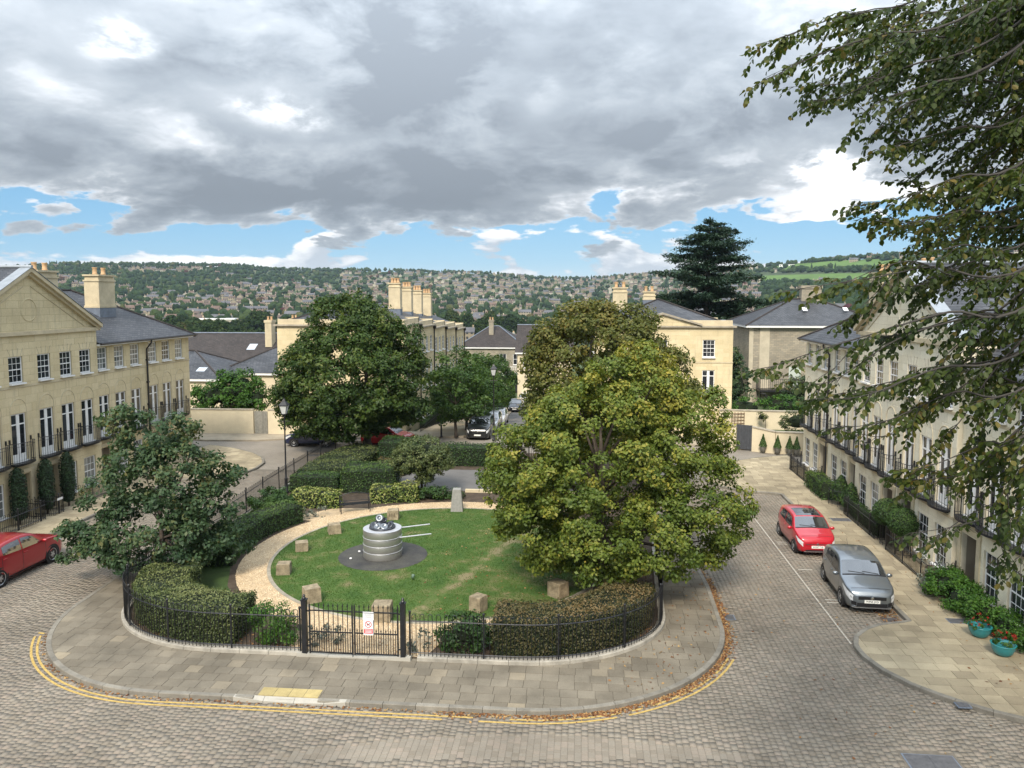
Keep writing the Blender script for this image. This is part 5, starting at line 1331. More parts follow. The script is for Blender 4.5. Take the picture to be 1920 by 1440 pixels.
# cedar
def cedar():
    rng = np.random.default_rng(77); base = (22.3, 101.0, -.3); root = empty('cedar_tree', base, 0, 'tall dark cedar with flat spreading tiers behind the pavilion', 'tree')
    P, N, T = [], [], []; mb = MB()
    H = 20.9
    tr = [(base[0], base[1], base[2]), (base[0] + .1, base[1], 7), (base[0] + .1, base[1], 14), (base[0] + .25, base[1], H + .2)]
    tk = MB(); tk.tube(tr, [.6, .45, .25, .04], 8)
    for k in range(200):
        z = 1.5 + (H - 2.1) * (k / 200) ** .9 + rng.normal(0, .25); f = min(1, max(0, (z - 1) / (H - 1)))
        Lm = np.interp(f, [0, .25, .5, .62, .75, .88, 1], [8.2, 8.8, 7.8, 6.4, 5.6, 3.5, .5]) * rng.uniform(.38, 1.1)
        if f > .48 and rng.random() < .25: continue
        a = rng.random() * 6.283; d = np.array([math.cos(a), math.sin(a), 0])
        tilt = rng.uniform(-.10, .30) if f > .55 else rng.uniform(-.28, .16)
        s = np.array([base[0] + .12, base[1], z]); e = s + d * Lm + np.array([0, 0, Lm * tilt]); mid = (s + e) / 2 + np.array([0, 0, .25])
        mb.tube([tuple(s), tuple(mid), tuple(e)], [.13 * (1.2 - f), .07, .02], 5)
        m = max(4, int(Lm * 3.0)); side = np.array([-d[1], d[0], 0])
        for j in range(m):
            t = (.12 if f < .5 else .28) + (1.02 - (.12 if f < .5 else .28)) * (j + rng.random()) / m
            c = s * (1 - t) ** 2 + 2 * mid * t * (1 - t) + e * t * t
            wv = (.35 + .9 * math.sin(math.pi * min(1, t * .95))) * min(1, Lm / 4 + .25); c = c + side * rng.normal(0, wv * .55)
            n = int(20 + 20 * rng.random()); q = rng.normal(0, 1, (n, 3)) * np.array([.46, .46, .17]) * (1.0 if f < .85 else .6) + c - np.array([0, 0, .06])
            P.append(q); N.append(np.tile([0, 0, 1.0], (n, 1)) + rng.normal(0, .2, (n, 3))); T.append(np.clip(rng.normal(rng.uniform(.15, .7), .12, n), 0, 1))
    # dense lower skirt
    P, N, T = np.vstack(P), np.vstack(N), np.concatenate(T)
    V = leaf_quads(rng, P, N, .38, .35, .42, .3)
    link('crown', leaves_mesh('crown', V - np.array(base), T, leaf_cedar), root)
    tk.build('trunk', bark, root, True, world=True); mb.build('limb', bark, root, True, world=True)
cedar()

# hedges and shrubs
def in_poly_pts(rng, poly, n):
    xs = [p[0] for p in poly]; ys = [p[1] for p in poly]; out = np.zeros((0, 2))
    while len(out) < n:
        q = np.stack([rng.uniform(min(xs), max(xs), n * 2), rng.uniform(min(ys), max(ys), n * 2)], 1); out = np.vstack([out, q[pip(q[:, 0], q[:, 1], poly)]])
    return out[:n]
def hedge(label, poly, z0, h, mat, seed=1, size=.075, dens=260, tint=(.1, .7), toptint=.25, wob=.05, cat='hedge', name='hedge', group=None, round_=.12):
    rng = np.random.default_rng(seed); cx = sum(p[0] for p in poly) / len(poly); cy = sum(p[1] for p in poly) / len(poly)
    root = empty(name, (cx, cy, z0), 0, label, cat, group)
    if sum(poly[i - 1][0] * poly[i][1] - poly[i][0] * poly[i - 1][1] for i in range(len(poly))) < 0: poly = poly[::-1]
    def shrink(k): return offset(poly, -k, True)
    mb = MB(); mb.prism([(x - cx, y - cy) for x, y in shrink(.09)], .02, h - .10); mb.build('hedge_core', hedge_core, root)
    area = abs(sum(poly[i - 1][0] * poly[i][1] - poly[i][0] * poly[i - 1][1] for i in range(len(poly)))) / 2
    n = int(area * dens); q = in_poly_pts(rng, poly, n)
    wv = lambda x, y: wob * (np.sin(x * 2.3 + seed) + np.sin(y * 2.9 + 1.3 * seed) + .6 * np.sin(x * 5.1 - y * 4.3))
    # distance to the edge rounds the shoulders
    dmin = np.full(n, 9.0)
    for i in range(len(poly)):
        a = np.array(poly[i - 1]); b_ = np.array(poly[i]); ab = b_ - a; t = np.clip(((q - a) @ ab) / max(1e-9, ab @ ab), 0, 1); dmin = np.minimum(dmin, np.linalg.norm(q - a - t[:, None] * ab, axis=1))
    zt = h - round_ * np.clip(1 - dmin / .25, 0, 1) ** 2 + wv(q[:, 0], q[:, 1]) + rng.normal(0, .022, n)
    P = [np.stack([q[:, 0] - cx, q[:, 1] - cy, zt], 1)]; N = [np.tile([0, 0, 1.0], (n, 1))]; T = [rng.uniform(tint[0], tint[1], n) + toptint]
    for i in range(len(poly)):
        a, b_ = np.array(poly[i - 1]), np.array(poly[i]); L = np.linalg.norm(b_ - a)
        if L < .01: continue
        m = int(L * h * dens * .9); t = rng.random(m); zz = rng.random(m) * h; nx = np.array([(b_ - a)[1], -(b_ - a)[0]]) / L
        p2 = a + (b_ - a) * t[:, None] + nx * (rng.normal(0, .03, m) + wob * .8 * np.sin(t * L * 3 + zz * 4 + seed))[:, None] - nx * (round_ * .8 * np.clip((zz - h + .25) / .25, 0, 1) ** 2)[:, None]
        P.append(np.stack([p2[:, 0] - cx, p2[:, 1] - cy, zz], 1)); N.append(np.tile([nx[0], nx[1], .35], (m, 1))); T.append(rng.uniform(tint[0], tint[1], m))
    P, N, T = np.vstack(P), np.vstack(N), np.concatenate(T)
    T = np.clip(T + .18 * np.sin(P[:, 0] * 1.7 + seed) * np.sin(P[:, 1] * 2.1), 0, 1)
    link('leaves', leaves_mesh('leaves', leaf_quads(rng, P, N, size, .55, .6, .2), T, mat), root); return root
def shrub(label, lobes, mat, base=None, seed=1, size=.09, dens=15, clump=.22, per=40, cat='shrub', name='shrub', stem=0.0, stems=3, group=None, core=True, **kw):
    c0 = lobes[0][0]; base = base or (c0[0], c0[1], .12); root = empty(name, base, 0, label, cat, group)
    foliage('leaves', lobes, mat, root, dens=dens, clump=clump, per=per, size=size, seed=seed, loc=base, **kw)
    if core:
        mb = MB()
        for c, r in lobes:
            r3 = r if hasattr(r, '__len__') else (r,) * 3; mb.lathe([(max(.001, math.sin(math.pi * i / 6)) * .58, -math.cos(math.pi * i / 6) * .58) for i in range(7)], 8, (0, 0, 0), False)
            k = len(mb.v) - 56; mb.v[k:] = [(v[0] * r3[0] + c[0], v[1] * r3[1] + c[1], v[2] * r3[2] + c[2]) for v in mb.v[k:]]
        mb.build('twig_core', hedge_core, root, world=True)
    if stem:
        rng = random.Random(seed)
        for i in range(stems):
            a = 6.283 * i / stems; mb = MB(); c = lobes[i % len(lobes)][0]
            mb.tube([(base[0] + .08 * math.cos(a), base[1] + .08 * math.sin(a), base[2]), (base[0] + .3 * math.cos(a) + (c[0] - base[0]) * .3, base[1] + .3 * math.sin(a), base[2] + (c[2] - base[2]) * .45), (c[0] + .3 * math.cos(a), c[1] + .3 * math.sin(a), c[2])], [stem, stem * .8, stem * .4], 6)
            mb.build('stem', bark, root, True, world=True)
    return root
GZ = .14
def fence_part(x0, x1, d0, d1, y1=99):
    fine = resample(FENCE, .3); sel = [i for i, p in enumerate(fine) if x0 <= p[0] <= x1 and p[1] <= y1]
    a = [offset(fine, -d0)[i] for i in sel]; b_ = [offset(fine, -d1)[i] for i in sel]; return a + b_[::-1]
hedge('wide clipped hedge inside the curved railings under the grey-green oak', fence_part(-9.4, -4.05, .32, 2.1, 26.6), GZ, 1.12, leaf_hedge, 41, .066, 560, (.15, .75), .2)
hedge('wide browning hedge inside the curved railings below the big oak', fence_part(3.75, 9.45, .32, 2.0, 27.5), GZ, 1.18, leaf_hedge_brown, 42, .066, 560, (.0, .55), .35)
sec = lambda r0, r1, a0, a1: [(LC[0] + r0 * math.cos(rad(a)), LC[1] + r0 * math.sin(rad(a))) for a in range(a0, a1 + 1, 4)] + [(LC[0] + r1 * math.cos(rad(a)), LC[1] + r1 * math.sin(rad(a))) for a in range(a1, a0 - 1, -4)]
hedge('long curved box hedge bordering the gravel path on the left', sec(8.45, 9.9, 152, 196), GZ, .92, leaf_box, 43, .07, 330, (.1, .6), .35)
hedge('square-cut box hedge behind the garden bench', [(-6.65, 41.0), (-3.6, 41.3), (-3.9, 43.7), (-6.9, 43.5)], GZ, 1.3, leaf_box, 44, .075, 260, (.1, .7), .3)
hedge('low clipped hedge beside the garden lamp post', [(-9.55, 40.9), (-6.8, 40.95), (-7.0, 42.4), (-9.6, 42.6)], GZ, .95, leaf_box, 45, .075, 260, (.0, .6), .25)
hedge('broad low hedge running along the left railings', [(-9.95, 43.0), (-7.2, 44.0), (-6.6, 50.0), (-9.0, 52.0), (-9.95, 48)], GZ, .85, leaf_hedge, 46, .09, 170, (.1, .7), .1)
hedge('dark clipped block hedge below the large dark tree', [(-6.3, 47.6), (-3.9, 47.8), (-4.0, 50.2), (-6.4, 50.2)], GZ, 1.65, leaf_box, 47, .09, 170, (.0, .45), .1)
hedge('low browning hedge in front of the dark block hedge', [(-5.9, 45.2), (-4.0, 45.3), (-4.1, 47.0), (-6.0, 47.0)], GZ, .85, leaf_hedge_brown, 48, .09, 170, (.1, .6), .2)
hedge('dark hedge against the rear railings', [(-2.6, 48.3), (1.0, 48.4), (1.0, 50.0), (-2.7, 50.0)], GZ, 1.25, leaf_box, 49, .09, 150, (.0, .5), .1)
hedge('pale variegated low hedge left of the bench', [(-8.35, 37.75), (-5.75, 37.95), (-5.85, 38.9), (-8.4, 38.7)], GZ, .82, leaf_light, 50, .11, 240, (.1, .9), .15, .08)
hedge('pale variegated low hedge right of the bench', [(-4.4, 39.0), (-2.0, 39.5), (-2.1, 40.5), (-4.6, 40.1)], GZ, .85, leaf_light, 51, .11, 240, (.1, .9), .15, .08)
shrub('rounded dark laurel bush by the left railings, before the lamp post', [((-9.0, 36.9, .75), (.95, .9, .62)), ((-8.6, 36.9, .7), (.7, .7, .55))], leaf_box, seed=52, size=.10, per=40, dens=14)
shrub('low green bush at the end of the variegated hedge', [((-1.3, 40.2, .45), (.9, .5, .4)), ((-.4, 40.5, .35), (.7, .4, .3))], leaf_box, seed=53)
shrub('large round-headed shrub on bare stems beside the tarmac forecourt', [((-2.15, 41.5, 2.35), (1.45, 1.4, .95)), ((-2.9, 41.5, 2.0), (.9, .9, .7)), ((-1.4, 41.4, 2.05), (.9, .9, .7)), ((-2.1, 41.4, 1.35), (.7, .7, .6))], leaf_hedge, base=(-2.15, 41.4, .14), seed=54, size=.10, dens=13, clump=.24, per=40, tint=(.25, .95), stem=.05, stems=5)
shrub('leafy shrub between the clipped hedge and the gate', [((-3.05, 22.85, .75), (.62, .5, .6)), ((-2.6, 22.75, .55), (.5, .4, .42)), ((-3.4, 22.95, .95), (.4, .35, .35))], leaf_bright, base=(-3.05, 22.85, .14), seed=55, size=.075, tint=(.1, .7), core=False, per=34)
shrub('dark glossy shrub on the right of the gate', [((3.1, 22.85, .68), (.68, .5, .55)), ((3.5, 22.9, .6), (.5, .45, .48)), ((2.6, 22.8, .45), (.4, .35, .3))], leaf_box, base=(3.1, 22.85, .14), seed=56, size=.085, tint=(.0, .5), per=34)
for i, (x, y, r, lab) in enumerate([(-1.95, 22.75, .42, 'grey lavender clump against the left gate post'), (-1.15, 22.95, .36, 'small lavender clump behind the left gate leaf'), (1.7, 22.75, .36, 'grey lavender clump against the right gate post'), (-6.9, 36.0, .42, 'grey lavender mound at the end of the curved box hedge'), (-6.2, 36.5, .33, 'small lavender mound near the bench')]):
    shrub(lab, [((x, y, .36), (r, r * .9, .3))], leaf_silver, seed=60 + i, size=.09, dens=9, per=22, clump=.14, jitter=.8, core=False, cat='lavender', name='lavender')
# cypress columns before the left row
def column(label, x, y, h, r, seed, mat=leaf_cypress, cone=False, name='cypress', cat='cypress', group=None, z0=.12, trunk_h=.25, size=.10, dens=190):
    rng = np.random.default_rng(seed); root = empty(name, (x, y, z0), 0, label, cat, group)
    n = int(2 * math.pi * r * h * dens * 1.15); t = rng.random(n); a = rng.random(n) * 6.283
    prof = (np.interp(t, [0, .04, .35, .75, 1], [.75, .9, 1, .55, .03]) if cone else np.interp(t, [0, .05, .3, .8, .93, 1], [.55, .8, 1, .95, .7, .2])) * r
    prof = prof * (1 + .07 * np.sin(a * 3 + t * 9 + seed)) + rng.normal(0, .02, n)
    P = np.stack([np.cos(a) * prof, np.sin(a) * prof, trunk_h + t * (h - trunk_h)], 1); N = np.stack([np.cos(a), np.sin(a), np.full(n, .4)], 1)
    tn = np.clip(rng.uniform(0, .7, n) + .2 * np.sin(a * 2 + t * 7), 0, 1)
    link('leaves', leaves_mesh('leaves', leaf_quads(rng, P, N, size, .5, .5, .1), tn, mat), root)
    zz = [0, .05, .3, .8, .95, 1]; rr = [.7, .85, .9, .5, .2, .02] if cone else [.5, .72, .9, .85, .5, .1]
    MB().lathe([(q * r * .93, trunk_h + z * (h - trunk_h) * .98) for q, z in zip(rr, zz)], 12).build('twig_core', hedge_core, root, True)
    MB().bar((0, 0, -.02), (0, 0, trunk_h + .2), .05, 6).build('trunk', bark, root); return root
for i, (x, y, h, lab) in enumerate([(-20.1, 33.9, 2.75, 'tall dark clipped cypress column beside the railed garden, nearest the red car'), (-20.05, 35.75, 2.8, 'tall dark clipped cypress column between the two taupe doors'), (-20.0, 37.3, 2.85, 'tall dark clipped cypress column right of the second taupe door')]): column(lab, x, y, h, .36, 70 + i, group='cypress columns by the doors')
column('clipped cone bush in a dark iron guard by the box hedge', 20.2, 41.3, 1.55, .5, 75, leaf_box, True, 'topiary_cone', 'topiary')
column('clipped cone bush nearer the railed front garden', 20.25, 39.9, 1.5, .48, 76, leaf_box, True, 'topiary_cone', 'topiary')
hedge('square-cut hedge in front of the second doorway of the pale row', [(19.45, 42.1), (20.35, 42.1), (20.35, 45.2), (19.45, 45.2)], .12, .95, leaf_box, 77, .085, 230, (.2, .8), .25)
hedge('dark hedge behind the low railing of the pale row', [(19.95, 35.6), (20.5, 35.6), (20.5, 39.3), (19.95, 39.3)], .12, .75, leaf_box, 78, .085, 230, (.0, .6), .1)
for i, (x, y) in enumerate([(20.15, 34.7), (20.2, 33.2)]):
    root = empty('topiary_ball', (x, y, .12), 0, 'clipped ball bush on a stem behind the red hatchback' if i == 0 else 'clipped ball bush on a stem nearest the grey hatchback', 'topiary'); rng = np.random.default_rng(80 + i)
    n = 3600; d = unit(rng.normal(0, 1, (n, 3))); q = d * np.array([.68, .68, .6]) * (1 + rng.normal(0, .028, (n, 1)) + .04 * np.sin(d[:, :1] * 5 + i) * np.sin(d[:, 2:] * 6)) + [0, 0, 1.42]
    link('leaves', leaves_mesh('leaves', leaf_quads(rng, q, d + [0, 0, .3], .062, .5), np.clip(rng.uniform(0, .5, n) + .25 * (d[:, 2] > .3), 0, 1), leaf_box), root)
    MB().sphere((0, 0, 1.42), .6, 14, 10, (1, 1, .88)).build('twig_core', hedge_core, root, True); MB().bar((0, 0, -.02), (0, 0, 1.0), .045, 7).build('stem', bark, root)
shrub('sprawling green shrub bed under the ground-floor windows of the pale row', [((19.95, 28.5, .55), (.72, .85, .55)), ((19.95, 27.5, .52), (.7, .8, .5)), ((20.1, 26.5, .5), (.6, .8, .46)), ((20.3, 25.4, .48), (.45, .8, .42)), ((20.2, 29.3, .55), (.5, .45, .5)), ((20.35, 24.2, .45), (.4, .8, .4))], leaf_bright, base=(20, 26.8, .12), seed=83, size=.085, dens=17, per=44, tint=(.1, .75))
shrub('pale feathery shrub at the near end of the railed front garden', [((19.75, 29.4, .75), (.6, .5, .6)), ((19.6, 28.9, .55), (.5, .45, .45))], leaf_silver, base=(19.7, 29.3, .12), seed=84, size=.09, dens=8, per=24, clump=.16, jitter=.8, core=False, tint=(.2, .8))
# behind the walls
shrub('big bright green bush spilling over the cream garden wall', [((-22.6, 60.6, 3.0), (2.6, 1.5, 1.3)), ((-21.2, 60.6, 3.6), (1.7, 1.3, 1.4)), ((-23.9, 60.5, 2.6), (1.7, 1.2, .9)), ((-19.9, 60.4, 2.8), (1.2, 1.1, .9)), ((-22.0, 60.8, 4.3), (1.1, 1.0, .8))], leaf_bright, base=(-22.2, 60.6, 0), seed=85, size=.2, dens=3, clump=.42, per=34, tint=(.0, .6), stem=.08)
shrub('tall blue-green shrub between the pavilion and the stone villa', [((20.2, 70.5, 3.0), (1.4, 1.4, 2.2)), ((19.6, 70, 5.2), (1.0, 1.0, 1.4))], leaf_blue, base=(20.2, 70.5, .9), seed=86, size=.22, dens=3, clump=.4, per=30)
shrub('low mixed shrubs along the upper terrace', [((19.5, 62.4, 2.2), (1.8, .8, .9)), ((22.5, 62.4, 2.3), (1.6, .8, .9)), ((17.8, 62, 2.1), (.9, .7, .8))], leaf_bright, base=(20.5, 62.4, .9), seed=87, size=.16, dens=4, clump=.3, per=26)
shrub('grey-green bush before the villa steps', [((25.0, 66.0, 2.9), (1.5, 1.2, 1.8)), ((26.3, 66, 2.3), (1.2, 1.0, 1.4))], leaf_blue, base=(25, 66, .9), seed=88, size=.18, dens=4, clump=.35, per=28, topgold=.3)
shrub('low bush on the wall top beside the pale end house', [((22.3, 57.6, 1.9), (1.3, .8, .8)), ((23.4, 57.4, 2.3), (.9, .8, .9))], leaf_hedge, base=(22.3, 57.6, .0), seed=89, size=.13, dens=5, clump=.25, per=26)
shrub('small standard tree against the upper terrace wall', [((20.15, 59.4, 1.95), (.38, .35, .36))], leaf_gold, base=(20.15, 59.4, .2), seed=90, size=.1, dens=9, clump=.16, per=24, stem=.03, stems=1, cat='tree', name='tree')
hedge('bright trimmed hedge along the far street pavement', [(-4.6, 92), (-3.0, 92), (-3.0, 110), (-4.8, 110)], street_z(100), 1.6, leaf_bright, 91, .2, 40, (.2, .7), .2)
hedge('dark front hedge below the stepped terrace', [(-7.2, 64), (-6.7, 64), (-6.7, 80), (-7.2, 80)], street_z(70) - .2, 1.3, leaf_box, 92, .14, 80, (.0, .4), .0)

# ------------------------------------------------------------------ railings and gate
def hairpin(w, h, r=.012):
    mb = MB(); R = w / 2
    mb.tube([(-R, 0, 0), (-R, 0, h - R)] + [(-R * math.cos(math.pi * i / 6), 0, h - R + R * math.sin(math.pi * i / 6)) for i in range(1, 6)] + [(R, 0, h - R), (R, 0, 0)], r, 5); return mb.mesh('hoop_bar', black_iron, True)
def railing(label, line, z, h, spacing=.125, post=2.3, hoops=True, single=True, name='railing_fence', rails=(.10, -.22), post_r=.03, bar_r=.0115, group=None, cat='railing', finial=True):
    pts = resample(line, spacing * 2 if hoops else spacing); o = (*pts[len(pts) // 2], z); root = empty(name, o, 0, label, cat, group)
    loc = lambda p, zz=0: (p[0] - o[0], p[1] - o[1], zz)
    if single: hp = hairpin(spacing, h, bar_r) if hoops else MB().bar((0, 0, 0), (0, 0, h), bar_r, 5).mesh('bar', black_iron)
    J = MB()
    for i in range(len(pts) - 1):
        a, b_ = Vector(pts[i]), Vector(pts[i + 1]); m = (a + b_) / 2; an = math.atan2(b_.y - a.y, b_.x - a.x)
        if single: link('hoop_bar' if hoops else 'bar', hp, root, loc(m), (0, 0, an))
        elif hoops:
            t = (b_ - a).normalized() * spacing / 2; R = spacing / 2
            J.tube([loc(m - t), loc(m - t, h - R), loc(m - t * .5, h - R * .2), loc(m, h), loc(m + t * .5, h - R * .2), loc(m + t, h - R), loc(m + t)], bar_r, 4)
        else: J.bar(loc(m), loc(m, h), bar_r, 4)
    if not single: tag(J.build('bars', black_iron, root), kind='stuff')
    fine = resample(line, .4)
    for rz_ in rails:
        zz = rz_ if rz_ > 0 else h + rz_; mb = MB(); mb.tube([loc(p, zz) for p in fine], .02, 4); mb.build('rail', black_iron, root)
    n = max(1, round(sum(math.dist(a, b_) for a, b_ in zip(fine, fine[1:])) / post)); mb = MB(); mb.bar((0, 0, -.05), (0, 0, h + .03), post_r, 6)
    if finial: mb.sphere((0, 0, h + .06), post_r * 1.5, 8, 5)
    pm_ = mb.mesh('post', black_iron)
    for p in resample(line, sum(math.dist(a, b_) for a, b_ in zip(fine, fine[1:])) / n): link('post', pm_, root, loc(p))
    return root
fo = resample(offset(FENCE, 0.0), .1)
UZ = .235
lf = [p for p in fo if p[1] < 29.5 and p[0] < -1.80]; rf_ = [p for p in fo if p[1] < 29.5 and p[0] > 1.52]
railing('black hoop-topped railing curving round the clipped hedge left of the gate', lf, UZ, 1.30)
railing('black hoop-topped railing curving round the browning hedge right of the gate', rf_, UZ, 1.30)
railing('long black side railing running back past the lamp post on the left', [p for p in fo if p[0] < -5 and p[1] >= 29.5], .15, 1.25, single=False)
railing('black side railing behind the big oak', [p for p in fo if p[0] > 5 and p[1] >= 29.5] , .15, 1.25, single=False)
railing('black railing along the rear of the garden before the street', [(-3.2, 50.6), (3.2, 50.3), (9.5, 50.0)], .14, 1.15, single=False)
gate = empty('garden_gate', (-.14, 22.0, .13), 0, 'black iron double gate with spear finials carrying the no-dogs sign', 'gate')
pmesh = MB().box(-.075, .075, -.075, .075, -.02, 1.72).box(-.09, .09, -.09, .09, 1.72, 1.76).lathe([(.05, 1.76), (.06, 1.80), (.03, 1.84), (.045, 1.87), (.001, 1.93)], 10).mesh('post', black_iron)
for x in (-1.52, 1.52): link('post', pmesh, gate, (x, 0, 0))
def finial(mb, x, z, s=1.0):
    mb.hull([(x - .008, -.006, z), (x + .008, -.006, z), (x + .008, .006, z), (x - .008, .006, z)], [(x - .03 * s, -.006, z + .035 * s), (x + .03 * s, -.006, z + .035 * s), (x + .03 * s, .006, z + .035 * s), (x - .03 * s, .006, z + .035 * s)])
    mb.hull([(x - .02 * s, -.006, z + .03 * s), (x + .02 * s, -.006, z + .03 * s), (x + .02 * s, .006, z + .03 * s), (x - .02 * s, .006, z + .03 * s)], [(x - .002, -.004, z + .12 * s), (x + .002, -.004, z + .12 * s), (x + .002, .004, z + .12 * s), (x - .002, .004, z + .12 * s)])
mb = MB(); mb.bar((0, 0, .12), (0, 0, 1.56), .013, 6); finial(mb, 0, 1.55); tall = mb.mesh('bar', black_iron)
mb = MB(); mb.bar((0, 0, .12), (0, 0, .82), .012, 6); finial(mb, 0, .81, .9); dog = mb.mesh('short_bar', black_iron)
for s_ in (-1, 1):
    mb = MB()
    for x in (.035, 1.36): mb.box(s_ * x - .022, s_ * x + .022, -.02, .02, .08, 1.58)
    for z in (.12, .76, 1.42): mb.box(*sorted((s_ * .035, s_ * 1.36)), -.014, .014, z - .018, z + .018)
    for x in (.035, 1.36): finial(mb, s_ * x, 1.57, .9)
    if s_ < 0: mb.bar((-.03, -.02, -.1), (-.03, -.02, .3), .012, 6)
    for z in (.3, 1.4): mb.box(*sorted((s_ * 1.36, s_ * 1.46)), -.012, .012, z - .02, z + .02)
    lf_ = mb.build('gate_leaf', black_iron, gate)
    for i in range(8):
        x = s_ * (.035 + 1.325 * (i + 1) / 9); link('bar', tall, lf_, (x, 0, 0))
    for i in range(9): link('short_bar', dog, lf_, (s_ * (.035 + 1.325 * (i + .5) / 9), 0, 0))
# the sign tied to the gate
sg = empty('gate_sign', (.33, 21.955, .86), 0, 'white no-dogs sign with a red panel tied to the right gate leaf', 'sign')
wp = M('sign_white', (.82, .83, .84), .4, .03, 3); rp = M('sign_red', (.62, .03, .04), .4, .05, 3); gp_ = M('sign_grey', (.16, .17, .20), .5, .05, 3); ink = M('sign_ink', (.02, .02, .03), .5, .1, 3)
MB().box(-.15, .15, 0, .006, .0, .46).build('board', wp, sg); MB().box(-.165, .165, .001, .007, .47, .72).build('notice', wp, sg); MB().box(-.165, .165, -.003, .0, .675, .70).build('notice_header', gp_, sg)
mb = MB()
for k, (z, w_) in enumerate([(.645, .24), (.62, .20), (.595, .26), (.565, .18), (.54, .22)]): mb.box(-w_ / 2, w_ / 2, -.002, .0, z, z + .007)
mb.build('notice_print', gp_, sg)
mb = MB()
for i in range(28):
    a0, a1 = 2 * math.pi * i / 28, 2 * math.pi * (i + 1) / 28; q = lambda r, a: (r * math.cos(a), -.003, .335 + r * math.sin(a)); mb.quad(q(.083, a0), q(.083, a1), q(.105, a1), q(.105, a0))
mb.quad((-.068, -.0045, .395), (-.056, -.0045, .407), (.068, -.0045, .275), (.056, -.0045, .263)); mb.build('prohibition_ring', rp, sg)
mb = MB(); y = -.0028    # the walking dog pictogram
for x0, x1, z0, z1 in ((-.045, .035, .325, .355), (-.045, -.033, .29, .33), (-.025, -.015, .29, .33), (.012, .022, .29, .33), (.026, .036, .29, .33), (.03, .062, .352, .374), (-.058, -.043, .35, .362)): mb.quad((x0, y, z0), (x1, y, z0), (x1, y, z1), (x0, y, z1))
mb.build('dog_pictogram', ink, sg)
MB().box(-.135, .135, -.003, .0, .05, .20).build('red_panel', rp, sg)
mb = MB()
for z, w_ in ((.158, .22), (.118, .2), (.08, .21)): mb.box(-w_ / 2, w_ / 2, -.005, -.003, z, z + .016)
mb.build('panel_print', wp, sg)

# ------------------------------------------------------------------ sculpture, stones, bench, lamps
steel = tint_mat('brushed_steel', [(0, (.46, .45, .42)), (1, (.56, .55, .52))], .38, .5, from_obj=True, metal=.75, stain=.12, fine=.05)
steel_lid = M('steel_lid', (.62, .63, .66), .42, .06, 4, metal=.55)
sc_ = empty('drum_sculpture', (-1.62, 31.0, .172), 0, 'brushed steel drum sculpture with dark discs on its lid and two rods', 'sculpture')
for i in range(4):
    z = i * .295; MB().lathe([(.795, z + .008), (.80, z + .02), (.80, z + .275), (.795, z + .287)], 48, cap=False).build('steel_band', steel, sc_, True)
    if i: MB().lathe([(.80, z - .01), (.815, z - .004), (.815, z + .004), (.80, z + .01)], 48, cap=False).build('ring', steel_lid, sc_, True)
MB().lathe([(.79, 1.18), (.80, 1.185), (.80, 1.20), (.79, 1.205), (.001, 1.21)], 48).build('lid', steel_lid, sc_)
for (x, y, z, L, dy) in ((.66, .38, 1.10, 1.15, .62), (.76, -.2, .86, 1.22, .62)): MB().bar((x, y, z), (x + L, y + dy, z), .026, 8).build('rod', steel_lid, sc_)
dk = M('dark_patinated_metal', (.055, .062, .075), .38, .3, 5, metal=.5, spec=.6); dk2 = M('worn_bright_metal', (.22, .24, .26), .35, .3, 5, metal=.7)
MB().lathe([(.53, 1.205), (.55, 1.22), (.54, 1.27), (.50, 1.29), (.001, 1.295)], 32).build('disc_base', dk, sc_, True)
rg_ = random.Random(4)
for k, (x, y, z, r, tx, ty) in enumerate([(-.30, -.12, 1.33, .2, .5, .2), (-.12, -.34, 1.34, .17, .7, -.2), (.16, -.32, 1.34, .17, .6, .3), (.34, -.1, 1.34, .19, .5, -.5), (.28, .2, 1.36, .17, -.3, -.4), (-.2, .22, 1.36, .18, -.4, .3), (-.02, 0, 1.42, .2, .3, .2), (-.14, .06, 1.58, .17, .9, .3), (.1, .02, 1.50, .12, .5, -.6)]):
    o = MB().lathe([(.001, -.05), (r * .6, -.045), (r, 0), (r * .92, .03), (r * .55, .055), (r * .5, .04), (.001, .03)], 20, cap=False).build('cup_disc', dk if k not in (1, 2, 7) else dk2, sc_, True); o.location = (x, y, z); o.rotation_euler = (tx, ty, 0)
o = MB().lathe([(.02, 0), (.05, .05), (.02, .09), (.06, .15), (.015, .2), (.001, .26)], 10).build('finial', dk, sc_, True); o.location = (.08, -.05, 1.48)

stone_m = M('weathered_sandstone', (.27, .22, .145), .95, .4, 4.5, fine=.35, col2=(.40, .33, .22), bump=.7, bscale=25, space='pos', obj=.12)
def block(label, x, y, w, d, h, rz, taper=.0, mat=None, seed=0, name='stone_block', inscr=None):
    rng = random.Random(seed); root = empty(name, (x, y, .165), rz, label, 'stone block', 'stone blocks round the lawn')
    j = lambda: rng.uniform(-.015, .015); c = .02
    def rg(k, z, e=0): return [(sx * (w / 2 * k - e) + j(), sy * (d / 2 * k - e) + j(), z + j() * .6) for sx, sy in ((-1, -1), (1, -1), (1, 1), (-1, 1))]
    r0, r1, r2 = rg(1, -.03), rg(1 - taper, h - c), rg(1 - taper, h, c)
    mb = MB(); mb.hull(r0, r1); mb.hull(r1, r2); mb.build('block', mat or stone_m, root)
    if inscr:
        mb = MB()
        for q in range(3): mb.box(-w * .32 + q * w * .22, -w * .26 + q * w * .22, -d / 2 - .012, -d / 2 + .004, h * .38, h * .72)
        mb.lathe([(.07, -.001), (.09, -.001)], 12) if False else None
        mb.build('carved_numerals', M('carved_shadow', (.15, .12, .08), 1, .2, 6), root)
    return root
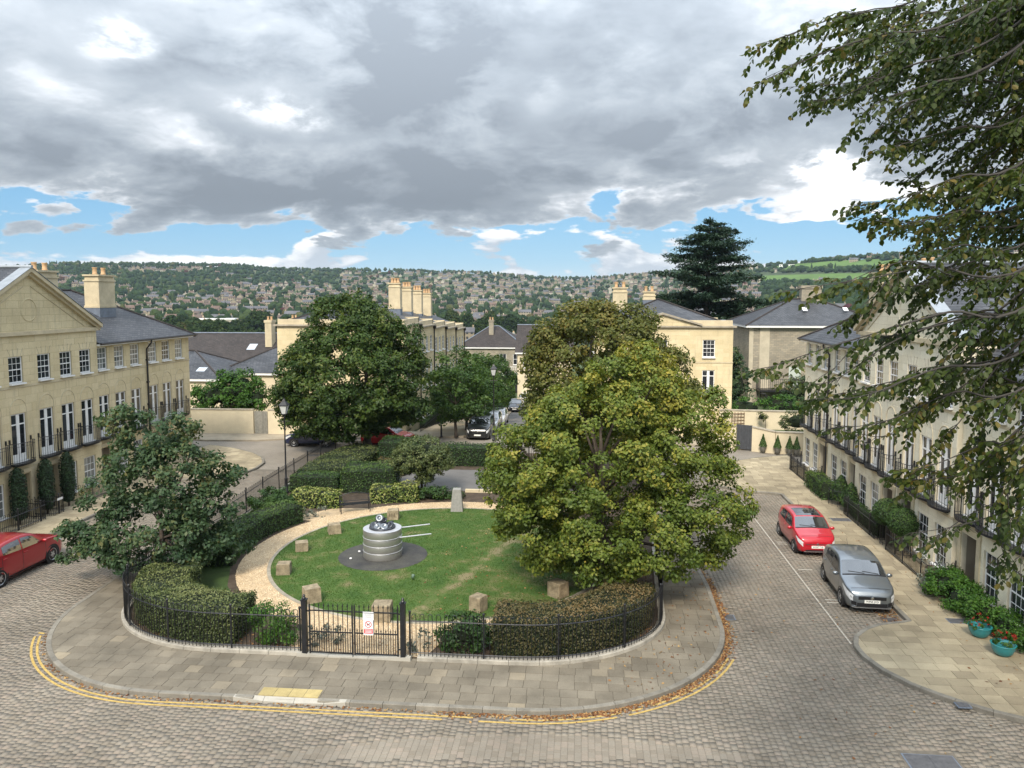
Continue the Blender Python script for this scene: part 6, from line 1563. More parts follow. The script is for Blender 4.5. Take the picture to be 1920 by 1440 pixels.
for i, (px, py, w, h, rz, lab) in enumerate([(580, 1132, .66, .62, 35, 'sandstone block nearest the left hedge, just behind the gate'), (528, 1079, .60, .52, 12, 'sandstone block with a pale top at the left edge of the lawn'), (562, 1035, .62, .45, 20, 'squat sandstone block beside the path, left of the drum'),
      (624, 1002, .64, .5, 25, 'mottled sandstone block on the back left of the lawn'), (735, 975, .62, .55, 8, 'sandstone block with carved marks directly behind the drum'), (895, 1149, .56, .62, -30, 'sandstone block at the right front of the lawn by the hedge'), (713, 1166, .74, .66, 4, 'sandstone block behind the right gate leaf and sign')]):
    d = Vector(at(px, py, 1.0)) - Vector(CAM); t = (.165 - CAM[2]) / d.z; p = Vector(CAM) + d * t
    block(lab, p.x, p.y + .25, w * .88, w * .82, h * .85, rad(rz), .06, seed=i, inscr=(i == 4))
for i, a in enumerate((60, 25, -10, -40)):
    block(['sandstone block half hidden beyond the big oak', 'sandstone block hidden deep behind the oak crown', 'sandstone block under the oak branches', 'sandstone block at the foot of the oak'][i], LC[0] + 6.6 * math.cos(rad(a)), LC[1] + 6.6 * math.sin(rad(a)), .6, .55, .55, rad(a), .06, seed=20 + i)
pl = empty('stone_pillar', (.35, 38.15, .165), rad(5), 'tapered grey stone pillar standing at the back of the lawn', 'pillar')
mb = MB(); q = lambda k, z: [(sx * k, sy * k, z) for sx, sy in ((-1, -1), (1, -1), (1, 1), (-1, 1))]; mb.hull(q(.31, -.04), q(.21, 1.08)); mb.hull(q(.215, 1.08), q(.20, 1.12)); mb.build('shaft', M('grey_granite', (.27, .265, .245), .8, .15, 8, fine=.25, bump=.3), pl)

bn = empty('garden_bench', (-4.75, 37.45, .15), rad(25), 'black metal garden bench with a curved back beside the gravel path', 'bench')
sl = MB().box(-.75, .75, -.026, .026, 0, .022).mesh('seat_slat', black_iron)
for i in range(6): link('seat_slat', sl, bn, (0, -.2 + i * .075, .43))
for x in (-.72, .72):
    MB().bar((x, -.22, 0), (x, -.22, .62), .022, 6).build('leg', black_iron, bn); MB().bar((x, .22, 0), (x, .30, .85), .022, 6).build('leg', black_iron, bn); MB().tube([(x, -.24, .62), (x, 0, .66), (x, .26, .62)], .02, 6).build('armrest', black_iron, bn)
mb = MB(); top = [(-.72 + 1.44 * i / 12, .29, .80 + .14 * math.sin(math.pi * i / 12)) for i in range(13)]; mb.tube(top, .02, 6); mb.bar((-.72, .23, .52), (.72, .23, .52), .015, 6)
for i in range(1, 24): x = -.72 + 1.44 * i / 24; mb.bar((x, .23, .52), (x, .29, .80 + .14 * math.sin(math.pi * i / 24)), .007, 4)
mb.build('backrest', black_iron, bn)

lamp_glass = M('lamp_glass', (.55, .57, .56), .15, .08, 4)
def lamp(label, x, y, z, h):
    r = empty('street_lamp', (x, y, z), 0, label, 'street lamp', 'black heritage street lamps'); k = h - .95
    MB().lathe([(.13, 0), (.13, .12), (.10, .16), (.085, .8), (.10, .84), (.06, .9), (.05, 1.4), (.062, 1.44), (.045, 1.5), (.036, k - .1), (.05, k - .05), (.036, k)], 12).build('column', black_iron, r, True)
    MB().bar((-.28, 0, k - .35), (.28, 0, k - .35), .014, 6).build('ladder_bar', black_iron, r)
    q = lambda s, z: [(a * s, b_ * s, z) for a, b_ in ((-1, -1), (1, -1), (1, 1), (-1, 1))]
    mb = MB(); mb.hull(q(.10, k), q(.115, k + .06))
    for a, b_ in ((-1, -1), (1, -1), (1, 1), (-1, 1)): mb.bar((a * .11, b_ * .11, k + .05), (a * .21, b_ * .21, k + .52), .014, 4)
    mb.hull(q(.24, k + .52), q(.24, k + .55)); mb.hull(q(.235, k + .55), q(.06, k + .78)); mb.hull(q(.08, k + .78), q(.05, k + .86)); mb.lathe([(.03, k + .86), (.035, k + .89), (.001, k + .96)], 8); mb.build('lantern_frame', black_iron, r)
    mb = MB(); mb.hull(q(.10, k + .06), q(.20, k + .52)); mb.build('lantern_glass', lamp_glass, r); return r
lamp('black heritage lamp post by the left railings of the garden', -9.62, 40.7, .14, 5.35)
lamp('black heritage lamp post beside the parked cars of the sloping street', -.02, 57.5, .1, 5.9)
lamp('slender black lamp post far down the sloping street', -3.0, 96.0, street_z(96), 4.6)
bo = empty('bollard', (-4.25, 58.6, .11), 0, 'black bollard on the pavement corner at the head of the street', 'bollard'); MB().lathe([(.10, 0), (.10, .1), (.075, .14), (.065, .85), (.085, .88), (.085, .92), (.06, .96), (.05, 1.0), (.001, 1.03)], 12).build('shaft', black_iron, bo, True)
# small lights in the lawn
for (x, y, lab) in ((.25, 28.35, 'small grey spotlight on the lawn in front of the drum'),):
    r = empty('garden_spotlight', (x, y, .165), 0, lab, 'spotlight'); MB().bar((0, 0, -.02), (0, 0, .08), .015, 6).build('stake', black_iron, r); o = MB().lathe([(.04, -.06), (.07, .05), (.075, .07), (.055, .07), (.001, .05)], 12).build('head', M('spot_green', (.10, .16, .12), .5, .1, 4), r, True); o.location = (0, 0, .14); o.rotation_euler = (-.9, .3, 0)
for i, (x, y) in enumerate(((-2.75, 31.4), (-2.85, 30.5))):
    r = empty('ground_light', (x, y, .172), 0, ['small white ground light on the dark disc, farther one', 'small white ground light on the dark disc, nearer one'][i], 'ground light'); MB().lathe([(.05, 0), (.055, .02), (.045, .035), (.001, .038)], 12).build('lens', white_paint, r)

# pots, barrel, front-garden railings
teal = M('teal_glaze', (.03, .22, .24), .25, .15, 3, spec=.6)
red_fl = tint_mat('red_petals', [(0, (.22, .01, .01)), (1, (.50, .03, .02))], .6)
def pot(label, x, y, s, seed):
    r = empty('flower_pot', (x, y, .12), 0, label, 'flower pot'); MB().lathe([(.16 * s, 0), (.24 * s, .08 * s), (.30 * s, .22 * s), (.31 * s, .30 * s), (.33 * s, .33 * s), (.28 * s, .33 * s), (.27 * s, .26 * s), (.001, .25 * s)], 20).build('bowl', teal, r, True)
    foliage('leaves', [((x, y, .12 + .42 * s), (.30 * s, .30 * s, .16 * s))], leaf_bright, r, dens=16, clump=.1, per=20, size=.07, seed=seed, loc=(x, y, .12)); foliage('flowers', [((x - .05, y - .05, .12 + .52 * s), (.30 * s, .30 * s, .14 * s))], red_fl, r, dens=14, clump=.07, per=14, size=.05, seed=seed + 1, loc=(x, y, .12), jitter=.9)
pot('teal glazed bowl of red flowers beside the green shrub bed', 19.45, 25.3, 1.1, 101); pot('teal glazed bowl of red flowers nearest the picture corner', 19.5, 24.0, 1.1, 103)
bp = empty('barrel_planter', (20.3, 30.55, .12), 0, 'brown wooden half-barrel planter inside the railed front garden', 'planter')
MB().lathe([(.27, 0), (.31, .2), (.30, .42), (.25, .42), (.25, .36), (.001, .36)], 18).build('barrel', M('barrel_wood', (.10, .065, .045), .8, .25, 7), bp, True)
for z in (.08, .32): MB().lathe([(.305, z), (.318, z + .02), (.305, z + .04)], 18, cap=False).build('hoop', black_iron, bp, True)
stone_pot = M('grey_planter', (.30, .29, .26), .8, .15, 4)
for i, (x, y) in enumerate(((19.35, 55.2), (20.25, 54.8), (21.0, 54.55), (21.45, 54.45))):
    r = empty('potted_conifer', (x, y, .11), 0, ['small potted cone conifer nearest the dark gate', 'second small potted cone conifer from the dark gate', 'third small potted cone conifer from the dark gate', 'fourth small potted cone conifer, farthest from the dark gate'][i], 'potted conifer', 'potted cones along the garden wall')
    MB().lathe([(.17, 0), (.22, .4), (.24, .42), (.19, .42), (.001, .38)], 12).build('pot', stone_pot, r, True)
    rng = np.random.default_rng(110 + i); n = 700; t = rng.random(n) ** 1.3; a = rng.random(n) * 6.283; pr_r = .26 * (1 - t) * (1 + .1 * np.sin(a * 3)) + .01
    Pp = np.stack([np.cos(a) * pr_r, np.sin(a) * pr_r, .4 + t * .85], 1); link('leaves', leaves_mesh('leaves', leaf_quads(rng, Pp, np.stack([np.cos(a), np.sin(a), np.full(n, .5)], 1), .09, .4), rng.uniform(.1, .8, n), leaf_box), r)
railing('low black railing round the front garden with the barrel planter', [(20.65, 29.6), (19.75, 29.6), (19.75, 33.9)], .12, .95, .11, 1.5)
railing('low black railing in front of the dark hedge of the pale row', [(20.6, 35.3), (19.8, 35.3), (19.8, 39.6), (20.6, 39.6)], .12, .95, .11, 1.5)
railing('low black railing at the far end of the pale row', [(20.6, 45.9), (19.75, 45.9), (19.75, 49.8), (20.6, 50.2)], .12, .95, .11, 1.6)
railing('low black railing enclosing the first cypress column by the left row', [(-20.6, 34.95), (-19.5, 34.95), (-19.5, 30.0)], .12, .95, .115, 1.6)
rr = railing('low black railing with a small white plate round the middle cypress', [(-20.6, 36.3), (-19.5, 36.3), (-19.5, 35.4), (-20.6, 35.4)], .12, .95, .115, 1.2)
o = MB().box(-.2, .2, -.012, 0, 0, .11).build('name_plate', white_paint, rr); o.location = (-19.47 - rr.location.x, 35.9 - rr.location.y, .70); o.rotation_euler = (0, 0, rad(90))
railing('low black railing by the third cypress column of the left row', [(-20.6, 41.0), (-19.5, 41.0), (-19.5, 37.9), (-20.6, 37.9)], .12, .95, .115, 1.6)
railing('long dark railing below the stepped terrace', [(-6.5, 61.5), (-6.5, 71), (-6.5, 80)], street_z(70) + .1, 1.15, .16, 2.5, hoops=False, single=False)
# iron guard round the cone bush and the ball stems
for (x, y, rr_, h, lab) in ((20.2, 41.3, .58, .85, 'dark iron guard basket round the cone bush'), (20.15, 34.7, .34, .95, 'iron tree guard under the farther ball bush'), (20.2, 33.2, .34, .95, 'iron tree guard under the nearer ball bush')):
    g_ = empty('tree_guard', (x, y, .12), 0, lab, 'tree guard'); b1 = MB().bar((0, 0, 0), (0, 0, h), .011, 5).mesh('bar', black_iron)
    for i in range(12): link('bar', b1, g_, (rr_ * math.cos(i * math.pi / 6), rr_ * math.sin(i * math.pi / 6), 0))
    for z in (.1, h - .06): MB().tube([(rr_ * math.cos(i * math.pi / 8), rr_ * math.sin(i * math.pi / 8), z) for i in range(17)], .014, 4).build('hoop', black_iron, g_)

# ------------------------------------------------------------------ fallen leaves
def scatter_leaves():
    rng = np.random.default_rng(31); P = []
    kl = np.array(resample(KERB, .05)); n = len(kl)
    idx = np.where((kl[:, 1] < 36) & ((kl[:, 0] > 3)))[0]
    m = 2600; i = rng.choice(idx, m, p=(w_ := np.where(kl[idx, 1] < 30, np.clip((kl[idx, 0] - 2) / 6, .05, 1), .25)) / w_.sum()); o = np.array(offset([tuple(k) for k in kl], 1.0))[i] - kl[i]
    d = np.abs(rng.normal(0, .12, m)) + .02; p = kl[i] + o * d[:, None]; P.append(np.column_stack([p, np.full(m, .012)]))
    j = rng.choice(np.where(kl[:, 1] < 23)[0], 420); oo = np.array(offset([tuple(k) for k in kl], 1.0))[j] - kl[j]; p = kl[j] + oo * (np.abs(rng.normal(0, .08, 420)) + .02)[:, None]; P.append(np.column_stack([p, np.full(420, .012)]))
    m = 420; x = rng.uniform(7.5, 11.3, m); y = rng.uniform(20.8, 33, m); k = pip(x, y, offset(KERB, -.2)) & ~pip(x, y, offset(FENCE, .3)); P.append(np.column_stack([x[k], y[k], np.full(k.sum(), .13)]))
    m = 900; x = rng.uniform(3.6, 9.3, m); y = rng.uniform(22.5, 30, m); k = pip(x, y, offset(FENCE, -.1)); P.append(np.column_stack([x[k], y[k], np.full(k.sum(), .152)]))
    m = 500; x = rng.uniform(-9, 2.8, m); y = rng.uniform(22.2, 23.6, m); k = pip(x, y, offset(FENCE, -.1)); P.append(np.column_stack([x[k], y[k], np.full(k.sum(), .152)]))
    m = 260; r = np.sqrt(rng.random(m)) * 6.7; a = rng.uniform(-1.6, 1.2, m); P.append(np.column_stack([LC[0] + r * np.cos(a), LC[1] + r * np.sin(a), np.full(m, .19)]))
    m = 120; P.append(np.column_stack([rng.uniform(16.9, 17.6, m), rng.uniform(26.45, 27.6, m), np.full(m, .012)]))
    m = 160; P.append(np.column_stack([rng.uniform(12, 17.5, m), rng.uniform(17, 42, m), np.full(m, .012)])); m = 120; P.append(np.column_stack([rng.uniform(17.9, 20, m), rng.uniform(21, 40, m), np.full(m, .13)]))
    P = np.vstack(P); V = leaf_quads(rng, P, np.tile([0, 0, 1.0], (len(P), 1)), .085, .35, .65, -.12); V[..., 2] = np.maximum(V[..., 2], P[:, 2:3] - .004)
    tag(link('fallen_leaves', leaves_mesh('fallen_leaves', V, rng.random(len(P)), leaf_fallen)), kind='stuff')
scatter_leaves()

# ------------------------------------------------------------------ cars
def paint(name, col, metal=0.0, rough=.3):
    m, g, b = base_mat(name); b.inputs['Base Color'].default_value = (*col, 1); b.inputs['Metallic'].default_value = metal; b.inputs['Roughness'].default_value = rough
    b.inputs['Coat Weight'].default_value = 1.0; b.inputs['Coat Roughness'].default_value = .03; b.inputs['Specular IOR Level'].default_value = .5; return m
tyre_m = M('tyre_rubber', (.018, .018, .019), .85, .2, 8); rim_m = M('alloy_rim', (.50, .51, .53), .3, .08, 5, metal=.8); dark_pl = M('black_plastic', (.014, .014, .016), .5, .2, 6)
head_m = M('headlamp_lens', (.62, .64, .66), .12, .1, 8, spec=.8); tail_m = M('tail_lamp_lens', (.30, .012, .015), .15, .1, 6, spec=.7); chrome = M('chrome', (.70, .71, .73), .12, .04, 5, metal=1.0); plate_w = M('plate_white', (.80, .80, .76), .4, .03, 5); plate_y = M('plate_yellow', (.72, .52, .05), .4, .03, 5)
TYPES = {
 'hatch': dict(L=3.85, W=1.70, H=1.51, top=[(0, .60), (.006, .70), (.03, .80), (.10, .90), (.20, .985), (.255, 1.03), (.40, 1.40), (.47, 1.475), (.58, 1.51), (.74, 1.49), (.86, 1.42), (.905, 1.36), (.965, 1.06), (.985, .90), (1, .62)], belt=[(0, .66), (.1, .80), (.25, .93), (.6, .98), (.9, 1.06), (1, .9)], ax=(.205, .838), wr=.305, roof=(.405, .89)),
 'city': dict(L=3.55, W=1.65, H=1.48, top=[(0, .58), (.006, .70), (.03, .80), (.09, .89), (.17, .96), (.225, 1.01), (.36, 1.37), (.42, 1.43), (.55, 1.48), (.75, 1.47), (.88, 1.42), (.93, 1.36), (.975, 1.02), (.99, .85), (1, .62)], belt=[(0, .66), (.1, .78), (.25, .90), (.6, .95), (.9, 1.02), (1, .9)], ax=(.185, .862), wr=.29, roof=(.37, .92)),
 'suv': dict(L=4.45, W=1.86, H=1.63, top=[(0, .70), (.006, .84), (.03, .93), (.10, 1.02), (.21, 1.09), (.265, 1.12), (.40, 1.50), (.46, 1.585), (.56, 1.63), (.72, 1.61), (.86, 1.53), (.90, 1.47), (.96, 1.17), (.985, .98), (1, .72)], belt=[(0, .78), (.1, .92), (.25, 1.03), (.6, 1.08), (.9, 1.17), (1, 1.0)], ax=(.20, .845), wr=.355, roof=(.405, .885)),
 'saloon': dict(L=4.45, W=1.80, H=1.46, top=[(0, .58), (.006, .68), (.03, .76), (.10, .85), (.22, .93), (.285, .97), (.42, 1.34), (.49, 1.42), (.58, 1.46), (.72, 1.43), (.83, 1.34), (.86, 1.29), (.95, 1.02), (.985, .92), (1, .62)], belt=[(0, .62), (.1, .76), (.25, .88), (.6, .94), (.9, 1.0), (1, .9)], ax=(.205, .82), wr=.315, roof=(.425, .845)),
}
PLAN = [(0, .66), (.008, .75), (.025, .85), (.06, .93), (.12, .98), (.22, 1.0), (.78, 1.0), (.90, .975), (.955, .92), (.985, .82), (1, .68)]
TEXTS = []
def text(body, size, parent, loc, rot, mat, name='lettering'):
    cu = bpy.data.curves.new(name, 'FONT'); cu.body = body; cu.size = size; cu.align_x = 'CENTER'; cu.align_y = 'CENTER'; cu.extrude = .001; cu.offset = .0012; cu.materials.append(mat)
    o = bpy.data.objects.new(name, cu); COL.objects.link(o); o.parent = parent; o.location = loc; o.rotation_euler = rot; return o
def car(label, typ, pos, rz, col, plate=None, metal=.3, doors=5, detail=True, roof_black=False, group=None, grille='none', rails=False, wheel_dark=False, cat='car'):
    T = TYPES[typ]; L, Wd, H = T['L'], T['W'], T['H']; root = empty('parked_car', pos, rz, label, cat, group)
    pm_ = paint(f'car_paint_{len(MATS)}', col, metal)
    xs, ys = zip(*T['top']); bx, by = zip(*T['belt']); px_, py_ = zip(*PLAN)
    top = lambda s: float(np.interp(s, xs, ys)); 
    ss = np.linspace(0, 1, 401); sm = np.interp(ss, xs, ys); ker = np.ones(9) / 9; sm2 = np.convolve(np.pad(sm, 4, 'edge'), ker, 'valid'); top = lambda s: float(np.interp(s, ss, sm2))
    belt = lambda s: min(float(np.interp(s, bx, by)), top(s) - .05); plan = lambda s: float(np.interp(s, px_, py_)) * Wd / 2
    zb = lambda s: float(np.interp(s, [0, .02, .1, .9, .98, 1], [.30, .22, .19, .19, .24, .34]))
    roofz = T['H']
    def hw(s, z):
        p = plan(s); b = belt(s); k = np.interp(z, [zb(s), zb(s) + .14, .60, b], [.92, .975, 1.0, .97])
        if z > b: k = .97 - .215 * min(1.15, (z - b) / (roofz - b + .01)) ** 1.15 * (1 if z > b else 0)
        return p * k
    def ring(s):
        b, t, z0 = belt(s), top(s), zb(s); out = [(0, z0), (hw(s, z0) * .8, z0)]
        for i in range(7): z = z0 + (b - z0) * i / 6; out.append((hw(s, z), z))
        for i in range(1, 6): z = b + (t - .045 - b) * i / 5; out.append((hw(s, z), z))
        r = out[-1][0]; out += [(r * .965, t - .018), (r * .90, t - .004), (r * .6, t + .012), (r * .3, t + .02), (0, t + .022)]; return out
    st = sorted(set(list(np.linspace(0, 1, 44)) + [.004, .010, .018, .03, .045, .96, .975, .985, .993])); mb = MB(); K = len(ring(.5)); yy = lambda s: L / 2 - s * L
    for s in st:
        rr = ring(s); mb.v += [(x, yy(s), z) for x, z in rr] + [(-x, yy(s), z) for x, z in rr]
    for i in range(len(st) - 1):
        for h in (0, K):
            for k in range(K - 1):
                a = i * 2 * K + h + k; q = (a, a + 1, a + 2 * K + 1, a + 2 * K); mb.f.append(q if h else q[::-1]); mb.mi.append(0)
    for base in (0, (len(st) - 1) * 2 * K): mb.f.append(tuple(base + k for k in range(K)) + tuple(base + K + k for k in reversed(range(1, K - 1)))); mb.mi.append(0)
    mb.build('body', pm_, root, True)
    def side(s, z, sd, off=.006): return (sd * (hw(s, z) + off), yy(s), z)
    def patch(name, f, nu, nv, mat, parent=None):
        m_ = MB(); G = [[f(i / nu, j / nv) for j in range(nv + 1)] for i in range(nu + 1)]
        for i in range(nu):
            for j in range(nv): m_.quad(G[i][j], G[i + 1][j], G[i + 1][j + 1], G[i][j + 1])
        return m_.build(name, mat, parent or root, False)
    def topp(s, u, off=.007, ins=.92):
        t = top(s); r = hw(s, t - .045); x = u * r * ins; z = t + float(np.interp(abs(u * ins), [0, .3, .6, .9, .965], [.022, .02, .012, -.004, -.018])); ds = .01; sl = (top(s + ds) - top(s - ds)) / (2 * ds * L); n = math.hypot(1, sl); return (x, yy(s) + off * sl / n, z + off / n)
    r0, r1 = T['roof']; w0 = T['top'][5][0] + .012
    patch('windscreen', lambda u, v: topp(w0 + (r0 - .004 - w0) * v, -1 + 2 * u), 10, 6, car_glass)
    patch('rear_window', lambda u, v: topp(r1 + .012 + (.955 - r1 - .012) * v, (-1 + 2 * u) * .9), 8, 4, car_glass)
    patch('cowl', lambda u, v: topp(w0 - .016 + .018 * v, -1 + 2 * u, .004), 10, 1, dark_pl)
    patch('bonnet_seam', lambda u, v: topp(.055 + .004 * v, (-1 + 2 * u) * .95, .004), 10, 1, dark_pl)
    if roof_black: patch('glass_roof', lambda u, v: topp(r0 + .02 + .26 * v, (-1 + 2 * u) * .86), 8, 5, car_glass)
    bp = .575 if doors == 5 else .60
    for sd in (-1, 1):
        for (a0, a1, c0, c1) in ((w0 + .035, r0 + .012, bp - .006, bp - .01), (bp + .008, bp + .008, (.80 if doors == 5 else .85), .79)):
            def f(u, v, a0=a0, a1=a1, c0=c0, c1=c1, sd=sd):
                s = (a0 + (a1 - a0) * v) * (1 - u) + (c0 + (c1 - c0) * v) * u; zl, zh = belt(s) + .035, top(s) - .105; zh = max(zh, zl + .02); return side(s, zl + (zh - zl) * v, sd)
            patch('side_window', f, 8, 4, car_glass)
        for s in ((w0 + .01, bp, .815) if doors == 5 else (w0 + .01, bp + .03)):
            patch('door_seam', lambda u, v, s=s: side(s + (.0022 if u else -.0022), .34 + (belt(s) - .36) * v, sd, .004), 1, 6, dark_pl)
        for s in ((bp - .035, .785) if doors == 5 else (bp - .01,)): MB().box(*sorted((sd * (hw(s, .9) - .01), sd * (hw(s, .9) + .035))), yy(s) - .09, yy(s) + .09, belt(s) - .13, belt(s) - .10).build('door_handle', pm_, root)
        patch('sill_trim', lambda u, v: side(.25 + .54 * u, .215 + .07 * v, sd, .008), 8, 1, dark_pl)
        # mirrors
        s = w0 + .045; mx = hw(s, belt(s)) + .10; m_ = MB(); m_.sphere((0, 0, 0), .1, 12, 8, (1.05, 1, .72)); o = m_.build('mirror', pm_, root, True); o.location = (sd * mx, yy(s), belt(s) + .07); o.scale = (1, .62, 1)
        MB().bar((sd * (hw(s, belt(s)) - .02), yy(s), belt(s) + .02), (sd * mx, yy(s), belt(s) + .03), .022, 6).build('mirror_arm', dark_pl, o, loc=tuple(-v for v in o.location)) if False else None
        # lamps
        tall = typ in ('hatch',)
        s0, s1 = (.007, .165) if tall else (.006, .12)
        def hl(u, v, sd=sd): 
            s = s0 + (s1 - s0) * u; zc = belt(s) - (.10 if tall else .09) + .10 * u; hh = (.25 - .15 * u) if tall else (.19 - .12 * u); z = zc - hh / 2 + hh * v; return side(s, min(z, belt(s) + .02), sd, .010)
        patch('headlight', hl, 8, 3, head_m)
        patch('tail_light', lambda u, v: side(.94 + .05 * u, belt(.95) - .26 + .24 * v, sd, .010), 4, 3, tail_m)
        for s in T['ax']:
            R = T['wr']; x = hw(s, .5); y = yy(s); rm = rim_m
            o = MB().lathe([(R + .055, -.34), (R + .055, .010), (R - .01, .004)], 28, cap=True).build('arch_shade_disc', dark_pl, root); o.location = (sd * x, y, R + .005); o.rotation_euler = (0, sd * math.pi / 2, 0)  # black disc proud of the body, standing in for the shaded arch gap
            wl = MB().lathe([(R * .62, -.20), (R * .93, -.20), (R, -.17), (R, -.035), (R * .94, -.004), (R * .70, .006), (R * .66, -.01)], 28, cap=False).build('wheel', tyre_m, root, True); wl.location = (sd * (x + .012), y, R); wl.rotation_euler = (0, sd * math.pi / 2, 0)
            m_ = MB(); m_.lathe([(R * .70, -.012), (R * .68, .004), (R * .62, -.01), (R * .60, -.06)], 24, cap=False); m_.lathe([(.001, .002), (R * .16, .0), (R * .18, -.03)], 12, cap=False)
            nsp = 5 if typ in ('hatch', 'suv') else 8
            for i in range(nsp):
                a = 2 * math.pi * i / nsp
                for da in ((-.13, .13) if nsp == 5 else (0,)):
                    c_, s_ = math.cos(a + da), math.sin(a + da); c2, s2 = math.cos(a + da * 1.5), math.sin(a + da * 1.5); wd = .018 if nsp == 5 else .022
                    m_.hull([(c_ * R * .12 - s_ * wd, s_ * R * .12 + c_ * wd, -.03), (c_ * R * .12 + s_ * wd, s_ * R * .12 - c_ * wd, -.03), (c_ * R * .12 + s_ * wd, s_ * R * .12 - c_ * wd, -.005), (c_ * R * .12 - s_ * wd, s_ * R * .12 + c_ * wd, -.005)], [(c2 * R * .66 - s2 * wd, s2 * R * .66 + c2 * wd, -.04), (c2 * R * .66 + s2 * wd, s2 * R * .66 - c2 * wd, -.04), (c2 * R * .66 + s2 * wd, s2 * R * .66 - c2 * wd, -.012), (c2 * R * .66 - s2 * wd, s2 * R * .66 + c2 * wd, -.012)])
            link('rim', m_.mesh('rim', rm), wl); MB().lathe([(R * .61, -.075), (.001, -.07)], 20, cap=False).build('brake_disc', dark_pl, wl)
    yf = L / 2; fw_ = plan(0)
    def front(name, x0, x1, z0, z1, mat, d=.012, y0=None):
        yb = (yf if y0 is None else y0); return MB().box(x0, x1, yb - .03, yb + d, z0, z1).build(name, mat, root)
    def bowed(name, z0, z1, x1, mat, d=.010):
        """strip wrapped round the nose"""
        n = 12; m_ = MB(); G = []
        for i in range(n + 1):
            x = -x1 + 2 * x1 * i / n; s = float(np.interp(abs(x), [fw_ * .98, plan(.008) * .98, plan(.025) * .98, plan(.06) * .98], [0, .008, .025, .06])); G.append((x, yy(s) + d))
        for i in range(n): m_.quad((*G[i], z0), (*G[i + 1], z0), (*G[i + 1], z1), (*G[i], z1)); m_.quad((*G[i], z1), (*G[i + 1], z1), (G[i + 1][0], G[i + 1][1] - .03, z1), (G[i][0], G[i][1] - .03, z1))
        return m_.build(name, mat, root)
    hz = top(.006)
    if grille == 'wide': bowed('grille', hz - .16, hz - .045, .46, dark_pl); bowed('lower_grille', .27, .40, .50, dark_pl); bowed('bumper_lip', .225, .25, .66, rim_m, .016)
    elif grille == 'slim': bowed('grille_strip', hz - .125, hz - .10, .50, chrome, .012); bowed('lower_grille', .25, .31, .50, dark_pl); bowed('bumper_lip', .225, .245, .56, M('dull_rim_trim', (.25, .2, .2), .4, .1, 4) if 'dull_rim_trim' not in MATS else MATS['dull_rim_trim'], .014)
    else: bowed('grille', hz - .17, hz - .05, .42, dark_pl); bowed('lower_grille', .26, .42, .48, dark_pl)
    if typ == 'hatch':
        for sd in (-1, 1): patch('fog_lamp', lambda u, v: (sd * (.52 + .16 * u), yy(float(np.interp(.52 + .16 * u, [fw_, plan(.008), plan(.025), plan(.06)], [0, .008, .025, .06]))) + .014, .30 + .13 * v + .04 * u), 3, 2, dark_pl)
    bz = hz - (.10 if grille == 'wide' else .112)
    bd = MB().lathe([(.05, 0), (.056, .006), (.045, .010)], 20, cap=False).build('badge', chrome, root); bd.location = (0, yf + .014, bz); bd.rotation_euler = (-math.pi / 2, 0, 0)
    # the emblem inside the ring: an angular S or a stacked V and W
    m_ = MB()
    seg = [(-.03, .02, .03, .034), (-.03, .0, .0, .02), (-.02, -.012, .03, .004), (.0, -.02, .03, .0), (-.03, -.034, .03, -.02)] if grille == 'wide' else []
    for x0, z0, x1, z1 in seg: m_.box(x0, x1, 0, .004, z0, z1)
    if grille == 'slim':
        for (xa, za, xb, zb_) in ((-.02, .038, 0, .004), (.02, .038, 0, .004), (-.038, .012, -.018, -.034), (-.018, -.034, 0, -.004), (0, -.004, .018, -.034), (.018, -.034, .038, .012)): m_.bar((xa, .002, za), (xb, .002, zb_), .0045, 4)
    if seg or grille == 'slim': o = m_.build('emblem', chrome, bd); o.rotation_euler = (math.pi / 2, 0, 0); o.location = (0, 0, .006)
    if plate:
        pz = .46 if grille == 'wide' else .44 if typ == 'city' else .45
        pb = MB().box(-.26, .26, 0, .008, -.056, .056).build('number_plate', plate_w, root); pb.location = (0, yf + .014, pz)
        if plate != '-': TEXTS.append(text(plate, .092, pb, (0, .0095, 0), (math.pi / 2, 0, math.pi), ink))
    # rear plate and wiper, aerial
    pb = MB().box(-.26, .26, -.008, 0, -.056, .056).build('rear_plate', plate_y, root); pb.location = (0, -L / 2 - .006, .62)
    if detail:
        for (xa, xb) in ((-.50, .04), (-.02, .52)):
            a = topp(w0 + .004, xa / (hw(w0, top(w0) - .045) * .92)); c = topp(w0 + .022, xb / (hw(w0 + .02, top(w0 + .02) - .045) * .92)); MB().bar((a[0], a[1], a[2] + .012), (c[0], c[1], c[2] + .014), .009, 4).build('wiper', dark_pl, root)
        t = top(.80); MB().bar((0, yy(.80), t), (0, yy(.86), t + .22), .006, 5).build('aerial', dark_pl, root)
    if rails:
        for sd in (-1, 1):
            MB().tube([(sd * (hw(s, top(s) - .045) * .93), yy(s), top(s) + (.03 if .44 < s < .84 else -.01)) for s in (.42, .46, .55, .65, .75, .82, .86)], .018, 6).build('roof_rail', dark_pl if typ == 'suv' else chrome, root)
    return root
car('grey metallic five-door hatchback parked in the bay, nearest the rounded pavement', 'hatch', (16.83, 28.95, 0), math.pi - .05, (.20, .225, .25), 'WP65 JYO', .75, 5, grille='wide')
car('small bright red city hatchback parked behind the grey hatchback', 'city', (16.6, 34.75, 0), math.pi + .02, (.44, .005, .018), 'WX67 TYB', .1, 3, roof_black=True, grille='slim')
car('dark red crossover parked beside the left pavement, cut by the frame', 'suv', (-16.12, 28.1, 0), 0.0, (.36, .010, .018), '-', .35, 5, rails=False)
car('dark blue hatchback parked side-on under the large dark tree', 'hatch', (-13.3, 55.2, 0), math.pi / 2, (.012, .02, .075), None, .4, 5)
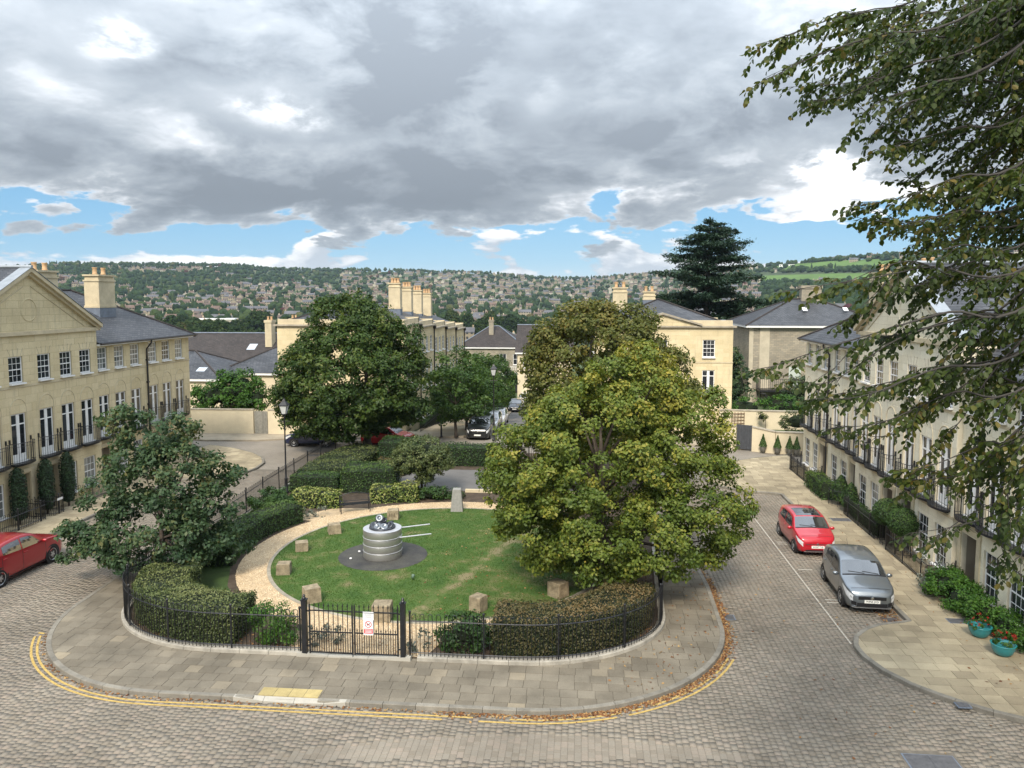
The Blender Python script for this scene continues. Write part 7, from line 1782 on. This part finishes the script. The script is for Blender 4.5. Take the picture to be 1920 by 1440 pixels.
car('bright red hatchback half hidden behind the large dark tree', 'hatch', (-7.7, 55.6, 0), -math.pi / 2 - .1, (.52, .010, .018), None, .1, 5)
car('black car at the head of the line parked in the sloping street', 'suv', (-1.35, 60.3, street_z(60.3)), math.pi, (.010, .011, .013), '-', .3, 5)
car('silver car parked behind the black one in the sloping street', 'saloon', (-1.35, 66.2, street_z(66.2)), math.pi, (.50, .51, .53), '-', .6, 5, detail=False)
car('white car with a dark roof third in the sloping street', 'hatch', (-1.3, 71.8, street_z(71.8)), math.pi, (.62, .62, .62), '-', .1, 5, detail=False, roof_black=True)
car('dark grey car parked alone farther down the street', 'saloon', (-2.0, 99.2, street_z(99.2)), math.pi, (.02, .025, .035), '-', .4, 5, detail=False)
car('pale car at the bottom of the sloping street', 'saloon', (-1.2, 106.5, street_z(106)), math.pi, (.6, .6, .6), '-', .3, 5, detail=False)

dg = bpy.context.evaluated_depsgraph_get()
for o in TEXTS:
    me = bpy.data.meshes.new_from_object(o.evaluated_get(dg)); n = link('lettering', me, o.parent, o.location, o.rotation_euler); bpy.data.objects.remove(o)

# ------------------------------------------------------------------ overhanging beech branches at the upper right
def beech():
    rng = np.random.default_rng(12); tx, ty = 16.6, 9.4
    root = empty('beech_tree', (tx, ty, 0), 0, 'beech tree whose drooping leafy branches hang into the upper right of the view', 'tree')
    tk = MB(); tk.tube([(tx, ty, -.1), (tx, ty, 4), (tx - .1, ty, 9), (tx - .2, ty, 14), (tx - .2, ty + .2, 19)], [.5, .42, .34, .24, .08], 12); tk.build('trunk', bark, root, True, world=True)
    B = [([(1800, -40), (1560, 35), (1430, 85)], 7.2), ([(1850, 10), (1650, 65), (1530, 105), (1424, 156)], 7.0), ([(1900, 50), (1700, 125), (1580, 180), (1520, 188)], 7.4), ([(1900, 95), (1750, 155), (1650, 190), (1604, 238)], 7.0),
         ([(1950, 200), (1800, 238), (1700, 268), (1655, 278)], 7.3), ([(1950, 285), (1800, 330), (1690, 372), (1600, 386)], 7.0), ([(1950, 360), (1800, 395), (1700, 418), (1608, 408)], 7.6), ([(1950, 490), (1750, 500), (1640, 520), (1475, 545)], 6.8),
         ([(1950, 560), (1780, 585), (1640, 625), (1520, 662), (1440, 690)], 6.8), ([(1950, 640), (1760, 690), (1620, 742), (1522, 748)], 6.8), ([(1950, 710), (1790, 735), (1660, 790), (1570, 802)], 6.9), ([(1960, 790), (1850, 830), (1760, 868), (1690, 885)], 6.8),
         ([(1975, 820), (1905, 900), (1870, 975), (1888, 1060)], 6.6), ([(1960, 760), (1860, 850), (1800, 890), (1715, 900)], 6.9), ([(1990, 880), (1900, 950), (1800, 985), (1705, 1000)], 6.7), ([(1950, 440), (1800, 460), (1700, 500), (1590, 600)], 7.2),
         ([(1950, 520), (1850, 600), (1760, 680), (1700, 760)], 7.4), ([(1960, 600), (1860, 700), (1800, 790), (1740, 850)], 7.3), ([(1980, -60), (1850, -10), (1740, 60), (1690, 130)], 7.8), ([(1980, 130), (1880, 220), (1790, 290), (1720, 330)], 7.8)]
    LP, LT, LN, LS = [], [], [], []; wood = MB(); twg = MB()
    def leafy(p, d, L, r):
        """a twig with two ranks of hanging leaves"""
        n = max(3, int(L / .029)); q = p.copy(); dd = d.copy(); pts = [tuple(q)]; st = L / n; sd = unit(np.cross(dd, [0, 0, 1.0])[None])[0]
        for i in range(n):
            dd = unit((dd + np.array([0, 0, -.055]) + rng.normal(0, .06, 3))[None])[0]; q = q + dd * st
            if i % 3 == 2: pts.append(tuple(q))
            for s_ in ((1, -1) if rng.random() < .35 else (1 if i % 2 else -1,)):
                o = unit((sd * s_ * .8 + dd * .55 + np.array([0, 0, -.35 - .4 * rng.random()]) + rng.normal(0, .25, 3))[None])[0]
                LP.append(q + o * .012); LT.append(o); LN.append(np.array([0, 0, .8]) + rng.normal(0, .5, 3)); LS.append(rng.uniform(.040, .072))
        if len(pts) > 1: twg.tube(pts, np.linspace(r, .0015, len(pts)), 3, False)
    for bi, (pts, Y0) in enumerate(B):
        for v in range(8 if pts[0][1] < 420 else 3 if pts[0][1] < 700 else 2):
            Y = Y0 + [0, .5, 1.0, 1.6, 2.2, 2.8, 3.4, 4.0][v]; sh = [0, 40, 75, 110, 140, 170, 200, 230][v]
            P = [np.array(at(px + sh * (1 if v else 0) + rng.normal(0, 14) * (v > 0), py + rng.normal(0, 26) * (v > 0), Y + rng.normal(0, .12))) for px, py in pts]
            z0 = P[0][2] + 2.6 + .2 * (P[0][2] - 9); st = np.array([tx - .1, ty, max(3.5, min(18, z0 - .6))]); P = [st, st * .4 + P[0] * .6 + np.array([0, 0, .75])] + P
            fine = []
            for i in range(len(P) - 1):
                for k in range(6):
                    t = k / 6; p0, p1, p2, p3 = P[max(i - 1, 0)], P[i], P[i + 1], P[min(i + 2, len(P) - 1)]
                    fine.append(.5 * (2 * p1 + (p2 - p0) * t + (2 * p0 - 5 * p1 + 4 * p2 - p3) * t * t + (3 * p1 - p0 - 3 * p2 + p3) * t ** 3))
            fine.append(P[-1]); rr = np.interp(np.linspace(0, 1, len(fine)), [0, .3, .7, 1], [.045, .014, .006, .002]); wood.tube([tuple(f) for f in fine], list(rr), 5, False)
            dist = 0
            for i in range(8, len(fine) - 1):
                seg = fine[i + 1] - fine[i]; L = np.linalg.norm(seg); d0 = seg / max(L, 1e-6); dist += L; fr = (i - 8) / (len(fine) - 9)
                m = rng.poisson(L / (.070 if pts[0][1] < 420 else .09)) if fr < .85 else max(1, rng.poisson(L / .12))
                for k in range(m):
                    p = fine[i] + seg * rng.random(); lat = unit(np.cross(d0, [0, 0, 1.0])[None])[0] * rng.choice([-1, 1]) * rng.uniform(.3, .95)
                    d = unit((d0 * .75 + lat * .75 + np.array([0, 0, rng.uniform(-.45, .28)]))[None])[0]; leafy(p, d, rng.uniform(.16, .52) * (1.15 - .65 * fr), .0045)
            seg = fine[-1] - fine[-3]; leafy(fine[-1], unit(seg[None])[0], .15, .003)
    P, T, N, S = np.array(LP), np.array(LT), np.array(LN), np.array(LS)[:, None]
    T = unit(T); N = unit(N - T * (N * T).sum(1, keepdims=True)); Bn = np.cross(N, T); n = len(P)
    tint = np.clip(rng.beta(1.6, 4.0, n) + .25 * np.sin(P[:, 0] * 2.1) * np.sin(P[:, 2] * 2.7 + P[:, 1]), 0, 1)
    shape = [(0, 0, 0), (.30, .30, .05), (.70, .30, .02), (1, 0, -.12), (.70, -.30, .02), (.30, -.30, .05)]
    V = np.stack([P + S * (T * a + Bn * b_ + N * c) for a, b_, c in shape], 1)
    # the leaves that show largest become objects of their own
    d = P - np.array(CAM); dep = d @ np.array(FW); px = PCX + FPX * (d @ np.array(RT)) / dep; py = PCY - FPX * (d @ np.array(UP)) / dep
    ok = (px > 0) & (px < 1915) & (py > 5) & (py < 1440); facing = np.abs((N * unit(d)).sum(1)); sc = np.where(ok, S[:, 0] / dep * (.3 + facing), -1); order = np.argsort(-sc); single = order[:300]; rest = order[300:]
    leaf_single = tint_mat('beech_leaf_single', [(0, (.030, .052, .014)), (.5, (.068, .095, .022)), (1, (.17, .125, .033))], .55, .35, .34, from_obj=True)
    mb = MB(); mb.v = list(shape); mb.f = [(0, 1, 2, 3), (0, 3, 4, 5)]; mb.mi = [0, 0]; lm = mb.mesh('leaf', leaf_single)
    for i in single:
        o = bpy.data.objects.new('leaf', lm); COL.objects.link(o); o.parent = root; s = S[i, 0]
        M_ = Matrix([[T[i][k] * s, Bn[i][k] * s, N[i][k] * s, P[i][k] - root.location[k]] for k in range(3)] + [[0, 0, 0, 1]]); o.matrix_basis = M_
    Vr = V[rest].reshape(-1, 3) - np.array([tx, ty, 0]); k = np.arange(len(rest))[:, None] * 6; Q = np.concatenate([k + np.array([[0, 1, 2, 3]]), k + np.array([[0, 3, 4, 5]])])
    tag(link('foliage', np_mesh('foliage', Vr, Q, leaf_beech, np.repeat(tint[rest], 6)), root), kind='stuff')
    wood.build('branch', M('beech_bark', (.055, .05, .045), .9, .25, 6), root, True, world=True); twg.build('twig', MATS['beech_bark'], root, world=True)
    print('beech leaves', n)
beech()

# ------------------------------------------------------------------ the town and woods across the valley
def hit(px, py, clamp=False):
    az, el = bearing(px, py); 
    er = float(np.interp(az, RAZ, REL)); R = float(np.interp(az, RAZ, RDIST)); t = (el - E0) / (er - E0)
    if t > 1.02 and not clamp: return None
    t = min(t, 1.0)
    if t >= 0: r = R0 + (R - R0) * max(0, min(1, t)) ** (1 / .75)
    else:
        r = R0
        for _ in range(60):
            x, y = CAM[0] + r * math.sin(rad(az)), r * math.cos(rad(az)); e = math.degrees(math.atan2(float(height(x, y)) - CAM[2], r))
            if e <= el: break
            r -= 6
        if r < 130: return None
    x, y = CAM[0] + r * math.sin(rad(az)), r * math.cos(rad(az)); return x, y, float(height(x, y)), r
def far_house_mesh(kind, wm, rm, w, d, he, hr):
    mb = MB(); a, b_ = w / 2, d / 2
    mb.cur = 0; mb.quad((-a, -b_, -2), (a, -b_, -2), (a, -b_, he), (-a, -b_, he)); mb.quad((-a, b_, -2), (a, b_, -2), (a, b_, he), (-a, b_, he))
    for x in (-a, a): mb.poly([(x, -b_, -2), (x, b_, -2), (x, b_, he), (x, 0, hr), (x, -b_, he)])
    mb.cur = 1; e = .3
    mb.quad((-a - e, -b_ - e, he - .12), (a + e, -b_ - e, he - .12), (a + e, 0, hr + .08), (-a - e, 0, hr + .08)); mb.quad((-a - e, b_ + e, he - .12), (a + e, b_ + e, he - .12), (a + e, 0, hr + .08), (-a - e, 0, hr + .08))
    mb.cur = 2
    nw = max(2, int(w / 2.4))
    for f in range(2 if he > 4 else 1):
        for i in range(nw):
            x = -a + w * (i + .5) / nw; z = .9 + f * 2.6
            mb.quad((x - .55, -b_ - .02, z), (x + .55, -b_ - .02, z), (x + .55, -b_ - .02, z + 1.3), (x - .55, -b_ - .02, z + 1.3))
    mb.cur = 0
    for x in ((-a + .6,) if kind % 2 else (-a + .6, a - .6)): mb.box(x - .45, x + .45, -.4, .4, hr - .8, hr + .9)
    mb.cur = 3
    for x in ((-a + .6,) if kind % 2 else (-a + .6, a - .6)): mb.box(x - .25, x + .25, -.2, .2, hr + .9, hr + 1.3)
    return mb, [wm, rm, glass_far, pot_clay]
glass_far = M('far_window', (.04, .045, .05), .3, .2, 1)
WM = [M('far_wall_cream', (.33, .285, .21), .9, .15, .05), M('far_wall_pale', (.43, .40, .33), .9, .14, .05), M('far_wall_tan', (.26, .22, .16), .9, .12, .05)]
RM = [M('far_roof_brown', (.105, .078, .064), .85, .25, .1), M('far_roof_grey', (.10, .10, .11), .8, .25, .1), M('far_roof_russet', (.13, .088, .068), .85, .25, .1)]
VAR = [far_house_mesh(i, WM[i % 3], RM[(i // 2) % 3], w, d, he, hr) for i, (w, d, he, hr) in enumerate([(7.4, 6.6, 4.6, 6.8), (5.8, 6.6, 4.4, 6.5), (9.6, 6.8, 4.5, 6.9), (13, 7, 4.7, 7.2), (6.6, 6.2, 2.9, 5.2), (8, 7.2, 4.6, 7.3)])]
VMESH = [mb.mesh('house', ms) for mb, ms in VAR]
def ico(sub):
    import bmesh
    bm = bmesh.new(); bmesh.ops.create_icosphere(bm, subdivisions=sub, radius=1.0); V = np.array([v.co[:] for v in bm.verts]); F = np.array([[v.index for v in f.verts] for f in bm.faces]); bm.free(); return V, F
ICO = {1: ico(1), 2: ico(2), 3: ico(3)}
far_leaf = tint_mat('far_foliage', [(0, (.012, .026, .012)), (.45, (.026, .050, .018)), (.8, (.050, .075, .024)), (.93, (.095, .085, .032)), (1, (.06, .018, .022))], .9, .1)
nt_ = far_leaf.node_tree; g_ = NG(nt_); pb_ = nt_.nodes['Principled BSDF']; pos_ = g_.n('ShaderNodeNewGeometry').outputs['Position']
cl_ = pb_.inputs['Base Color'].links[0].from_socket; g_.set(pb_.inputs['Base Color'], g_.mix(1.0, cl_, g_.ramp(g_.noise(pos_, .9, 4, .7), [(.3, (.45,) * 3), (.7, (1.5,) * 3)]), 'MULTIPLY'))
bn_ = g_.n('ShaderNodeBump'); bn_.inputs['Strength'].default_value = 1.0; bn_.inputs['Distance'].default_value = 1.2; g_.set(bn_.inputs['Height'], g_.noise(pos_, .8, 4, .7)); nt_.links.new(bn_.outputs[0], pb_.inputs['Normal'])
def crown_geo(rng, w, h, sub, conic=False):
    V, F = ICO[sub]; v = V.copy(); n1 = np.sin(v[:, 0] * 3.1 + rng.random() * 6) * np.sin(v[:, 1] * 3.7 + rng.random() * 6) * np.sin(v[:, 2] * 3.3 + rng.random() * 6); n2 = rng.normal(0, .07, len(v))
    r = 1 + .32 * n1 + n2; v = v * r[:, None]
    if conic: k = np.clip(.95 - .75 * (v[:, 2] + 1) / 2, .08, 1.2); v[:, 0] *= k * 1.1; v[:, 1] *= k * 1.1
    else: v[:, 2] = np.where(v[:, 2] < 0, v[:, 2] * .8, v[:, 2])
    v = v * np.array([w / 2, w / 2, h / 2]); v[:, 2] += h * .50; return v, F
def zone(px, py):
    """(share of wood, share of houses): what covers the slope at a bearing of the photograph"""
    if px > 1425:
        if 488 < py < 505 and px < 1690: return (.0, .0) if py > 491 else (.4, .05)
        if 514 < py < 532 and px < 1720: return .0, .0
        if py <= 491: return .55, .25
        return .95, .03
    if px > 1240: return .7, .25
    if px > 1160 and py < 528: return .35, .55
    if px > 880: return ((.66, .28) if py < 526 and px > 985 else (.5, .46) if py < 560 else (.66, .29))
    if px > 640:
        if py < 512 and px < 870: return .97, .02
        return (.48, .46) if py < 545 else (.62, .33)
    if px > 220:
        if 503 < py < 514 and px < 380: return .35, .6
        if py < 536: return .97, .02
        if py < 562: return (.4, .54) if px > 410 else (.88, .09)
        if py < 595: return (.42, .5) if px < 500 else (.7, .25)
        return .8, .15
    if py < 522: return .96, .02
    return (.48, .45) if py < 545 else (.85, .1)
def town():
    rng = np.random.default_rng(44); H, T = [], []; py = 645.0
    while py > 478:
        step_ref = 800; c = hit(960, py); r = c[3] if c else 1900
        px = -160 + rng.random() * 12
        while px < 2080:
            q = hit(px, py + rng.normal(0, 1.2)); 
            if q is None: px += 9; continue
            x, y, z, r = q; sc_ = FPX / r
            if r < 260 and abs(x + 3) < 14 and y < 150: px += 12; continue
            wd, hs = zone(px, py); u = rng.random()
            if u < wd: T.append((x, y, z, r, px, py)); px += rng.uniform(5.2, 9) * sc_
            elif u < wd + hs:
                k = int(rng.choice([0, 1, 2, 3, 4, 5], p=[.26, .22, .2, .1, .12, .1])); rz = math.atan2(-(x - CAM[0]), y) * .8 + rng.normal(0, .14) + (math.pi / 2 if rng.random() < .18 else 0)
                H.append((x, y, z, r, px, py, k, rz)); px += rng.uniform(7, 10.5) * sc_
            else: px += 9 * sc_
        py -= max(2.0, .62 * 7.0 * FPX / (r + 60) * .68)
    # ridge-line trees against the sky
    for px in np.arange(-160, 2080, 6.5):
        q = hit(px, float(np.interp(px, [a for a, b_ in RIDGE], [b_ for a, b_ in RIDGE])) + 1.0)
        if q and rng.random() < (.35 if 870 < px < 990 else .85): T.append((*q, px, 500))
    H.sort(key=lambda h: h[3]); T.sort(key=lambda h: h[3]); print('town', len(H), len(T))
    vis = lambda h: shows(h[0], h[1], h[2] + 4, -5)
    Hv = [h for h in H if vis(h)]; single = Hv[:300]; sid = {id(h) for h in single}
    def hlabel(h):
        r = h[3]; w = ['cream', 'pale', 'tan'][h[6] % 3]; rf = ['brown', 'grey', 'russet'][(h[6] // 2) % 3]; sz = ['detached', 'narrow', 'wide', 'long', 'low', 'tall'][h[6]]
        where = 'beyond the left row' if h[4] < 520 else 'above the stepped terrace' if h[4] < 860 else 'above the street end' if h[4] < 1240 else 'beside the cedar'
        return f'{sz} {w} house with a {rf} roof {where}', f'{sz} {w} valley houses {where}'
    for h in single:
        o = link('house', VMESH[h[6]], None, (h[0], h[1], h[2]), (0, 0, h[7])); l, g = hlabel(h); tag(o, l, 'house', g)
    V, F, MI = [], [], []; allm = WM + RM + [glass_far, pot_clay]; rest = [h for h in H if id(h) not in sid]
    for h in rest:
        mb, ms = VAR[h[6]]; c, s = math.cos(h[7]), math.sin(h[7]); n = len(V)
        V += [(h[0] + c * v[0] - s * v[1], h[1] + s * v[0] + c * v[1], h[2] + v[2]) for v in mb.v]; F += [tuple(n + i for i in f) for f in mb.f]; mi = [allm.index(m_) for m_ in ms]; MI += [mi[i] for i in mb.mi]
    me = bpy.data.meshes.new('far_houses'); me.from_pydata(V, [], F)
    for m_ in allm: me.materials.append(m_)
    me.polygons.foreach_set('material_index', MI); me.update(); tag(link('far_houses', me), kind='stuff')
    Tv = [t for t in T if vis(t)]; st = Tv[:300]; sid = {id(t) for t in st}; protos = []
    far_leaf_o = tint_mat('far_foliage_single', [(0, (.016, .033, .012)), (.45, (.032, .060, .017)), (.8, (.065, .090, .024)), (.95, (.11, .095, .032)), (1, (.06, .018, .022))], .9, .15, .12)
    for i in range(8):
        # a nearer tree carries leaf clumps of its own
        lob = [((0, 0, 5.2), (3.6, 3.6, 3.6)), ((1.8 * math.cos(i), 1.8 * math.sin(i), 4.2), 2.6), ((-1.9 * math.cos(i * 1.7), -1.7 * math.sin(i), 4.4), 2.5), ((.4, -.6, 7.4), 2.0)]
        if i == 7: lob = [((0, 0, 3), (2.0, 2.0, 2.2)), ((0, 0, 6), (1.5, 1.5, 2.5)), ((0, 0, 9), (.8, .8, 2.2))]
        C, O = crown_points(np.random.default_rng(200 + i), lob, .55); m_ = len(C); rg = np.random.default_rng(300 + i); idx = np.repeat(np.arange(m_), 26); d = unit(rg.normal(0, 1, (len(idx), 3)) + O[idx] * .5)
        Pp = C[idx] + d * 1.0 * rg.random((len(idx), 1)) ** .4; tt = np.clip(rg.uniform(0, .45, m_)[idx] + rg.normal(0, .1, len(idx)) + (.0, .12, .25, .05, .35, .18, .5, -.1)[i], 0, .99)
        protos.append((leaves_mesh('crown', leaf_quads(rg, Pp, d * .6 + [0, 0, .5] + O[idx] * .3, .95, .4), tt, far_leaf_o), MB().lathe([(.35, -1), (.25, 2), (.12, 5)], 6).mesh('trunk', bark)))
    names = ['dark green broad tree', 'green broad tree', 'light green broad tree', 'deep green broad tree', 'olive broad tree', 'mid green broad tree', 'yellowing broad tree', 'dark pointed conifer']
    for t in st:
        k = int(rng.choice(8, p=[.16, .15, .14, .15, .12, .14, .07, .07])); s = rng.uniform(.68, 1.3)
        where = 'beyond the left row' if t[4] < 520 else 'above the stepped terrace' if t[4] < 860 else 'above the street end' if t[4] < 1240 else 'beside the cedar'
        e = empty('tree', (t[0], t[1], t[2]), rng.random() * 6.28, f'{names[k]} {where}', 'tree', f'{names[k]}s in the valley {where}'); e.scale = (s, s, s * rng.uniform(.85, 1.15))
        link('crown', protos[k][0], e); link('trunk', protos[k][1], e)
    Vs, Fs, Ts = [], [], []; off = 0
    for t in T:
        if id(t) in sid: continue
        con = rng.random() < .07; w = rng.uniform(5.8, 11) * (.6 if con else 1); h = rng.uniform(6, 10.5) * (1.25 if con else 1)
        v, f = crown_geo(rng, w, h, 3 if t[3] < 520 else 2, con); v = v + np.array([t[0], t[1], t[2] - .6]); Vs.append(v); Fs.append(f + off); off += len(v)
        b0 = float(np.clip(rng.beta(2, 2.6), 0, .95)); b0 = .99 if rng.random() < .012 else b0; Ts.append(np.clip(b0 + rng.normal(0, .05, len(v)), 0, 1))
    tag(link('far_woodland', np_mesh('far_woodland', np.vstack(Vs), np.vstack(Fs), far_leaf, np.concatenate(Ts))), kind='stuff')
town()
# fields on the right-hand hill
fm = M('hill_field', (.085, .155, .028), 1.0, .2, .02, fine=.1)
for lab, pts in (('field', [(1440, 494), (1560, 490), (1700, 485), (1700, 499), (1560, 505), (1440, 507)]), ('field', [(1425, 518), (1560, 514), (1720, 512), (1720, 528), (1560, 532), (1425, 532)])):
    n = 10; mb = MB(); up, lo = pts[:3], pts[3:][::-1]
    def edge(e, t): return (np.interp(t, [0, .5, 1], [p[0] for p in e]), np.interp(t, [0, .5, 1], [p[1] for p in e]))
    G = []
    for i in range(n + 1):
        a, b_ = edge(up, i / n), edge(lo, i / n); col = []
        for j in range(7):
            q = hit(a[0] + (b_[0] - a[0]) * j / 6, a[1] + (b_[1] - a[1]) * j / 6, True); col.append((q[0], q[1], q[2] + .9))
        G.append(col)
    for i in range(n):
        for j in range(6): mb.quad(G[i][j], G[i + 1][j], G[i + 1][j + 1], G[i][j + 1])
    tag(mb.build('field', fm, smooth=True), kind='structure')
# named buildings in the valley
def far_block(label, px, py, w, d, h, rz, mat, roof, cat='building'):
    q = hit(px, py, True); r = empty('building', q[:3], rz, label, cat); mb = MB().box(-w / 2, w / 2, -d / 2, d / 2, -3, h); mb.build('wall', mat, r); MB().box(-w / 2 - .3, w / 2 + .3, -d / 2 - .3, d / 2 + .3, h + .003, h + .8).build('roof', roof, r)
    n = int(w / 4); wm_ = MB().quad((-.9, 0, 0), (.9, 0, 0), (.9, 0, 1.6), (-.9, 0, 1.6)).mesh('window', glass_far)
    for i in range(n): link('window', wm_, r, (-w / 2 + w * (i + .5) / n, -d / 2 - .03, h * .45))
    return r
far_block('long low cream building with a flat white roof in the valley on the left', 395, 614, 34, 14, 5.5, .25, WM[1], white_paint)
far_block('cream building with a dark curved-edge roof beside the flat white one', 315, 612, 16, 12, 5.5, .25, WM[0], RM[1])
far_block('white polytunnel-like shed at the foot of the upper hill field', 1475, 500, 26, 8, 3.2, -.2, white_paint, white_paint)

# ------------------------------------------------------------------ the air over the valley
hm = bpy.data.materials.new('haze'); hm.use_nodes = True; nt = hm.node_tree; nt.nodes.clear()
pv = nt.nodes.new('ShaderNodeVolumePrincipled'); pv.inputs['Color'].default_value = (.66, .84, 1.0, 1); pv.inputs['Density'].default_value = .00008; pv.inputs['Anisotropy'].default_value = .1
mo = nt.nodes.new('ShaderNodeOutputMaterial'); nt.links.new(pv.outputs[0], mo.inputs['Volume'])
hz = MB().box(-3060, 3080, -3060, 3060, -18, 170).build('haze', hm); tag(hz, kind='stuff')
